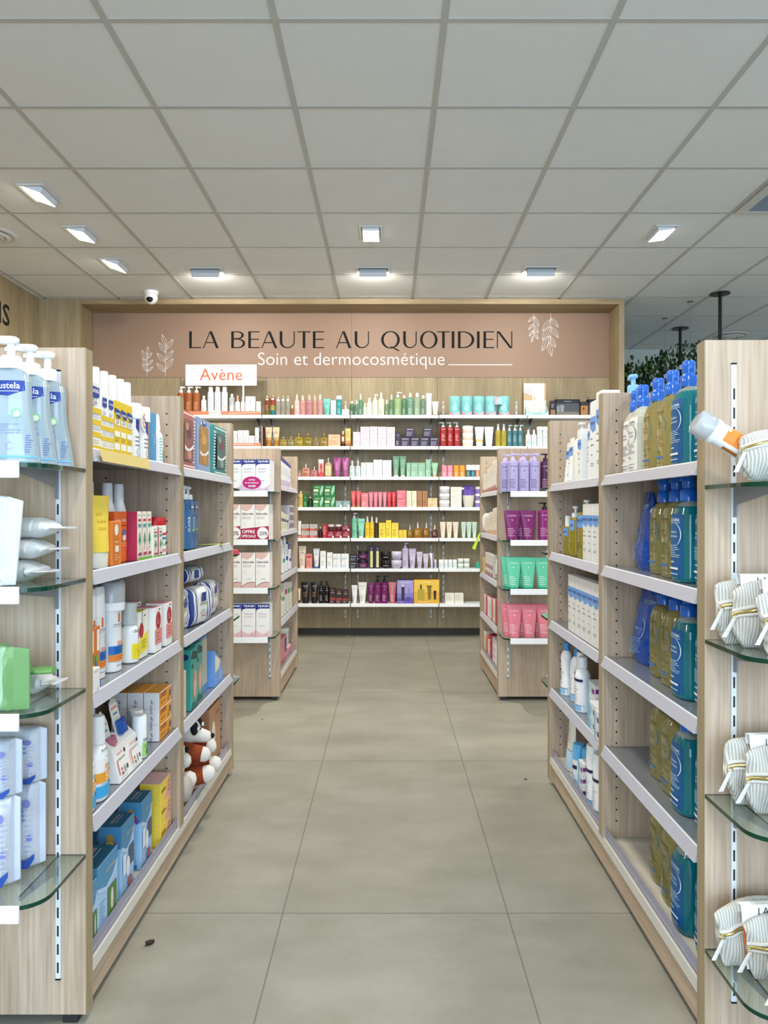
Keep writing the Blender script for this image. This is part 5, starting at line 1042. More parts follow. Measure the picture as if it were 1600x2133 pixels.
# -- glass shelves on the near end
for i, (x, y) in enumerate(((-.700, 1.427), (-.697, 1.496), (-.692, 1.562))):
    put('pump_bottle', bottle(.104, .060, .176, '#d3e6f0', 'pump', '#f1f4f7', .060, 'bell', 2.6,
        (('p', ((-.30, .86), (.30, .86), (.31, .76), (.05, .70), (-.30, .72)), MU), ('t', 'mustela', 0, .775, .48, '#f4f6fb', .01), ('r', -.26, .22, .745, .751, '#dfe8f6'),
         ('e', .18, .52, .09, .05, '#8fcfa0'), ('e', .19, .515, .05, .03, '#e9f3d9'), ('m', -.3, .3, .30, .42, 4, '#8d9ccf'), ('r', -.5, .5, .055, .075, '#79bde6'), ('a', .1, .18, .06, 0, 360, .01, '#b49ac8'), ('m', .34, .44, .1, .3, 8, '#3b57b0')),
        rough=.08, tr=.55, side=-1, neck=.019, liquid=None, coat=.3), ('large clear baby wash pump bottle, nearest of three at the left edge', 'large clear baby wash pump bottle, middle of three on glass shelf', 'large clear baby wash pump bottle, rearmost, against the oak panel')[i], 'pump bottle', (x, y, 1.1554))
WP = [(0, .16, '#dcdfe0'), (.16, .84, '#d9dddd'), (.84, 1, '#e0e3e3')]
put('tissue_pack', softpack(.185, .04, .165, WP, (('m', -.3, .3, .3, .6, 3, '#cdd8de'),), .16, seed=2, crease=.006), 'upright white tissue pack leaning at the left edge, second glass shelf', 'tissue pack', (-.772, 1.425, .9364), rot=(0, radians(6), radians(-12)))
for i, (dx, z, yw, h, lb) in enumerate(((0, .9284, -14, .044, 'bottom'), (.014, .9735, 6, .040, 'middle'), (.028, 1.0145, -3, .040, 'top'))):
    put('tissue_pack', softpack(.21, .075, h, WP, (), .15, seed=5 + i, crease=.007, lie=True), 'flat white tissue pack, %s of the pile on the second glass shelf' % lb, 'tissue pack', (-.757 + dx, 1.515, z), radians(yw * .5))
put('wipes_pack', softpack(.20, .05, .118, [(0, .1, '#79a56b'), (.1, .78, '#a3cba6'), (.78, 1, '#79a56b')], (('t', '99%', .12, .80, .13, '#2f6f5a', .01), ('m', -.3, .26, .55, .74, 3, '#e9f6ec'), ('m', -.3, .26, .3, .42, 2, '#3c8a6c'), ('e', .15, .2, .03, .06, '#f0b77c')), .17, seed=11, crease=.006),
    'green wet wipes pack standing on the third glass shelf at left', 'wipes pack', (-.757, 1.42, .7), radians(-6))
put('wipes_pack', softpack(.19, .045, .112, [(0, .7, '#86b877'), (.7, 1, '#6fa75f')], (), .26, seed=12, crease=.006, lie=True), 'second green wipes pack behind, its crimped end pointing right', 'wipes pack', (-.748, 1.492, .7), radians(8))
put('wipes_pack', softpack(.16, .06, .05, [(0, 1, '#efefed')], (), .16, seed=13, crease=.005, lie=True), 'small white pack lying behind the green wipes', 'wipes pack', (-.738, 1.552, .7), radians(-5))
NP = [(0, .12, '#d5dbe6'), (.12, .80, '#dde3ee'), (.80, 1, '#ccd3df')]
for i, (yy, zz, hh, xx, lb) in enumerate(((1.470, .3546, .168, -.806, 'lower front'), (1.470, .5236, .108, -.803, 'upper front'), (1.547, .3546, .168, -.792, 'lower rear'), (1.547, .5236, .108, -.790, 'upper rear'))):
    put('nappy_pack', softpack(.20, .068, hh, NP, (('t', 'BÉBÉ', .22, .60, .30, '#3f8fd0'), ('m', .05, .32, .5, .56, 1, '#7d9fd0'), ('p', ((-.48, .02), (.40, .04), (.46, .16), (.46, .22), (.38, .14), (-.48, .11)), '#2a4fa3'), ('e', .38, .8, .04, .05, '#7f86c6'), ('e', .41, .4, .03, .04, '#7f86c6'), ('m', .36, .48, .2, .75, 9, '#b5bdd8')), .06, seed=20 + i, crease=.003),
        'white and blue nappy pack, %s of the stack at left edge' % lb, 'nappy pack', (xx, yy, zz), radians(4))
# -- near bay, top shelf
Z1, Z2, Z3, Z4, Z5 = 1.200, .937, .674, .411, .108
def mus(w, h, pink=False):
    d = [('r', -.5, .5, .0, .08, YE), ('r', -.5, .5, .20, .28, YE), ('r', -.5, .5, .38, .46, YE), ('r', -.5, .5, .55, .63, YE), ('p', ((-.34, .94), (.34, .94), (.34, .80), (.1, .77), (-.34, .79)), MU), ('t', 'mustela', 0, .85, .6, '#f3f5fb', .01),
         ('t', '50+', -.08, .64, .5, '#7d8797'), ('m', -.4, .4, .30, .36, 2, '#8c8f98'), ('m', -.4, .4, .48, .54, 2, '#9c9ca2'), ('m', -.4, .4, .10, .17, 2, '#c7a94c')]
    return carton(w, .034, h, '#f2f2ee', tuple(d), left=(('r', -.5, .5, 0, .62, YE),))
yy = 1.648
for i, (w, h, lb) in enumerate(((.082, .150, 'largest yellow striped sunscreen carton, nearest on the top left shelf'), (.038, .132, 'narrow yellow striped sunscreen carton beside the largest'), (.040, .132, 'narrow yellow striped sunscreen carton, third along'))):
    face(-1, yy + w / 2, .663, Z1, mus(w, h), 'sunscreen_carton', lb, 'carton'); yy += w + .001
for i in range(3):
    face(-1, yy + .0215, .663, Z1, carton(.043, .034, .130, YE, (('r', -.42, .42, .10, .22, '#f2f2ee'), ('r', -.42, .42, .34, .44, '#f2f2ee'), ('r', -.42, .42, .55, .66, '#f2f2ee'), ('t', '50', 0, .57, .5, '#6d6a66'), ('p', ((-.42, .86), (.46, .82), (.46, .68), (.1, .70), (-.42, .78)), MU), ('t', 'mustela', .02, .74, .7, '#f3f5fb', .01), ('m', -.4, .3, .24, .32, 2, '#8a7420'))), 'sunscreen_carton', 'mostly yellow sunscreen carton with navy wave, %s of three' % ('nearest', 'middle', 'farthest')[i], 'carton'); yy += .044
for i, y in enumerate((1.868, 1.926, 1.984, 2.042, 2.096)):
    face(-1, y, .712, Z1, bottle(.046, .036, .145, '#ecd04a', 'wide', '#f1f3f4', .072, 'sun', 2.2, (), bands=((.55, 1, '#eef0f1'),)), 'spray_bottle', 'tall white-capped sun spray behind the yellow cartons, %s' % ('nearest', 'second', 'third', 'fourth', 'farthest')[i], 'bottle')
for i, y in enumerate((2.008, 2.082)):
    face(-1, y, .668, Z1, bottle(.042, .032, .108, '#f1f2f2', 'cap', '#e9ecef', .040, 'cyl', 2.2, (('p', ((-.3, .97), (.3, .97), (.3, .72), (0, .66), (-.3, .76)), MU), ('r', 0, .3, .78, .93, '#c93a6a'), ('m', -.35, .3, .3, .6, 3, '#6c7586'), ('a', 0, .2, .2, 0, 360, .06, '#a9b2bd'), ('r', -.5, .5, .0, .08, '#e2762c'))), 'repellent_bottle', 'white insect repellent bottle with navy patch, %s one' % ('nearer', 'farther')[i], 'bottle')
o = empty('card_display', (-.675, 2.095, Z1 + .0004)); tag(o, 'tan cardboard display with blue posts and round no-mosquito badge', 'display')
g = G(); g.box(-.07, -.066, -.10, .055, 0, .165, '#c7a27c'); obj('back_card', g, o)
for y, x, h in ((-.105, -.062, .172), (.052, .018, .140)):
    g = G(); g.box(x - .008, x + .002, y - .003, y + .024, 0, h, '#5a9ac6'); decals(g, lambda u, v, q: (x + .002 + q, y + .010 + u, v), .02, h, (('m', -.3, .3, .4, .6, 4, '#dcecf7'),)); obj('post', g, o)
g = G(); g.box(.012, .016, -.075, -.060, 0, .13, '#c7a27c'); obj('post', g, o)
g = G(); g.loft([[(.020 + xx, y - .030, z + .108) for y, z, _ in ring(.058, .058, 0, 26)] for xx in (0, .002)], '#f3f3f2'); decals(g, lambda u, v, q: (.022 + q, u - .03, v + .079), .058, .058, (('a', 0, .5, .3, 0, 360, .07, '#d0565e'), ('p', ((-.22, .66), (-.17, .71), (.23, .34), (.18, .29)), '#d0565e'), ('e', 0, .5, .06, .12, '#4d5a86'), ('m', -.25, .25, .12, .2, 1, '#7ba8cc'))); obj('badge', g, o)
face(-1, 2.232, .672, Z1, bottle(.050, .034, .100, '#eef1f1', 'spray', '#eef0f2', .048, 'soft', 2.4, (('r', .08, .42, .10, .42, '#2f9a9a'), ('m', -.35, .0, .1, .8, 8, '#6fb8b5'), ('t', 'cinq sur', .22, .5, .5, '#4a5560', 0, 1))), 'spray_bottle', 'white spray bottle with teal print at the end of the top left shelf', 'bottle')
g = G(); g.add([(-.6205, 1.655, 1.2015), (-.6205, 1.99, 1.2015), (-.6133, 1.99, 1.1745), (-.6133, 1.655, 1.1745)], [(3, 2, 1, 0)], M('#d8c37a', .4))
g.add([(-.6199, 1.66, 1.199), (-.6199, 1.80, 1.199), (-.6192, 1.80, 1.1945), (-.6192, 1.66, 1.1945)], [(3, 2, 1, 0)], '#efe8cf')
g.xf(lambda x, y, z: (x - .0012, y, z)); o = obj('shelf_label_strip', g); tag(o, 'yellow promotional strip along the edge of the top left shelf', 'label strip')
# -- near bay, second shelf
face(-1, 1.752, .663, Z2, tube(.110, .165, '#efd14f', '#d8d6c8', (('m', -.2, .2, .5, .8, 3, '#e0bf3a'),), ch=.22, base=.62, dk=.40), 'sun_tube', 'yellow tube with translucent cap at the front of second left shelf', 'tube', yaw=radians(-8))
OR = '#e2661f'
for i, (y, x, lb) in enumerate(((1.90, .742, 'nearest'), (1.965, .775, 'hidden rear'), (2.03, .742, 'third'), (2.115, .742, 'farthest'))):
    face(-1, y, x, Z2, bottle(.062, .048, .158, OR, 'wide', '#f0f1f2', .046, 'sun', 2.2, (('t', 'Avène', 0, .44, .6, '#f7d8c4', .006), ('m', -.35, .35, .36, .42, 1, '#7a3010'), ('e', 0, .28, .22, .05, '#4b84c4'), ('m', -.35, .35, .1, .22, 3, '#f5b58e')), bands=((.62, 1, '#eceeef'),)), 'sun_milk_bottle', 'large orange and white sun milk bottle, %s one' % lb, 'bottle')
face(-1, 1.838, .668, Z2, carton(.070, .036, .106, '#e9822b', (('p', ((-.2, .05), (.2, .05), (.28, .2), (.28, .8), (.18, .95), (-.18, .95), (-.28, .8), (-.28, .2)), '#d0761f'), ('e', 0, .80, .18, .13, '#e9ebea'), ('t', 'Avène', 0, .50, .36, '#f6e3cd'), ('r', -.15, .2, .30, .44, '#eee9dc'), ('m', -.2, .2, .1, .26, 3, '#f3d4b4')), left=(('m', -.4, .4, .2, .8, 7, '#f0a765'),)), 'blister_carton', 'orange blister carton with white dropper before the sun milk', 'carton')
for i in range(2):
    face(-1, 1.912 + .045 * i, .690, Z2, carton(.043, .035, .128, '#ea6a26', (('t', 'Avène', 0, .80, .8, '#f9e2d2', .006), ('m', -.4, .4, .70, .75, 1, '#7a2c10'), ('e', 0, .58, .3, .07, '#3f78c0'), ('e', 0, .48, .3, .06, '#e9e4e8'), ('m', -.4, .4, .3, .4, 2, '#f9c9ae'), ('a', .1, .2, .3, 60, 300, .05, '#f39a6a'))), 'sun_carton', 'bright orange sun carton with blue picture, %s' % ('nearer', 'farther')[i], 'carton')
gl = (('m', -.3, .3, .90, .95, 1, '#5fa58c'), ('r', -.3, .3, .80, .85, '#c03a46'), ('r', -.3, .3, .68, .75, '#3fa39c'), ('p', ((-.3, .36), (0, .6), (.3, .36), (.1, .40), (.05, .3), (-.05, .3), (-.1, .40)), '#4a9a6a'), ('m', -.3, .3, .2, .28, 2, '#c0525a'), ('r', -.32, .32, .10, .16, '#a8384a'), ('r', -.5, .5, 0, .06, '#79b84a'))
for i in range(3):
    face(-1, 2.008 + .041 * i, .665, Z2, carton(.038, .032, .128, '#ece8da', gl, left=(('r', -.5, .5, 0, 1, '#b62f52'),)), 'remedy_carton', 'tall cream carton with green leaf print, %s of three' % ('nearest', 'middle', 'farthest')[i], 'carton')
face(-1, 2.132, .660, Z2, carton(.042, .030, .085, '#ece8da', gl), 'remedy_carton', 'short cream carton with green leaf print before the red lids', 'carton')
face(-1, 2.186, .662, Z2, carton(.034, .030, .085, '#ece8da', gl, left=(('r', -.5, .5, 0, 1, '#b62f52'),)), 'remedy_carton', 'short cream carton with crimson side beside the red lids', 'carton')
for i, (y, x) in enumerate(((2.165, .712), (2.228, .676), (2.277, .680))):
    face(-1, y, x, Z2, bottle(.046, .044, .088, '#f1f1ef', 'wide', '#b8141f', .024, 'cyl', 2, (('r', -.34, .34, .66, .74, '#c23240'), ('r', -.34, .34, .52, .60, '#2f8f9a'), ('p', ((-.3, .3), (0, .5), (.3, .3), (0, .36)), '#4a7a5a'), ('r', -.4, .4, .12, .2, '#d98e94'))), 'remedy_jar', 'white bottle with wide red lid, %s' % ('rear one', 'nearer front one', 'farthest one')[i], 'bottle')
# -- near bay, third shelf
lrp = (('r', -.20, -.06, .80, .95, '#e8792f'), ('t', 'LA ROCHE-POSAY', .02, .75, .84, '#3b3d42', .004), ('r', -.42, .42, .725, .73, '#8a8c90'), ('r', .15, .25, .50, .68, '#e0b47c'), ('t', '50+', -.06, .42, .4, '#e8652c', .01), ('r', -.5, .5, .28, .42, '#1d6fc0'), ('r', -.5, .5, .17, .28, '#ea8a3c'), ('m', -.35, .35, .3, .4, 3, '#14407a'), ('m', -.35, .35, .19, .26, 2, '#a8581e'), ('m', -.3, .3, .08, .12, 1, '#7c8086'))
for i, (y, x, w) in enumerate(((1.735, .690, .052), (1.785, .690, .052), (1.870, .684, .060))):
    face(-1, y + .025, x, Z3, bottle(w, w * .8, .150, '#eceeef', 'spray_clear' if i == 2 else 'wide', '#f3f4f4', .066, 'cyl', 2.3, lrp), 'sun_spray', 'white sun spray with blue and orange bands, %s' % ('nearest', 'middle one', 'largest with clear hood')[i], 'bottle')
for i, (y, x) in enumerate(((1.76, .765), (1.87, .755))):
    face(-1, y + .02, x, Z3, bottle(.055, .046, .158, '#eceeef', 'wide', '#f1f2f3', .065, 'cyl', 2.3, lrp), 'sun_spray', 'white sun spray hidden in the rear row, %s' % ('nearer', 'farther')[i], 'bottle')
face(-1, 1.700, .668, Z3, carton(.060, .040, .135, '#e07428', (('r', -.4, -.15, .60, .95, '#f0eee9'), ('r', .15, .4, .60, .95, '#f0eee9'), ('e', -.2, .48, .12, .08, '#5a8a3a'), ('e', .15, .48, .14, .08, '#6f9a44'), ('e', .1, .36, .1, .06, '#3d7fc4'), ('r', -.5, .5, .0, .10, '#2b79c2'), ('t', '50', .1, .16, .3, '#f5e4d2', .01))), 'kids_sun_carton', 'orange kids sun carton with palm trees, nearest on third left shelf', 'carton')
face(-1, 1.668, .641, Z3, carton(.036, .018, .052, '#eceae6', (('m', -.4, .4, .82, .95, 2, '#9a9a98'), ('a', .2, .15, .12, 0, 360, .04, '#d9a08c'))), 'carton', 'small plain white carton by the front corner, third left shelf', 'carton')
yb = (('t', 'URANIE', 0, .78, .8, '#40464a', .006), ('e', .30, .72, .30, .15, '#b01e34'), ('r', -.5, .5, .10, .50, '#efdc28'), ('m', -.35, .35, .15, .45, 5, '#5e5a18'))
face(-1, 1.998, .672, Z3, bottle(.048, .046, .100, '#e9ecea', 'cap', '#e9edee', .055, 'soft', 2, yb, tr_cap=.5, neck=.018), 'serum_bottle', 'white and yellow serum bottle with clear hood and red badge', 'bottle')
yc = (('e', -.30, .60, .26, .16, '#b01e34'), ('t', 'URANIE', -.2, .86, .4, '#40464a', 0, 1), ('p', ((-.5, .10), (.5, .16), (.5, .55), (-.5, .42)), '#efdc28'), ('m', -.3, .4, .2, .40, 4, '#5e5a18'), ('e', .1, .9, .08, .02, '#4a4a3a'))
face(-1, 1.958, .715, Z3, carton(.055, .05, .125, '#eceade', yc, top='#d8c82e'), 'serum_carton', 'yellow-banded white serum carton left of the clear hood bottle', 'carton')
face(-1, 2.062, .680, Z3, carton(.070, .05, .125, '#eceade', yc, top='#d8c82e'), 'serum_carton', 'yellow-banded white serum carton right of the clear hood bottle', 'carton')
pc = (('e', .0, .70, .36, .20, '#b01e34'), ('m', -.2, .2, .62, .78, 3, '#e8bcc2'), ('r', -.5, .5, .18, .52, '#e08c88'), ('m', -.3, .3, .24, .46, 3, '#b55a5a'), ('e', .12, .95, .08, .02, '#2d2d2d'))
for i, (y, x, lb) in enumerate(((2.148, .672, 'nearer front'), (2.255, .672, 'farther front'), (2.10, .765, 'nearest rear'), (2.18, .765, 'middle rear'), (2.26, .765, 'farthest rear'))):
    face(-1, y, x, Z3, carton(.062 if x < .7 else .055, .06, .124, '#efece8', pc, left=(), top='#c98a98'), 'serum_carton', 'white and pink carton with red oval, %s' % lb, 'carton')
# -- near bay, fourth shelf
bio = (('t', 'BIODERMA', .06, .86, .62, '#4c5a66', .004), ('r', -.36, .40, .845, .849, '#8a97a0'), ('t', 'Photoderm', .12, .75, .4, '#5f7c8c'), ('e', -.08, .60, .07, .04, '#f0b25a'), ('e', .14, .60, .07, .04, '#6db4dc'), ('e', -.08, .64, .035, .02, '#e8c7a8'), ('e', .14, .64, .035, .02, '#e8c7a8'), ('r', -.5, .5, .34, .51, '#efa22e'), ('t', '50', .0, .365, .34, '#fdf2dd', .006), ('r', -.5, .5, .08, .28, '#3fa9e2'), ('m', -.35, .35, .29, .33, 2, '#7fc4ea'))
for i, (y, x, lb) in enumerate(((1.665, .664, 'nearest, half hidden by the oak panel'), (1.748, .664, 'front one, fully visible'), (1.815, .712, 'rear one behind the front bottle'))):
    face(-1, y + .004, x, Z4, bottle(.062, .046, .128, '#f3f4f4', 'cap', '#f3f4f4', .062, 'soft', 2.3, bio, neck=.018), 'sun_spray', 'white sun bottle with orange and sky blue bands, %s' % lb, 'bottle')
def clipcard(y, x, z, c, lab, tilt, yaw=0):
    o = empty('bracelet_blister', (-x, y, z), 0, (0, radians(tilt), radians(90 + yaw) * 0)); tag(o, lab, 'blister pack')
    g = G(); pts = [(-.026, 0), (.026, 0), (.026, .085), (.020, .100), (.008, .104), (.006, .116), (-.006, .116), (-.008, .104), (-.020, .100), (-.026, .085)]
    g.add([(0, a, b) for a, b in pts] + [(-.002, a, b) for a, b in pts], [tuple(range(10)), tuple(range(10, 20))[::-1]] + [(j, j + 10, (j + 1) % 10 + 10, (j + 1) % 10) for j in range(10)], '#e9e6df')
    decals(g, lambda u, v, q: (.0004 + q, u, v), .052, .116, (('t', 'parakito', 0, .66, .75, '#d8745a', .012), ('r', -.3, .25, .56, .60, '#3f8fb0'), ('e', 0, .93, .09, .025, '#55504c'))); obj('card', g, o)
    b = G(); b.box(.0005, .016, -.020, .022, .012, .052, M(c, .15, .25), .004); b.box(.016, .018, -.012, .004, .022, .042, M(c, .2)); obj('blister', b, o)
clipcard(1.955, .678, Z4 + .076, '#2a62b8', 'hanging card with glossy blue bracelet case', -14)
clipcard(1.885, .678, Z4 + .050, '#c77b94', 'hanging card with pink bracelet case', -14)
clipcard(1.86, .745, Z4 + .10, '#3a4a70', 'dark bracelet card hanging behind the pink one', -10)
clipcard(1.80, .760, Z4 + .085, '#c0aa4a', 'bracelet card with orange corner at the rear left', -10)
o = empty('counter_display', (-.668, 1.93, Z4 + .0004)); tag(o, 'slanted white cardboard display of mosquito bracelets with red and black print', 'display')
g = G(); w = .085
pr = [(.024, 0), (-.030, 0), (-.030, .10), (-.022, .10), (.006, .075)]
g.add([(a, -w, b) for a, b in pr] + [(a, w, b) for a, b in pr], [(4, 3, 2, 1, 0), (5, 6, 7, 8, 9)] + [(j, j + 5, (j + 1) % 5 + 5, (j + 1) % 5)[::-1] for j in range(5)], '#f0eeec')
def slope(u, v, q): f = v / .078; return (.024 - .018 * f + q * 1.2 + .0004, u, .075 * f)
decals(g, slope, 2 * w, .078, tuple(d for k in (-.26, .24) for d in (('t', 'PARA’KITO', k, .80, .22, '#d8745a', .01), ('t', 'ANTI-MOUSTIQUES', k, .62, .34, '#4a4648', .01), ('e', k + .18, .82, .03, .07, '#2a2828'), ('t', '1', k - .16, .22, .03, '#d8745a'), ('e', k - .06, .36, .022, .05, '#c8403c'), ('e', k - .06, .22, .025, .05, '#2a2828'), ('e', k + .04, .30, .014, .13, '#2d6a6a'), ('e', k + .14, .32, .03, .08, '#2f4a3a'), ('m', k - .18, k + .2, .08, .14, 1, '#8d8a88')))); obj('display_body', g, o)
da = (('t', 'DAPIS', -.16, .56, .5, '#9a3a2a', .015), ('m', -.4, .2, .2, .4, 2, '#7a4a10'), ('e', .40, .5, .06, .22, '#3d4a44'), ('p', ((.18, .1), (.3, .5), (.24, .1)), '#3a6a3a'), ('r', -.5, .5, .93, 1, '#f0ece0'))
for c in range(3):
    for r in range(3):
        face(-1, 2.243, .672 + .046 * c, Z4 + .0462 * r, carton(.118, .044, .0455, '#ea9c28', da, left=(('r', -.5, .5, 0, 1, '#e6e4e4'), ('t', 'DAPIS gel', 0, .1, .85, '#2c3a6e', .01, 1)), right=(('r', -.5, .5, 0, 1, '#e6e4e4'),)), 'gel_carton', 'orange gel carton with white end, %s of its column, %s column' % (('bottom', 'middle', 'top')[r], ('aisle side', 'middle', 'innermost')[c]), 'carton')
for i, (y, x) in enumerate(((2.050, .664), (2.105, .690))):
    face(-1, y, x, Z4, bottle(.040, .040, .066, '#f2f3f3', 'wide', '#f2f4f4', .046, 'cyl', 2, (('r', -.44, .44, .06, .62, '#a3d87c'), ('t', 'DAPIS', 0, .66, .7, '#203c30', .02), ('e', .05, .24, .16, .12, '#2f4a5a'), ('m', -.3, .3, .4, .55, 2, '#4a7a4a'))), 'roll_on', 'white roll-on bottle with green label, %s one' % ('nearer', 'farther')[i], 'bottle')
# -- near bay, base shelf
def babybox(w, h, d, pic):
    fr = [('r', -.5, .5, .82, 1, '#2e6d94'), ('p', ((-.5, .72), (-.1, .62), (.2, .68), (.5, .84), (.5, 1), (-.5, 1)), '#4a8db8'), ('p', ((-.5, .66), (-.1, .56), (.2, .62), (.5, .78), (.5, .84), (.2, .68), (-.1, .62), (-.5, .72)), '#b7d2f0'), ('t', 'PRIMI SOGNI', .14, .80, .46, '#e6c9a0', .012), ('r', -.5, .5, 0, .06, '#2a7ab0')]
    fr += [('r', -.02, .42, .16, .56, '#4f7a34'), ('e', .18, .36, .07, .15, '#d8cfd4'), ('m', -.42, -.1, .2, .5, 6, '#6a86a8'), ('e', -.3, .12, .1, .05, '#e6ecf2')] if pic else [('r', .05, .44, .34, .62, '#4d5a72'), ('e', -.02, .36, .14, .14, '#e4e8ee'), ('r', -.42, -.18, .30, .58, '#dbe6f2'), ('e', .12, .14, .16, .07, '#c06a6a')]
    lf = [('r', -.5, .5, .70, 1, '#4a8db8'), ('e', 0, .84, .16, .06, '#c08f3a'), ('e', -.2, .76, .09, .035, '#b53044'), ('e', .2, .77, .09, .035, '#b53044'), ('e', .0, .77, .2, .035, '#b7b84a'), ('e', .3, .72, .10, .04, '#7a4a9a'), ('m', -.1, .3, .1, .4, 9, '#5f8ac0'), ('r', -.3, .3, .02, .08, '#2a7ab0')]
    return carton(w, d, h, '#a5cdf0', tuple(fr), left=tuple(lf), top='#2f6682', topd=(('t', 'PRIMI SOGNI', .05, .52, .6, '#d9a69a', .015), ('r', -.25, .34, .40, .42, '#c7d9e6')), rough=.3)
face(-1, 1.765, .681, Z5, babybox(.126, .165, .075, True), 'baby_accessory_box', 'light blue baby box with green lawn picture, nearer', 'box')
face(-1, 1.655 + .018, .680, Z5, babybox(.048, .150, .075, True), 'baby_accessory_box', 'light blue baby box cut by the oak panel at far left', 'box')
face(-1, 1.937, .684, Z5, babybox(.094, .180, .056, False), 'baby_accessory_box', 'taller blue baby box with teddy on its end, middle', 'box')
face(-1, 2.095, .686, Z5, babybox(.092, .180, .056, False), 'baby_accessory_box', 'tallest blue baby box with window, farther', 'box')
face(-1, 1.735, .775, Z5, carton(.12, .06, .175, '#7a2f5a', (('r', -.5, .5, .5, 1, '#2f5f86'),), left=(('r', -.5, .5, .45, 1, '#2d6a94'), ('e', 0, .3, .3, .15, '#c23a6a'))), 'baby_accessory_box', 'blue and crimson box hidden behind the lawn picture box', 'box')
face(-1, 1.935, .770, Z5, babybox(.10, .19, .06, False), 'baby_accessory_box', 'blue baby box in the rear row behind the teddy box', 'box')
face(-1, 2.10, .775, Z5, babybox(.10, .20, .06, False), 'baby_accessory_box', 'blue baby box in the rear row behind the window box', 'box')
for k in range(3):
    face(-1, 2.235, .676, Z5 + .0605 * k, carton(.104, .060, .060, '#efcf4a', (('p', ((-.1, 0), (.5, 0), (.5, 1), (.35, 1)), '#e0a3a4'), ('t', 'BEABA', -.2, .5, .4, '#7a5a18', .012), ('m', .2, .46, .2, .8, 3, '#b0656a')), left=(('m', -.3, .3, .3, .8, 2, '#a8852a'),), top='#e2b7b6'), 'pacifier_box', 'yellow and pink small box, %s of the stack of three' % ('bottom', 'middle', 'top')[k], 'box')
# -- far bay of the left unit
def giftset(w, h, c1, c2, win, stripes):
    fr = [('r', -.5, .5, .90, 1, c1), ('r', -.5, .5, 0, .12, c1)]
    if stripes: fr += [('r', -.5, -.36, .12 + .06 * k, .15 + .06 * k, c2) for k in range(13)] + [('r', .38, .5, .12 + .06 * k, .15 + .06 * k, c2) for k in range(13)] + [('r', -.5, .5, .93, .955, c2), ('r', -.5, .5, .03, .055, c2)]
    fr += [('p', ((-.34, .14), (.36, .14), (.36, .80), (.28, .86), (-.26, .86), (-.34, .80)), win[0]), ('e', 0, .62, .2, .10, win[1]), ('p', ((-.3, .40), (-.1, .34), (.1, .36), (.34, .44), (.34, .38), (0, .28), (-.3, .33)), '#e9e6e4'), ('e', .02, .24, .16, .08, win[2]), ('e', -.15, .72, .12, .07, win[2])]
    if not stripes: fr += [('e', .0, .93, .18, .05, '#3a5fa8'), ('t', 'kaloo', 0, .915, .22, '#e9edf6', .01), ('p', ((-.3, .88), (-.24, .95), (-.18, .88)), '#e8ecf2')]
    return carton(w, .05, h, c1, tuple(fr), left=(('r', -.5, .5, 0, 1, c1),), rough=.3)
face(-1, 2.470, .672, 1.202, giftset(.165, .185, '#c77a72', '#f0dcd4', ('#8a5a54', '#6a4040', '#c08a7a'), True), 'baby_gift_set', 'coral striped baby gift box with window', 'gift box')
face(-1, 2.700, .672, 1.202, giftset(.190, .185, '#8fa3c4', '#dfe6f0', ('#a8804a', '#c8a05a', '#b98a4a'), False), 'baby_gift_set', 'blue grey baby gift box with oval badge and teddy', 'gift box')
face(-1, 2.950, .672, 1.202, giftset(.215, .185, '#4d9c98', '#e9f2ee', ('#4f6a68', '#704448', '#7f9a92'), True), 'baby_gift_set', 'teal striped baby gift box with window', 'gift box')
for i, (y, x, lb) in enumerate(((2.55, .680, 'nearest'), (2.645, .690, 'farthest'), (2.60, .775, 'rear'))):
    face(-1, y, x, .940, bottle(.088, .062, .165, '#3b6d9c', 'pump', '#eef1f2', .046, 'square', 3.0, (('r', -.28, .42, .80, .88, '#16306c'), ('t', 'okado', .07, .815, .5, '#eef2f8', .015), ('t', 'okoa', -.36, .50, .30, '#dfe8f2', 0, 1), ('r', -.14, .5, .37, .395, '#7fc45a'), ('m', -.1, .4, .62, .70, 2, '#1c3f86'), ('m', -.1, .4, .18, .32, 4, '#1c3f86')), neck=.017, tr=.08, side=-1), 'shampoo_bottle', 'big blue shampoo pump bottle, %s of three' % lb, 'pump bottle')
g = G(); g.box(-.05, .05, -.02, .02, 0, .0008, '#b9d84a'); o = obj('price_note', g); o.location = (-.665, 2.90, .9405); o.rotation_euler = (0, 0, radians(15)); tag(o, 'lime green price note lying on the empty left shelf', 'note')
NV = '#1d2f86'; WW = '#e9ebe6'
def stripes(n=5, a=.0, b=.30): 
    q = [(a + (b - a) * k / (2 * n), a + (b - a) * (k + 1) / (2 * n), NV if k % 2 == 0 else WW) for k in range(2 * n)]
    return q + [(b, 1 - b, WW)] + [(1 - y, 1 - x, c) for x, y, c in q[::-1]]
pf = (('r', -.10, .12, .62, .86, '#24408a'), ('t', 'pommette', 0, .50, .36, '#6a8a4a', .01), ('m', -.14, .16, .3, .42, 2, '#5f7fae'), ('a', 0, .52, .20, 215, 325, .02, '#a83048'))
for i, (y, x, z, yaw, tl, lb) in enumerate(((2.462, .690, .674, 6, 0, 'nearest, beside the oak panel'), (2.660, .676, .674, -8, 0, 'second, turned in front'), (2.900, .690, .674, 3, 0, 'rightmost of the lower layer'), (2.50, .785, .674, 0, 0, 'rear left, lower'), (2.76, .785, .674, 0, 0, 'rear right, lower'))):
    o = face(-1, y, x, z + (.004 if tl else 0), softpack(.185, .075, .130, stripes(), pf, .05, seed=40 + i, crease=.003), 'wipes_pack', 'navy striped wipes pack, %s' % lb, 'wipes pack', yaw=radians(yaw))
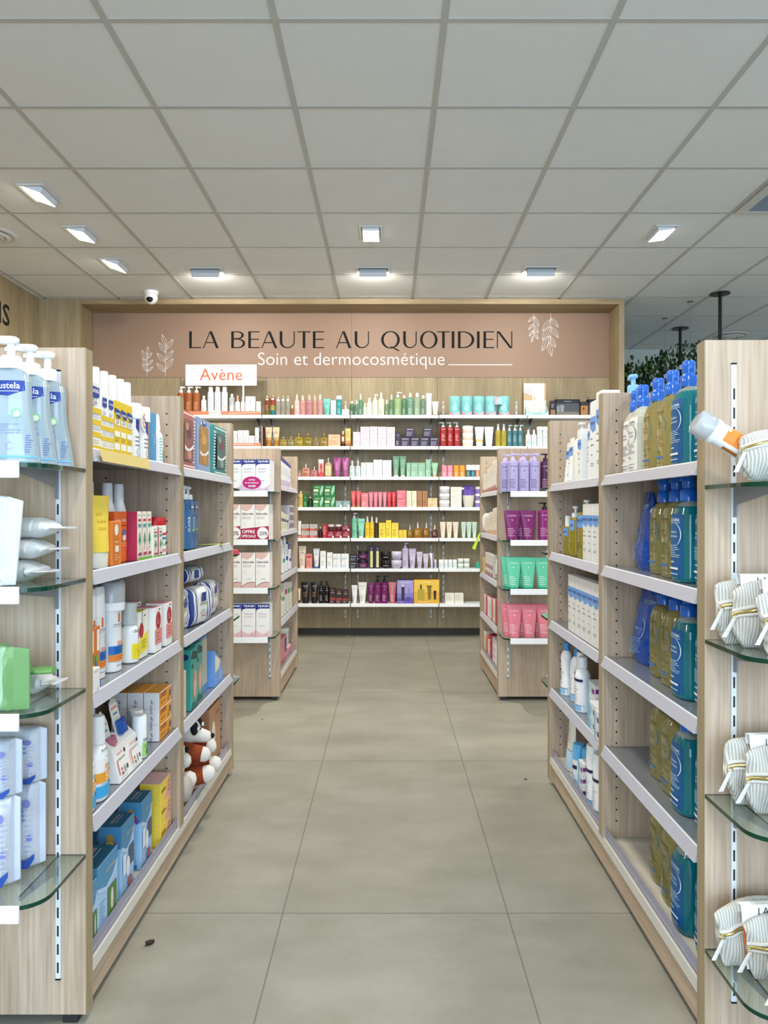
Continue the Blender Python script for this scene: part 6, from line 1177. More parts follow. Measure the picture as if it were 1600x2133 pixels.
for i, (y, x, z, lb) in enumerate(((2.49, .735, .806, 'upper left, lying on the others'), (2.79, .745, .806, 'upper right, lying flat on top'))):
    face(-1, y, x, z, softpack(.175, .10, .058, stripes(), (('r', -.10, .12, .3, .8, '#24408a'), ('m', -.2, .2, .1, .25, 2, '#5f7fae')), .05, seed=50 + i, crease=.004), 'wipes_pack', 'navy striped wipes pack, %s' % lb, 'wipes pack', yaw=radians(12 if i == 0 else -8))
gb = lambda c, dk: carton(.085, .038, .200, c, (('p', ((-.5, .86), (-.2, .98), (.5, .9), (.5, .8), (-.1, .82)), dk), ('e', .1, .40, .26, .24, '#dba590'), ('e', .06, .52, .12, .07, '#c98a74'), ('a', .2, .44, .18, 100, 300, .03, '#f0e4dc'), ('e', -.3, .72, .08, .04, '#1a2a2a'), ('p', ((-.5, 0), (-.1, .14), (.3, .05), (.5, .12), (.5, 0)), '#1f6a64')), left=(('e', 0, .88, .3, .05, '#1c2f66'),), rough=.35)
face(-1, 2.405, .662, .411, carton(.080, .04, .150, '#dcc3b2', (('m', -.35, .35, .3, .9, 8, '#c79c8a'), ('r', -.42, -.36, .1, .8, '#efe8e2')), left=(('r', -.5, .5, 0, 1, '#c5d2cc'),)), 'breast_pad_box', 'pink beige care box with white line, nearest on the fourth left shelf', 'box')
face(-1, 2.55, .662, .411, gb('#3f9e93', '#174a4e'), 'nursing_box', 'teal box with drawn mother, nearer', 'box')
face(-1, 2.66, .672, .411, gb('#4aa89a', '#1a5458'), 'nursing_box', 'teal box with drawn mother, farther', 'box')
face(-1, 2.46, .735, .411, gb('#2b8072', '#174a4e'), 'nursing_box', 'dark teal box in the second row, nearer', 'box')
face(-1, 2.57, .735, .411, gb('#2b8072', '#174a4e'), 'nursing_box', 'dark teal box in the second row, farther', 'box')
face(-1, 2.775, .688, .411, carton(.10, .045, .225, '#6f9ec8', (('r', -.36, .5, .12, .84, '#b9b8a4'), ('r', -.5, .5, .0, .1, '#5d8fc4'), ('e', -.1, .92, .1, .03, '#1a2440'), ('r', -.5, -.36, .8, .95, '#c8405a')), left=(('e', 0, .92, .12, .02, '#e4ecf4'),)), 'bottle_box', 'tall sky blue and grey box beside the teal boxes', 'box')
face(-1, 2.70, .785, .411, carton(.12, .045, .23, '#4f86ba', (('r', -.5, .5, .8, 1, '#4077ac'),), left=(('e', 0, .92, .12, .02, '#e4ecf4'),)), 'bottle_box', 'tall sky blue box in the rear row', 'box')
o = empty('wedge_box', (-.668, 2.925, .4114), radians(90)); tag(o, 'light blue wedge-shaped box with cream panel at the end of the shelf', 'box')
g = G(); pr = [(-.075, 0), (.075, 0), (.04, .075), (-.075, .135)]
g.add([(a, -.025, b) for a, b in pr] + [(a, .025, b) for a, b in pr], [(0, 1, 2, 3), (7, 6, 5, 4)] + [(j, j + 4, (j + 1) % 4 + 4, (j + 1) % 4)[::-1] for j in range(4)], '#6f9ede')
g.add([(-.07, -.0256, .05), (.0, -.0256, .06), (.02, -.0256, .085), (-.07, -.0256, .12)], [(0, 1, 2, 3)], '#e4dec6'); decals(g, lambda u, v, q: (u, -.0256 - q, v), .15, .13, (('m', .0, .4, .1, .4, 4, '#c9dcf4'),)); obj('box_body', g, o)
# base shelf: kraft box, plush toys
face(-1, 2.875, .708, .108, carton(.19, .12, .235, '#b4805e', (('e', -.12, .52, .15, .24, '#e9dfcc'), ('m', -.05, .42, .08, .26, 5, '#8fb08a'), ('r', .1, .40, .80, .86, '#a06a48'), ('r', -.5, -.46, 0, 1, '#8fae8f')), left=(('r', -.36, .0, .0, .30, '#17120f'), ('r', -.28, -.1, .30, .42, '#17120f')), top='#8e6238'), 'cotton_pad_box', 'brown kraft box with cream oval and green lines on the base shelf', 'box')
face(-1, 2.700, .715, .108, carton(.115, .075, .105, '#dfe4ea', (('m', -.3, .3, .2, .6, 3, '#c9826a'), ('r', -.4, .4, .72, .9, '#20346c'), ('e', .3, .6, .1, .1, '#3a7ab8')), left=(('r', -.5, .5, .75, 1, '#141c46'), ('m', -.3, .3, .3, .5, 2, '#6a7688'))), 'toy_box', 'white and navy carton under the brown plush arms', 'box')
FURW = M('#dcd7ce', .95); FURB = M('#8a3a18', .95); FURK = M('#141210', .9); FURG = M('#a0968e', .95)
def blob(g, c, r, m, sq=(1, 1, 1), rot=0):
    n = 20; rg = []
    for k in range(11):
        a = -pi / 2 + pi * k / 10; ca = max(.02, cos(a)); rr_ = [(x, y) for x, y, _ in ring(2 * r * ca, 2 * r * ca, 0, n)]
        rg.append([(c[0] + rot2(x * sq[0], y * sq[1], rot)[0], c[1] + rot2(x * sq[0], y * sq[1], rot)[1], c[2] + r * sin(a) * sq[2]) for x, y in rr_])
    g.loft(rg, m)
def limb(g, pts, rs, m): g.tube(pts, rs, m, 18)
def plush(y, z, lab, x=-.700):
    """sitting dog toy looking to the aisle: white muzzle and blaze, black ears, brown body, white paws"""
    o = empty('plush_dog', (x, y, z)); tag(o, lab, 'plush toy'); g = G()
    limb(g, [(0, 0, .02), (0, 0, .06), (.005, 0, .12), (.01, 0, .165)], [.040, .056, .050, .034], FURB); blob(g, (.012, 0, .195), .050, FURW, (1, .95, .95)); limb(g, [(.03, 0, .186), (.062, .004, .178), (.086, .006, .173), (.097, .006, .172)], [.031, .024, .019, .010], FURW)
    obj('body', g, o)
    for s_ in (-1, 1):
        g = G(); limb(g, [(-.002, .034 * s_, .232), (-.002, .058 * s_, .220), (.004, .070 * s_, .185), (.008, .068 * s_, .160)], [.011, .019, .018, .009], FURK); obj('ear', g, o)
        g = G(); blob(g, (.047, .028 * s_, .210), .019, FURK, (.7, 1, 1.2)); obj('eye_patch', g, o)
        g = G(); blob(g, (.060, .029 * s_, .210), .0075, M('#f1f1ee', .2)); blob(g, (.0665, .0295 * s_, .210), .0037, M('#0a0a0a', .1)); obj('eye', g, o)
        g = G(); limb(g, [(.0, .040 * s_, .145), (.04, .050 * s_, .138), (.076, .046 * s_, .130)], [.026, .028, .026], FURB); limb(g, [(.0755, .046 * s_, .130), (.090, .044 * s_, .128), (.100, .043 * s_, .127), (.105, .043 * s_, .127)], [.0255, .024, .017, .006], FURW); obj('arm', g, o)
        g = G(); limb(g, [(.0, .038 * s_, .045), (.045, .048 * s_, .055), (.088, .048 * s_, .062)], [.032, .032, .028], FURB); limb(g, [(.085, .048 * s_, .062), (.102, .048 * s_, .066), (.115, .048 * s_, .066), (.121, .048 * s_, .066)], [.0275, .028, .021, .008], FURW); obj('leg', g, o)
    g = G(); blob(g, (.099, .006, .177), .009, FURK); obj('nose', g, o)
    return o
plush(2.620, .122, 'brown and white plush dog sitting on the base shelf')
plush(2.465, .122, 'second plush dog half hidden behind the oak divider', -.748)
o = empty('plush_toy', (-.640, 2.415, .1121)); tag(o, 'grey plush foot sticking out over the base shelf edge', 'plush toy')
g = G(); limb(g, [(-.10, 0, .03), (-.05, .005, .045), (-.015, .01, .065)], [.026, .027, .026], FURG); obj('leg', g, o)
g = G(); blob(g, (.000, .012, .076), .040, M('#b0a8a0', .95), (.55, .95, 1.0)); obj('foot', g, o)
g = G(); blob(g, (-.075, .07, .045), .042, FURG, (.8, .8, 1)); obj('body', g, o)
# ================================================================ RIGHT FOREGROUND UNIT
def gel(kind, z, Y, X, lab, yaw=0.0):
    BL = '#2a72dc'
    if kind == 'milk': col, tr, liq, ink, panel = '#dedccb', .25, None, '#5d6a78', '#eceae4'
    elif kind == 'oil': col, tr, liq, ink, panel = '#d9cf86', .75, None, '#6f6430', None
    else: col, tr, liq, ink, panel = '#22a0b0', .55, None, '#d7ecf4', '#135a94'
    dec = []
    if panel: dec.append(('p', ((-.34, .06), (.34, .06), (.36, .10), (.36, .80), (.32, .84), (-.32, .84), (-.36, .80), (-.36, .10)), panel))
    dec += [('t', 'BIODERMA', 0, .745, .50, ink, .006), ('r', -.28, .28, .728, .733, ink), ('t', 'Atoderm', -.04, .60, .34, ink, .004), ('t', 'Gel douche', -.04, .55, .40, ink, .004), ('a', .04, .585, .27, -75, 80, .03, ink if kind != 'oil' else '#4f86a8'),
            ('m', -.26, .28, .30, .46, 7, ink), ('m', -.2, .1, .22, .27, 1, ink), ('r', -.30, .22, .155, .18, '#2f72c4' if kind == 'oil' else '#eef4f8'), ('m', -.2, .25, .08, .12, 1, ink)]
    return face(1, Y, X, z, bottle(.098, .066, .186, col, 'bigpump', BL, .060, 'soft', 2.7, tuple(dec), rough=.07, tr=tr, neck=.0185, tr_cap=.15, side=-1, coat=.3, bands=((.93, 1, '#c9d4cc'),) if kind != 'oil' else ()), 'gel_pump_bottle', lab, 'pump bottle', yaw)
for i, (z, lv) in enumerate(((1.1662, 'top'), (.9042, 'second'), (.6402, 'third'), (.3782, 'fourth'), (.1102, 'base'))):
    gel('teal', z, 1.765, .692, 'large teal shower gel pump bottle, %s right shelf' % lv)
    gel('teal', z, 1.645, .700, 'large teal shower gel bottle cut by the oak panel, %s right shelf' % lv)
    if i == 0:
        gel('oil', z, 1.885, .700, 'large olive gel pump bottle, nearer, top right shelf'); gel('oil', z, 2.000, .705, 'large olive gel pump bottle, farther, top right shelf')
        gel('milk', z, 2.105, .700, 'large milky lotion pump bottle, nearer, top right shelf'); gel('milk', z, 2.198, .712, 'large milky lotion pump bottle, farther, top right shelf')
    else:
        gel('oil', z, 1.878, .708, 'large olive gel pump bottle, nearer, %s right shelf' % lv); gel('oil', z, 1.990, .718, 'large olive gel pump bottle, farther, %s right shelf' % lv)
@cached
def doypack():
    g = G(); n = 26; w, h, d = .15, .215, .075; rg = []
    for t, a, b, sh in ((0, .80, .75, 0), (.06, .92, .9, 0), (.25, 1, 1, 0), (.5, .90, .75, .02), (.72, .78, .5, .06), (.88, .68, .25, .12), (1, .62, .03, .16)):
        rg.append([(x - sh * w * .5, y + .003 * sin(x * 140 + t * 9) * (t > .05), h * t) for x, y, _ in ring(w * a, d * b + .002, 0, n, 2.3)])
    g.loft(rg, M('#1450b0', .14, .12, 0, 0, .4))
    decals(g, lambda u, v, q: (u + .04 * (v / h) ** 2, -(d / 2 * (1 - (v / h) ** 1.6 * .9)) - q - .003, v), w, h, (('t', 'BIODERMA', .02, .80, .42, '#9fc0e6', .008), ('r', -.22, .22, .785, .79, '#9fc0e6'), ('t', 'Atoderm', -.12, .44, .3, '#7fc0dc', .006), ('a', -.1, .46, .2, -80, 80, .025, '#9fd0e8'), ('m', -.36, .1, .12, .34, 8, '#6fb0d8')))
    c = G(); c.loft([[(z_, x_, y_) for x_, y_, z_ in ring(.026, .026, q, 16)] for q in (0, .004, .022)], WHITE); c.xf(lambda x, y, z: (x + .074, y - .002, z + .160))
    return [('pouch_body', g.mesh('pouch_body')), ('spout_cap', c.mesh('spout_cap'))]
face(1, 2.135, .730, .904, doypack(), 'refill_pouch', 'shiny blue refill pouch with white spout cap, second right shelf', 'pouch', yaw=radians(-8))
face(1, 2.145, .735, .640, doypack(), 'refill_pouch', 'shiny blue refill pouch leaning behind bottles, third right shelf', 'pouch', yaw=radians(8))
# far bay of the right unit
BB = '#6f9fe0'
def dx(ink='#5c6470', red=True): 
    d = [('p', ((-.5, .80), (.5, .80), (.5, .62), (.0, .60), (-.5, .66)), BB), ('t', 'dexeryl', 0, .68, .85, '#2d4a86', .012), ('m', -.36, .2, .50, .54, 1, ink), ('m', -.36, .36, .42, .46, 1, ink), ('m', -.3, .1, .30, .33, 1, ink), ('m', -.3, .2, .16, .22, 2, ink)]
    if red: d.append(('m', -.4, .4, .53, .58, 1, '#d86a70'))
    return tuple(d)
RZ = [1.1662, .9042, .6402, .3782]
face(1, 2.880, .680, RZ[0], tube(.066, .155, '#eef0ee', '#f2f3f2', dx(), ch=.06, base=.8), 'cream_tube', 'white cream tube with blue band, farthest on the far right top shelf', 'tube')
face(1, 2.795, .672, RZ[0], tube(.066, .165, '#eef0ee', '#f2f3f2', dx(), ch=.06, base=.8), 'cream_tube', 'white cream tube with blue band, second farthest top right', 'tube')
face(1, 2.690, .680, RZ[0], bottle(.082, .058, .160, '#eceee8', 'pump', '#eef1ee', .050, 'soft', 2.6, (), neck=.017, side=-1, tr_cap=.3), 'pump_bottle', 'plain white pump bottle with clear pump, far right top shelf', 'pump bottle')
face(1, 2.595, .672, RZ[0], carton(.046, .05, .175, '#f0f1f0', dx(), right=()), 'cream_carton', 'white carton with blue band between the two pump bottles', 'carton')
face(1, 2.500, .680, RZ[0], bottle(.080, .050, .190, '#f1f2f3', 'pump', '#7fb6e8', .052, 'square', 3, (('p', ((-.5, .84), (.1, .84), (.1, .70), (-.5, .66)), BB), ('t', 'dexeryl', -.2, .75, .5, '#2d4a86', .01), ('m', -.45, -.1, .3, .6, 5, '#5c6470')), neck=.018, side=-1), 'pump_bottle', 'white pump bottle with light blue pump, far right top shelf', 'pump bottle')
for i, (y, h) in enumerate(((2.415, .245), (2.345, .265))):
    face(1, y, .672, RZ[0], carton(.062, .055, h, '#f1f2f3', dx(red=False), right=()), 'cream_carton', 'tall white carton with blue band, %s to the divider' % ('farther', 'nearer')[i], 'carton')
face(1, 2.330, .745, RZ[0], bottle(.07, .05, .26, '#f1f2f3', 'pump', '#7fb6e8', .055, 'square', 3, (), neck=.018, side=-1), 'pump_bottle', 'white bottle with blue pump behind the tall cartons', 'pump bottle')
for i, (y, w, h, x) in enumerate(((2.875, .056, .105, .678), (2.745, .062, .140, .672), (2.600, .094, .160, .675))):
    face(1, y, x, RZ[1], bottle(w, w * .62, h, '#b5a52a', 'cap' if i == 0 else 'pump', '#eef0ee', .04, 'square', 2.8, (('r', -.5, .5, .66, .92, BB), ('t', 'dexeryl', 0, .74, .7, '#2d4a86', .012), ('m', -.3, .3, .55, .6, 1, '#c05a3a'), ('m', -.3, .3, .2, .5, 5, '#8a7a20')), tr=.45, rough=.1, neck=.014, side=-1), 'cleansing_oil', 'olive oil bottle with blue label band, %s' % ('smallest', 'medium', 'largest')[i], 'bottle')
for i, y in enumerate((2.325, 2.388, 2.451, 2.514)):
    face(1, y, .668, RZ[1], carton(.060, .045, .185, '#e6e5e2', dx(red=False)), 'cream_carton', 'pale carton with blue band on second far right shelf, %s' % ('nearest', 'second nearest', 'third', 'farthest')[i], 'carton')
for i in range(7):
    face(1, 2.325 + .066 * i, .670, RZ[2], carton(.064, .048, .200, '#e4e3e0', dx(red=False)), 'cream_carton', 'pale carton with blue band on third far right shelf, %s' % ('nearest', 'second', 'third', 'fourth', 'fifth', 'sixth', 'farthest')[i], 'carton')
ur = (('r', -.5, .5, .0, .16, '#8fc6ee'), ('r', -.5, .5, .16, .17, '#1f3468'), ('m', -.3, .3, .2, .6, 7, '#98a4b4'), ('m', -.3, .2, .05, .10, 2, '#3a5f9a'))
ur2 = ur + (('r', -.48, .48, .70, .76, '#1d2350'),)
for i, (y, x, w, h, top, tc, d) in enumerate(((2.885, .672, .062, .165, 'wide', '#3f92d8', ur), (2.790, .685, .060, .160, 'wide', '#3f92d8', ur), (2.735, .690, .062, .150, 'cap', '#f0f1f2', ur2), (2.645, .672, .072, .150, 'cap', '#f0f1f2', ur2))):
    face(1, y, x, RZ[3], bottle(w, w * .75, h, '#f1f2f4', top, tc, .03 if top == 'wide' else .036, 'waist' if i == 0 else 'soft', 2.2, d, neck=.017), 'cleansing_bottle', ('white waisted bottle with blue cap, farthest on the fourth right shelf', 'white round bottle with blue cap, second farthest fourth right shelf', 'white bottle with navy band, third, fourth right shelf', 'broad white bottle with navy band beside the stacked cartons')[i], 'bottle')
cc = (('r', -.5, .5, 0, 1, '#dfe3e6'), ('p', ((-.5, 0), (-.2, 0), (-.32, 1), (-.5, 1)), '#7cc0dc'), ('r', .08, .40, .25, .62, '#7a3a7c'), ('m', -.25, .05, .3, .8, 3, '#8c929c'))
for i, (y, x, z0, n) in enumerate(((2.510, .690, RZ[3], 3), (2.400, .665, RZ[3], 2), (2.315, .655, RZ[3], 2))):
    for k in range(n):
        face(1, y, x, z0 + .0425 * k, carton(.098 if i < 2 else .058, .05, .042, '#e8eaec', cc, right=(('r', -.5, .5, .0, 1, '#e8eaec'), ('r', -.5, .5, .38, .72, '#7a2f8c'))), 'ointment_carton', 'white carton with purple stripe, %s of %s stack' % (('bottom', 'middle', 'top')[k] if n == 3 else ('lower', 'upper')[k], ('farthest', 'middle', 'nearest')[i]), 'carton')
face(1, 2.835, .682, .1102, tube(.095, .195, '#eeeae2', '#e9e9e6', (('r', -.5, .5, .08, .4, '#b9dcf0'), ('r', -.5, .5, .4, .412, '#2a4a86'), ('m', -.3, .2, .5, .8, 5, '#b0aca4')), ch=.03, base=.95, dk=.5, flare=1), 'cream_pouch', 'wide white and pale blue tube bag, farthest on the base shelf', 'tube')
for i, (y, x) in enumerate(((2.70, .672), (2.645, .690))):
    face(1, y, x, .1102, bottle(.048, .044, .085, '#dfeaf2', 'wide', '#5fb0e4', .055, 'cyl', 2, (('r', -.5, .5, .62, .78, '#1d2350'), ('r', -.5, .5, 0, .2, '#8fc6ee'), ('m', -.3, .3, .3, .55, 3, '#8c98a8')), tr_cap=.4), 'deodorant', 'small sky blue capped deodorant, %s, base right shelf' % ('farther', 'nearer')[i], 'bottle')
for k in range(3): face(1, 2.575, .668, .1102 + .0385 * k, carton(.060, .045, .038, '#e8eaec', cc, right=(('r', -.5, .5, .38, .72, '#7a2f8c'),)), 'ointment_carton', 'small white and purple carton on base right shelf, %s' % ('bottom', 'middle', 'top')[k], 'carton')
for i, (y, x) in enumerate(((2.485, .665), (2.395, .663))):
    face(1, y, x, .1102, bottle(.060, .044, .165, '#f1f2f4', 'wide', '#f2f3f4', .035, 'cyl', 2.2, ur2), 'cleansing_bottle', 'tall white bottle with navy band on base right shelf, %s' % ('farther', 'nearer')[i], 'bottle')
face(1, 2.330, .664, .1102, bottle(.058, .042, .165, '#141d3c', 'wide', '#141d3c', .035, 'cyl', 2.2, (('m', -.3, .3, .2, .5, 3, '#8fa0c8'),)), 'shampoo_bottle', 'dark navy bottle beside the divider on base right shelf', 'bottle')
# -- bags on the near end of the right unit
pouch((.752, 1.402, 1.124), .225, .094, .078, 'open cream ribbed bag holding an orange sun spray, top glass shelf', 3, (0, radians(-3), radians(3)), zy=.80, slv=-.04)
o = put('sun_spray', bottle(.043, .040, .108, '#f3f3f2', 'spray_clear', '#f3f4f6', .038, 'cyl', 2.4, (('r', -.26, .49, 0, .88, '#f08a32'), ('r', .2, .49, .82, .88, '#f3f3f2'), ('r', -.49, -.42, 0, .80, '#b8691f'), ('t', 'LA ROCHE-POSAY', .12, .66, .6, '#8a4a1c'), ('r', -.12, .36, .62, .628, '#8a4a1c'), ('t', 'ANTHELIOS', .10, .30, .62, '#3a1c0c', .012), ('t', '50', .12, .06, .4, '#fbeedd', .01))), 'orange and white sun spray poking out of the ribbed bag', 'bottle', (.700, 1.425, 1.158), 0, rot=(radians(0), radians(-59), 0))
for z, P3 in ((.813, (((.728, 1.470), .215, .128, 'rearmost'), ((.744, 1.418), .215, .122, 'middle'), ((.762, 1.358), .22, .118, 'front'))),
              (.5068, (((.742, 1.470), .205, .135, 'rearmost'), ((.762, 1.415), .205, .125, 'middle'), ((.800, 1.353), .21, .118, 'front'))),
              (.2007, (((.730, 1.470), .215, .125, 'rearmost'), ((.768, 1.415), .215, .118, 'middle'), ((.785, 1.353), .22, .108, 'front')))):
    lv = {.813: 'second', .5068: 'third', .2007: 'lowest'}[z]
    for i, ((x, y), w, h, lb) in enumerate(P3):
        pouch((x, y, z + .001), w, h, .047, 'cream ribbed toiletry bag with brass zip, %s on the %s right glass shelf' % (lb, lv), int(z * 100) + i, (0, 0, radians((5, -4, 3)[i])), zy=(.66, .60, .62)[i], puller=-1 if (i + int(z * 10)) % 2 else -.55, slv=(-.36, -.31, .10)[i])
# ================================================================ BACKGROUND UNITS
YQ = 4.185; SQ = 4.11 / F
hy = lambda sub, c: (('r', -.5, .5, .86, 1, '#1c2a86'), ('p', ((-.5, .76), (-.42, .83), (-.2, .86), (-.5, .86)), '#1c2a86'), ('t', 'Hydralin', .05, .885, .76, '#f1f3fb', .02), ('t', sub, 0, .68, .6, '#7d8696'), ('m', -.3, .3, .58, .64, 2, '#c9a5b8'), ('m', -.3, .35, .32, .36, 1, '#8c93a0'), ('p', ((-.5, 0), (.5, 0), (.5, .22), (.3, .14), (0, .10), (-.3, .14), (-.5, .22)), c), ('a', .3, .06, .08, 0, 360, .02, '#6a6a86'))
sa = (('p', ((-.5, .86), (-.1, .80), (.2, .86), (.42, 1), (-.5, 1)), '#dcb8ac'), ('t', 'Saforelle', 0, .70, .84, '#5c2634', .012), ('m', -.4, .3, .58, .66, 2, '#a08a8a'), ('a', -.22, .44, .12, 0, 360, .015, '#a8a4a0'), ('m', -.1, .46, .24, .28, 2, '#b0a8a4'), ('p', ((-.5, 0), (.5, 0), (.5, .15), (.2, .16), (-.1, .13), (-.5, .03)), '#dcb8ac'), ('p', ((-.5, .03), (-.1, .13), (.2, .16), (.5, .15), (.5, .16), (.2, .175), (-.1, .145), (-.5, .04)), '#6a3038'))
sof = sa[:5] + (('p', ((-.5, 0), (.5, 0), (.5, .40), (-.5, .30)), '#a81c48'),)
of_big = (('p', ((-.5, 0), (.5, 0), (.5, .40), (-.5, .30)), '#a81c48'), ('t', 'OFFRE', -.22, .18, .44, '#f4e4ea', .03), ('t', 'SPÉCIALE', -.20, .06, .5, '#f4e4ea', .03), ('e', .28, .19, .21, .175, '#f0ecea'), ('t', '-20%', .28, .14, .36, '#4a1626', .01))
def endrow(s, z, xs, h, mk, name, lab, cat, rows=3, d=.05, y0=4.125):
    for r in range(rows):
        for i, (a, b) in enumerate(xs):
            x = ((a + b) / 2 - CX) * SQ; w = (b - a) * SQ
            od = ordinal(i, len(xs)); rw = ('front row', 'second row', 'third row', 'fourth row')[r]
            put(name, mk(w, h), '%s, %s, %s' % (lab, od, rw), cat, (x, y0 + .002 + d / 2 + r * (d + .002), z + .0004))
X3 = [(472.5, 501.5), (502, 531), (531.5, 560.5)]
endrow(-1, 1.1696, X3, .172, lambda w, h: carton(w, .044, h, '#eef0f0', hy('Quotidien', '#d8c6dc')), 'hygiene_carton', 'white carton with navy top over lilac foot, top background shelf', 'carton', 4, .044)
def sticker(x, z, w, h, decs, lab, oval=False):
    o = empty('offer_sticker', (x, 4.1245, z)); g = G()
    if oval: g.loft([[(a, y, b) for a, b, _ in ring(w, h, 0, 32)] for y in (0, .0012)][::-1], '#c01a78', smooth=False); mp = lambda u, v, q: (u, -q, v - h / 2)
    else: g.add([(-w / 2, 0, 0), (w / 2, 0, 0), (w / 2, 0, h), (-w / 2, 0, h * .78)], [(0, 1, 2, 3)], '#a81c48'); g.add([(-w / 2, .0012, 0), (w / 2, .0012, 0), (w / 2, .0012, h), (-w / 2, .0012, h * .78)], [(3, 2, 1, 0)], '#a81c48'); mp = lambda u, v, q: (u, -q, v)
    decals(g, mp, w, h, decs); obj('sticker_face', g, o); tag(o, lab, 'sticker'); return o
sticker((523.5 - CX) * SQ, 1.217, 39 * SQ, 26 * SQ, (('t', 'OFFRE', 0, .66, .34, '#f8dcec', .03), ('t', 'ÉCONOMIQUE', 0, .40, .72, '#f8dcec', .03), ('r', -.18, .2, .16, .30, '#e8dce4'), ('m', -.14, .16, .18, .28, 2, '#3a3a3a')), 'magenta oval offer sticker across two navy-topped cartons', True)
endrow(-1, .9105, [(471.5, 500), (500.8, 529.3), (530, 558.5)], .190, lambda w, h: carton(w, .052, h, '#f0eee9', sa), 'hygiene_carton', 'white carton with blush curve, second background shelf', 'carton', 3, .052)
for i, (x0, x1) in enumerate(((460, 499), (500, 559))):
    sticker(((x0 + x1) / 2 - CX) * SQ, .9112, (x1 - x0) * SQ, 28.5 * SQ, (('t', 'OFFRE', -.22, .46, .46, '#f4e4ea', .03), ('t', 'SPÉCIALE', -.21, .16, .50, '#f4e4ea', .03), ('e', .29, .48, .20, .44, '#f0ecea'), ('t', '-20%', .29, .32, .34, '#4a1626', .012)) if i else (('e', .24, .48, .30, .44, '#f0ecea'), ('t', '0%', .26, .32, .34, '#4a1626', .012)),
            ('crimson special offer band at the left, half hidden', 'crimson special offer band reading minus twenty percent')[i])
endrow(-1, .651, [(472.5, 501), (502, 530.5), (531.5, 560.5)], .190, lambda w, h: carton(w, .052, h, '#f0eee9', sa), 'hygiene_carton', 'white carton with blush curve, third background shelf', 'carton', 2, .052)
endrow(-1, .3875, [(472.5, 501), (502, 531), (532, 560.5)], .178, lambda w, h: carton(w, .052, h, '#efeeea', hy('Sécheresse', '#eac0c6')), 'hygiene_carton', 'white carton with navy top and pink foot, lowest background shelf', 'carton', 2, .052)
# small things on the far-end glass shelves
put('leaflet_box', carton(.05, .08, .018, '#c8324a', (), right=()), 'small red and white box lying on the rear glass shelf', 'carton', (-.655, 3.215, .8854), radians(20))
put('cream_tube', tube(.03, .06, '#e9e9e6', '#e9e9e6', ()), 'small white tube behind the left unit on rear glass', 'tube', (-.665, 3.23, .6204))
# right background end
XR = [(1060, 1081.5), (1083, 1104.5), (1106, 1128)]
LI = '#b3a8d6'
for r in range(2):
    for i, (a, b) in enumerate(((1049 if r else 1061, 1070 if r else 1082), (1083, 1105), (1105.5, 1127.5))):
        put('pump_bottle', bottle(.056, .046, .168, LI, 'pump', '#c4b9e0', .040, 'square', 2.4, CD('#4d4568', .72), neck=.014, side=1), 'lilac pump bottle, %s, %s, background right unit' % (ordinal(i, 3), ('front row', 'rear row')[r]), 'pump bottle', (((a + b) / 2 - CX) * SQ, 4.152 + r * .07, 1.1684))
put('pump_bottle', bottle(.056, .046, .168, '#4d1440', 'pump', '#2d1028', .040, 'square', 2.4, CD('#d8b4cc', .72), neck=.014, side=-1), 'plum pump bottle beside the lilac ones', 'pump bottle', ((1140 - CX) * SQ, 4.152, 1.1684))
PT = tube(.086, .160, '#7c1f68', '#5a1048', CD('#e2bcd8', .60), ch=.03, base=.66, dk=.42)
for i, a in enumerate((1069.5, 1104)): put('body_tube', PT, 'purple tube, %s front one, second background right shelf' % ordinal(i, 2), 'tube', ((a - CX) * SQ, 4.158, .9074))
put('body_tube', PT, 'purple tube half hidden in the rear row, second background right shelf', 'tube', ((1096 - CX) * SQ, 4.225, .9074))
put('pump_bottle', bottle(.070, .05, .165, '#8a2a74', 'pump', '#1c1018', .040, 'square', 2.4, CD('#e6c0da', .6), neck=.014, side=-1), 'bright purple pump bottle behind the oak divider', 'pump bottle', ((1138 - CX) * SQ, 4.155, .9074))
TT = tube(.084, .168, '#62c9a4', '#1fa884', CD('#e6f6ee', .60), ch=.05, base=.68, dk=.42)
for i, a in enumerate((1072.5, 1103.5, 1135)): put('body_tube', TT, 'mint green tube, %s of front row' % ordinal(i, 3), 'tube', ((a - CX) * SQ, 4.158, .6454))
for i, a in enumerate((1066, 1098)): put('body_tube', TT, 'mint green tube, %s of rear row' % ordinal(i, 2), 'tube', ((a - CX) * SQ, 4.225, .6454))
TP = tube(.084, .175, '#e07c8c', '#e88a98', CD('#fbe6ea', .60), ch=.04, base=.68, dk=.42)
for i, a in enumerate((1074, 1106, 1138)): put('body_tube', TP, 'rose pink tube, %s of front row' % ordinal(i, 3), 'tube', ((a - CX) * SQ, 4.158, .3814))
for i, a in enumerate((1066, 1098, 1130)): put('body_tube', TP, 'rose pink tube, %s of rear row' % ordinal(i, 3), 'tube', ((a - CX) * SQ, 4.225, .3814))
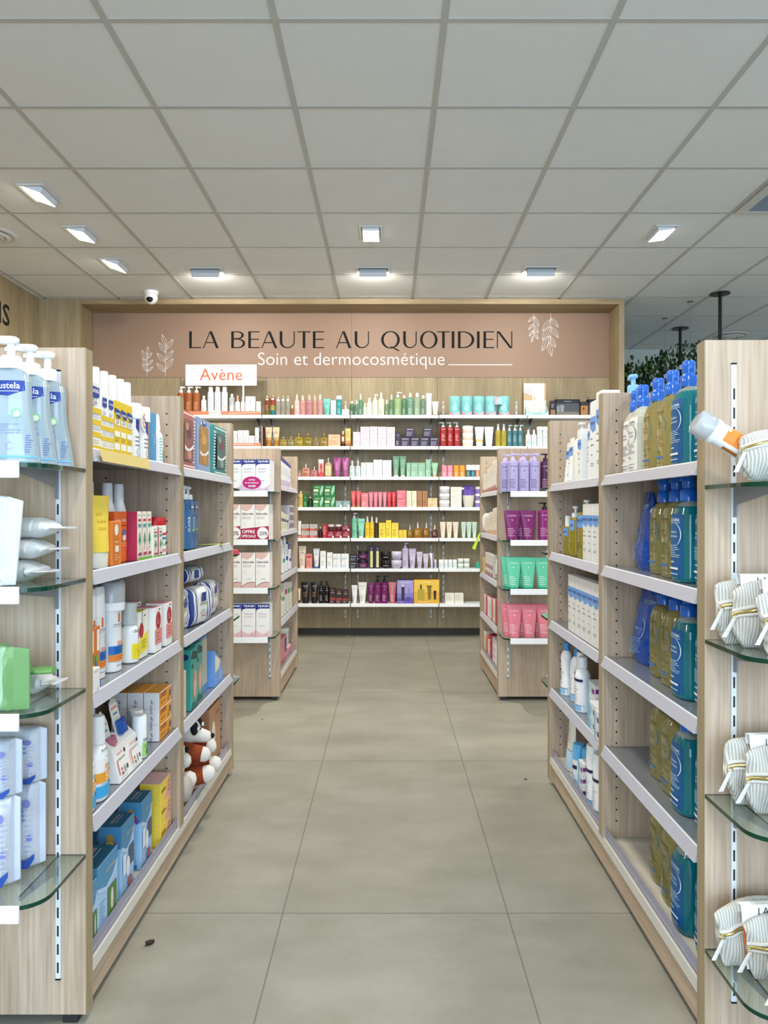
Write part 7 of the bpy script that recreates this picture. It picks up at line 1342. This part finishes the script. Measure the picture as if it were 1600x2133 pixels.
# side bays of the background units
def bgface(s, y, x, z, parts, name, lab, cat): return face(s, y, x, z, parts, name, lab, cat)
for i in range(7):
    w = .062; bgface(-1, 4.425 + i * .078, .648, 1.208, carton(w, .05, (.185, .175, .17, .165, .16, .155, .15)[i], '#ecebee', (('r', -.5, .5, .86, 1, '#31388c'), ('r', -.5, .5, 0, .24, '#cbbcdc'), ('m', -.3, .3, .4, .7, 4, '#a09cac')), left=(('r', -.5, .5, .86, 1, '#31388c'),)), 'hygiene_carton', 'white carton with navy edge facing the aisle, %s in the row' % ('nearest', 'second', 'third', 'fourth', 'fifth', 'sixth', 'farthest')[i], 'carton')
bgface(-1, 5.05, .652, 1.208, tube(.07, .10, '#e9dcb8', '#d8c890', (('m', -.3, .3, .4, .8, 4, '#5a5a50'),)), 'cream_tube', 'yellow beige tube at the far end of that row', 'tube')
for i in range(2):
    for k in range(3):
        bgface(-1, 4.90 + i * .11, .650, .948 + .051 * k, carton(.10, .06, .050, '#d9d6dc', (('r', -.5, -.1, .15, .85, '#3a4a88'), ('r', .05, .45, .1, .7, '#a86a7c'), ('m', -.4, .4, .72, .9, 1, '#77737c')), left=()), 'stacked_carton', 'small grey white carton stack in background, %s, %s stack' % (('bottom', 'middle', 'top')[k], ('nearer', 'farther')[i]), 'carton')
for i, (y, c) in enumerate(((4.46, '#8fc890'), (4.56, '#e8e4c4'), (4.66, '#d8dce8'), (4.77, '#e9dfa8'))):
    bgface(-1, y, .648, .948, carton(.075, .05, .12 - .01 * i, c, (('r', -.5, .5, .5, .66, '#26386c'), ('m', -.3, .3, .15, .4, 3, '#5a8a5a'))), 'pastel_carton', 'pastel carton with navy band, background left, %s' % ('nearest', 'second', 'third', 'farthest')[i], 'carton')
for i, (y, h, c, tc) in enumerate(((4.48, .17, '#a8dca0', '#f1f3f1'), (4.66, .16, '#e4e9ea', '#eef0f2'), (4.80, .17, '#dfe7ee', '#eef0f2'), (4.96, .13, '#e6e2ee', '#5a3aa0'))):
    bgface(-1, y, .650, .69, bottle(.085, .05, h, c, 'spray', tc, .045, 'square', 2.6, (('r', -.4, .4, .4, .55, '#4a4a9a' if i > 1 else '#3f9a50'), ('m', -.3, .3, .6, .8, 3, '#7a8494')), neck=.013), 'care_bottle', ('green white spray bottle', 'white spray bottle', 'pale blue spray bottle', 'white bottle with violet cap')[i] + ' in the background left bay, third shelf', 'bottle')
for i, (y, h, c, k) in enumerate(((4.46, .17, '#ecdede', '#c02848'), (4.58, .15, '#e9ece6', '#2f8a4a'), (4.70, .19, '#e2dfd2', '#b03a48'), (4.83, .18, '#e4e2d6', '#3f9a5a'), (4.96, .17, '#e9e6da', '#8a9a5a'))):
    bgface(-1, y, .648, .437, carton(.085, .05, h, c, (('r', -.5, .5, .62, .78, k), ('m', -.3, .3, .1, .5, 6, '#9a9a90'))), 'care_carton', 'pale care carton with coloured band, background left fourth shelf, %s' % ('nearest', 'second', 'third', 'fourth', 'farthest')[i], 'carton')
bgface(-1, 4.62, .672, .135, carton(.26, .09, .17, '#d98f98', (('m', -.4, .3, .1, .85, 9, '#b5606c'), ('r', .2, .48, .4, .9, '#3a4a7c')), left=(('r', -.4, .4, .05, .25, '#6a3a70'), ('m', -.4, .4, .3, .9, 6, '#c0707c'))), 'sanitary_pack', 'big rose pink pack on the background base shelf', 'pack')
bgface(-1, 4.90, .665, .135, carton(.14, .08, .07, '#dba0b0', (('m', -.4, .4, .2, .8, 3, '#8a4a70'),)), 'sanitary_pack', 'flat pink pack beside the big rose one', 'pack')
put('plastic_tub', jar(.13, .11, '#cdd0cc', '#dcdedb', (), .2), 'pale grey plastic tub above the pink packs', 'tub', (-.70, 4.93, .2056))
# right background bay
for i in range(8):
    bgface(1, 5.06 - i * .078, .655, 1.181, carton(.064, .05, (.12, .12, .125, .145, .15, .155, .18, .185)[i], '#e6e0d4', (('p', ((-.5, 0), (.5, 0), (.5, .18), (0, .22), (-.5, .12)), '#b5726c'), ('m', -.3, .3, .5, .9, 5, '#9a8e84')), right=(('p', ((-.5, 0), (.5, 0), (.5, .14), (0, .18), (-.5, .1)), '#b5726c'),)), 'care_carton', 'cream carton with rose foot in background right bay, %s' % ('farthest', 'second farthest', 'third farthest', 'fourth farthest', 'fourth nearest', 'third nearest', 'second nearest', 'nearest')[i], 'carton')
for i in range(6):
    bgface(1, 4.93 - i * .088, .655, .920, carton(.064, .05, (.105, .11, .135, .14, .16, .165)[i], '#e9e0cc', (('r', -.5, .5, 0, .2, '#dfae88'), ('m', -.3, .3, .4, .85, 5, '#a59a88'))), 'care_carton', 'cream carton with peach foot in background right bay, %s' % ('farthest', 'second farthest', 'third farthest', 'third nearest', 'second nearest', 'nearest')[i], 'carton')
put('cotton_bag', softpack(.09, .06, .13, [(0, 1, '#e6e9e6')], (), .1, seed=77, crease=.005), 'crinkled white plastic bag at the far end, background right', 'bag', (.660, 5.04, .9206), radians(-80))
g = G(); g.add([(0, 0, 0), (.0, -.05, -.008), (-.035, -.055, -.115), (-.05, -.005, -.105)], [(0, 1, 2, 3)], M('#b5dc3a', .5)); g.add([(0.001, 0, 0), (.001, -.05, -.008), (-.034, -.055, -.115), (-.049, -.005, -.105)], [(3, 2, 1, 0)], M('#b5dc3a', .5)); o = obj('paper_tag', g); o.location = (.611, 5.12, .922); tag(o, 'lime green paper tag hanging from the background right shelf end', 'tag')
for k in range(3):
    for i in range(3): bgface(1, 4.94 - i * .125, .665, .658 + .047 * k, carton(.11, .06, .046, '#dcd8cc', (('r', -.5, .5, .0, .5, '#b07c88' if k < 2 else '#dcd8cc'), ('e', .2, .6, .06, .14, '#5a5a58')), right=()), 'stacked_carton', 'beige pink stacked carton, background right third shelf, %s, %s column' % (('bottom', 'middle', 'top')[k], ('farthest', 'middle', 'nearest')[i]), 'carton')
bgface(1, 5.06, .652, .658, carton(.06, .05, .10, '#dcc06a', (('m', -.3, .3, .2, .8, 5, '#8a7430'),)), 'stacked_carton', 'upright mustard carton at the far end of that shelf', 'carton')
put('hygiene_bag', softpack(.15, .06, .13, [(0, 1, '#ece9e9')], (('t', 'Saforelle', 0, .15, .6, '#5c2634', .01),), .08, seed=78, crease=.006), 'white crinkled bag leaning in the background right bay', 'bag', (.672, 4.50, .6585), radians(-88))
for i, c in enumerate(('#e9dcd8', '#d8405a', '#efeeec', '#e6e4e0', '#d98a6c', '#ece4d6', '#b8365a')):
    bgface(1, 5.05 - i * .088, .662, .395, carton(.072, .05, (.12, .12, .125, .13, .125, .14, .15)[i], c, (('m', -.3, .3, .2, .8, 6, '#8a6a6a'),), top='#c98a90'), 'care_carton', ('blush', 'red', 'plain white', 'off-white', 'salmon', 'ivory', 'raspberry')[i] + ' small carton on the background right fourth shelf', 'carton')
for i, (y, w, h, c, lb) in enumerate(((5.04, .07, .14, '#e6dccc', 'cream'), (4.94, .08, .13, '#dd7a48', 'orange'), (4.84, .05, .12, '#eceae6', 'slim white'), (4.74, .10, .17, '#b31c56', 'crimson'))):
    bgface(1, y, .665, .132, carton(w, .06, h, c, (('m', -.3, .3, .15, .85, 7, '#e8c4c8' if i == 3 else '#9a8a80'),)), 'sanitary_pack', lb + ' pack on the background right base shelf', 'pack')
for k in range(4): bgface(1, 4.58, .665, .132 + .043 * k, carton(.16, .06, .042, '#e6e8e6', (('m', -.4, .4, .2, .8, 3, '#a05a7c'),)), 'sanitary_pack', 'flat white pack on the background right base shelf, %s layer' % ('lowest', 'second', 'third', 'top')[k], 'pack')
# debris on the floor
g = G(); g.tube([(0, 0, .006), (.010, .004, .007), (.017, .012, .006)], [.005, .006, .004], M('#2a1f18', .7), 8); o = obj('floor_debris', g); o.location = (-.595, 1.885, -.0005); tag(o, 'small dark curled scrap on the floor beside left plinth', 'debris')
for px, py, c, lb in ((546, 1499, '#8a6a3a', 'tiny brown scrap on the floor left of the aisle'), (1095, 1624, '#22304a', 'tiny dark speck on the floor at right')):
    Y = CH * F / (py - CY); g = G(); g.loft([ring(.012, .008, 0, 8), ring(.010, .006, .003, 8)], c); o = obj('floor_debris', g); o.location = ((px - CX) * Y / F, Y, .0003); tag(o, lb, 'debris')
# kinds that repeat on the same piece of shelving share a group
def area_of(o):
    x, y, z = o.location
    if y > 6.2: return 'the ' + RN[min(range(7), key=lambda r: abs(ROWZ[r] + .02 - z) + (9 if ROWZ[r] - .03 > z else 0))] if o.name.split('.')[0] not in ('slotted_wall_rail', 'wall_shelf') else 'the back wall'
    if z > 2.3: return 'the ceiling'
    if z < .02: return 'the floor'
    s_ = 'left' if x < 0 else 'right'
    if y > 4: return ('the end of the %s background unit' if y < 4.32 else 'the side of the %s background unit') % s_
    if y < 1.59: return 'the glass shelves of the %s foreground unit' % s_
    return 'the %s foreground unit, %s bay' % (s_, 'near' if y < 2.34 else 'far')
KEYS = {}
for o in S.objects:
    if 'label' in o and 'group' not in o and not o.parent and o.name.split('.')[0] != 'shelving_unit':
        KEYS.setdefault((o.name.split('.')[0].replace('_', ' '), area_of(o)), []).append(o)
for (nm, ar), os_ in KEYS.items():
    if len(os_) > 1:
        for o in os_: o['group'] = '%s goods on %s' % (nm, ar) if ar[:7] != 'the cei' and 'back wall' not in ar and 'floor' not in ar else '%s row on %s' % (nm, ar)
# labels must be unique
from collections import Counter
for l, n in Counter(l for l, gr in LABELS).items():
    if n > 1: print('DUPLICATE LABEL', n, l)
    if not 4 <= len(l.split()) <= 16: print('LABEL LENGTH', len(l.split()), l)
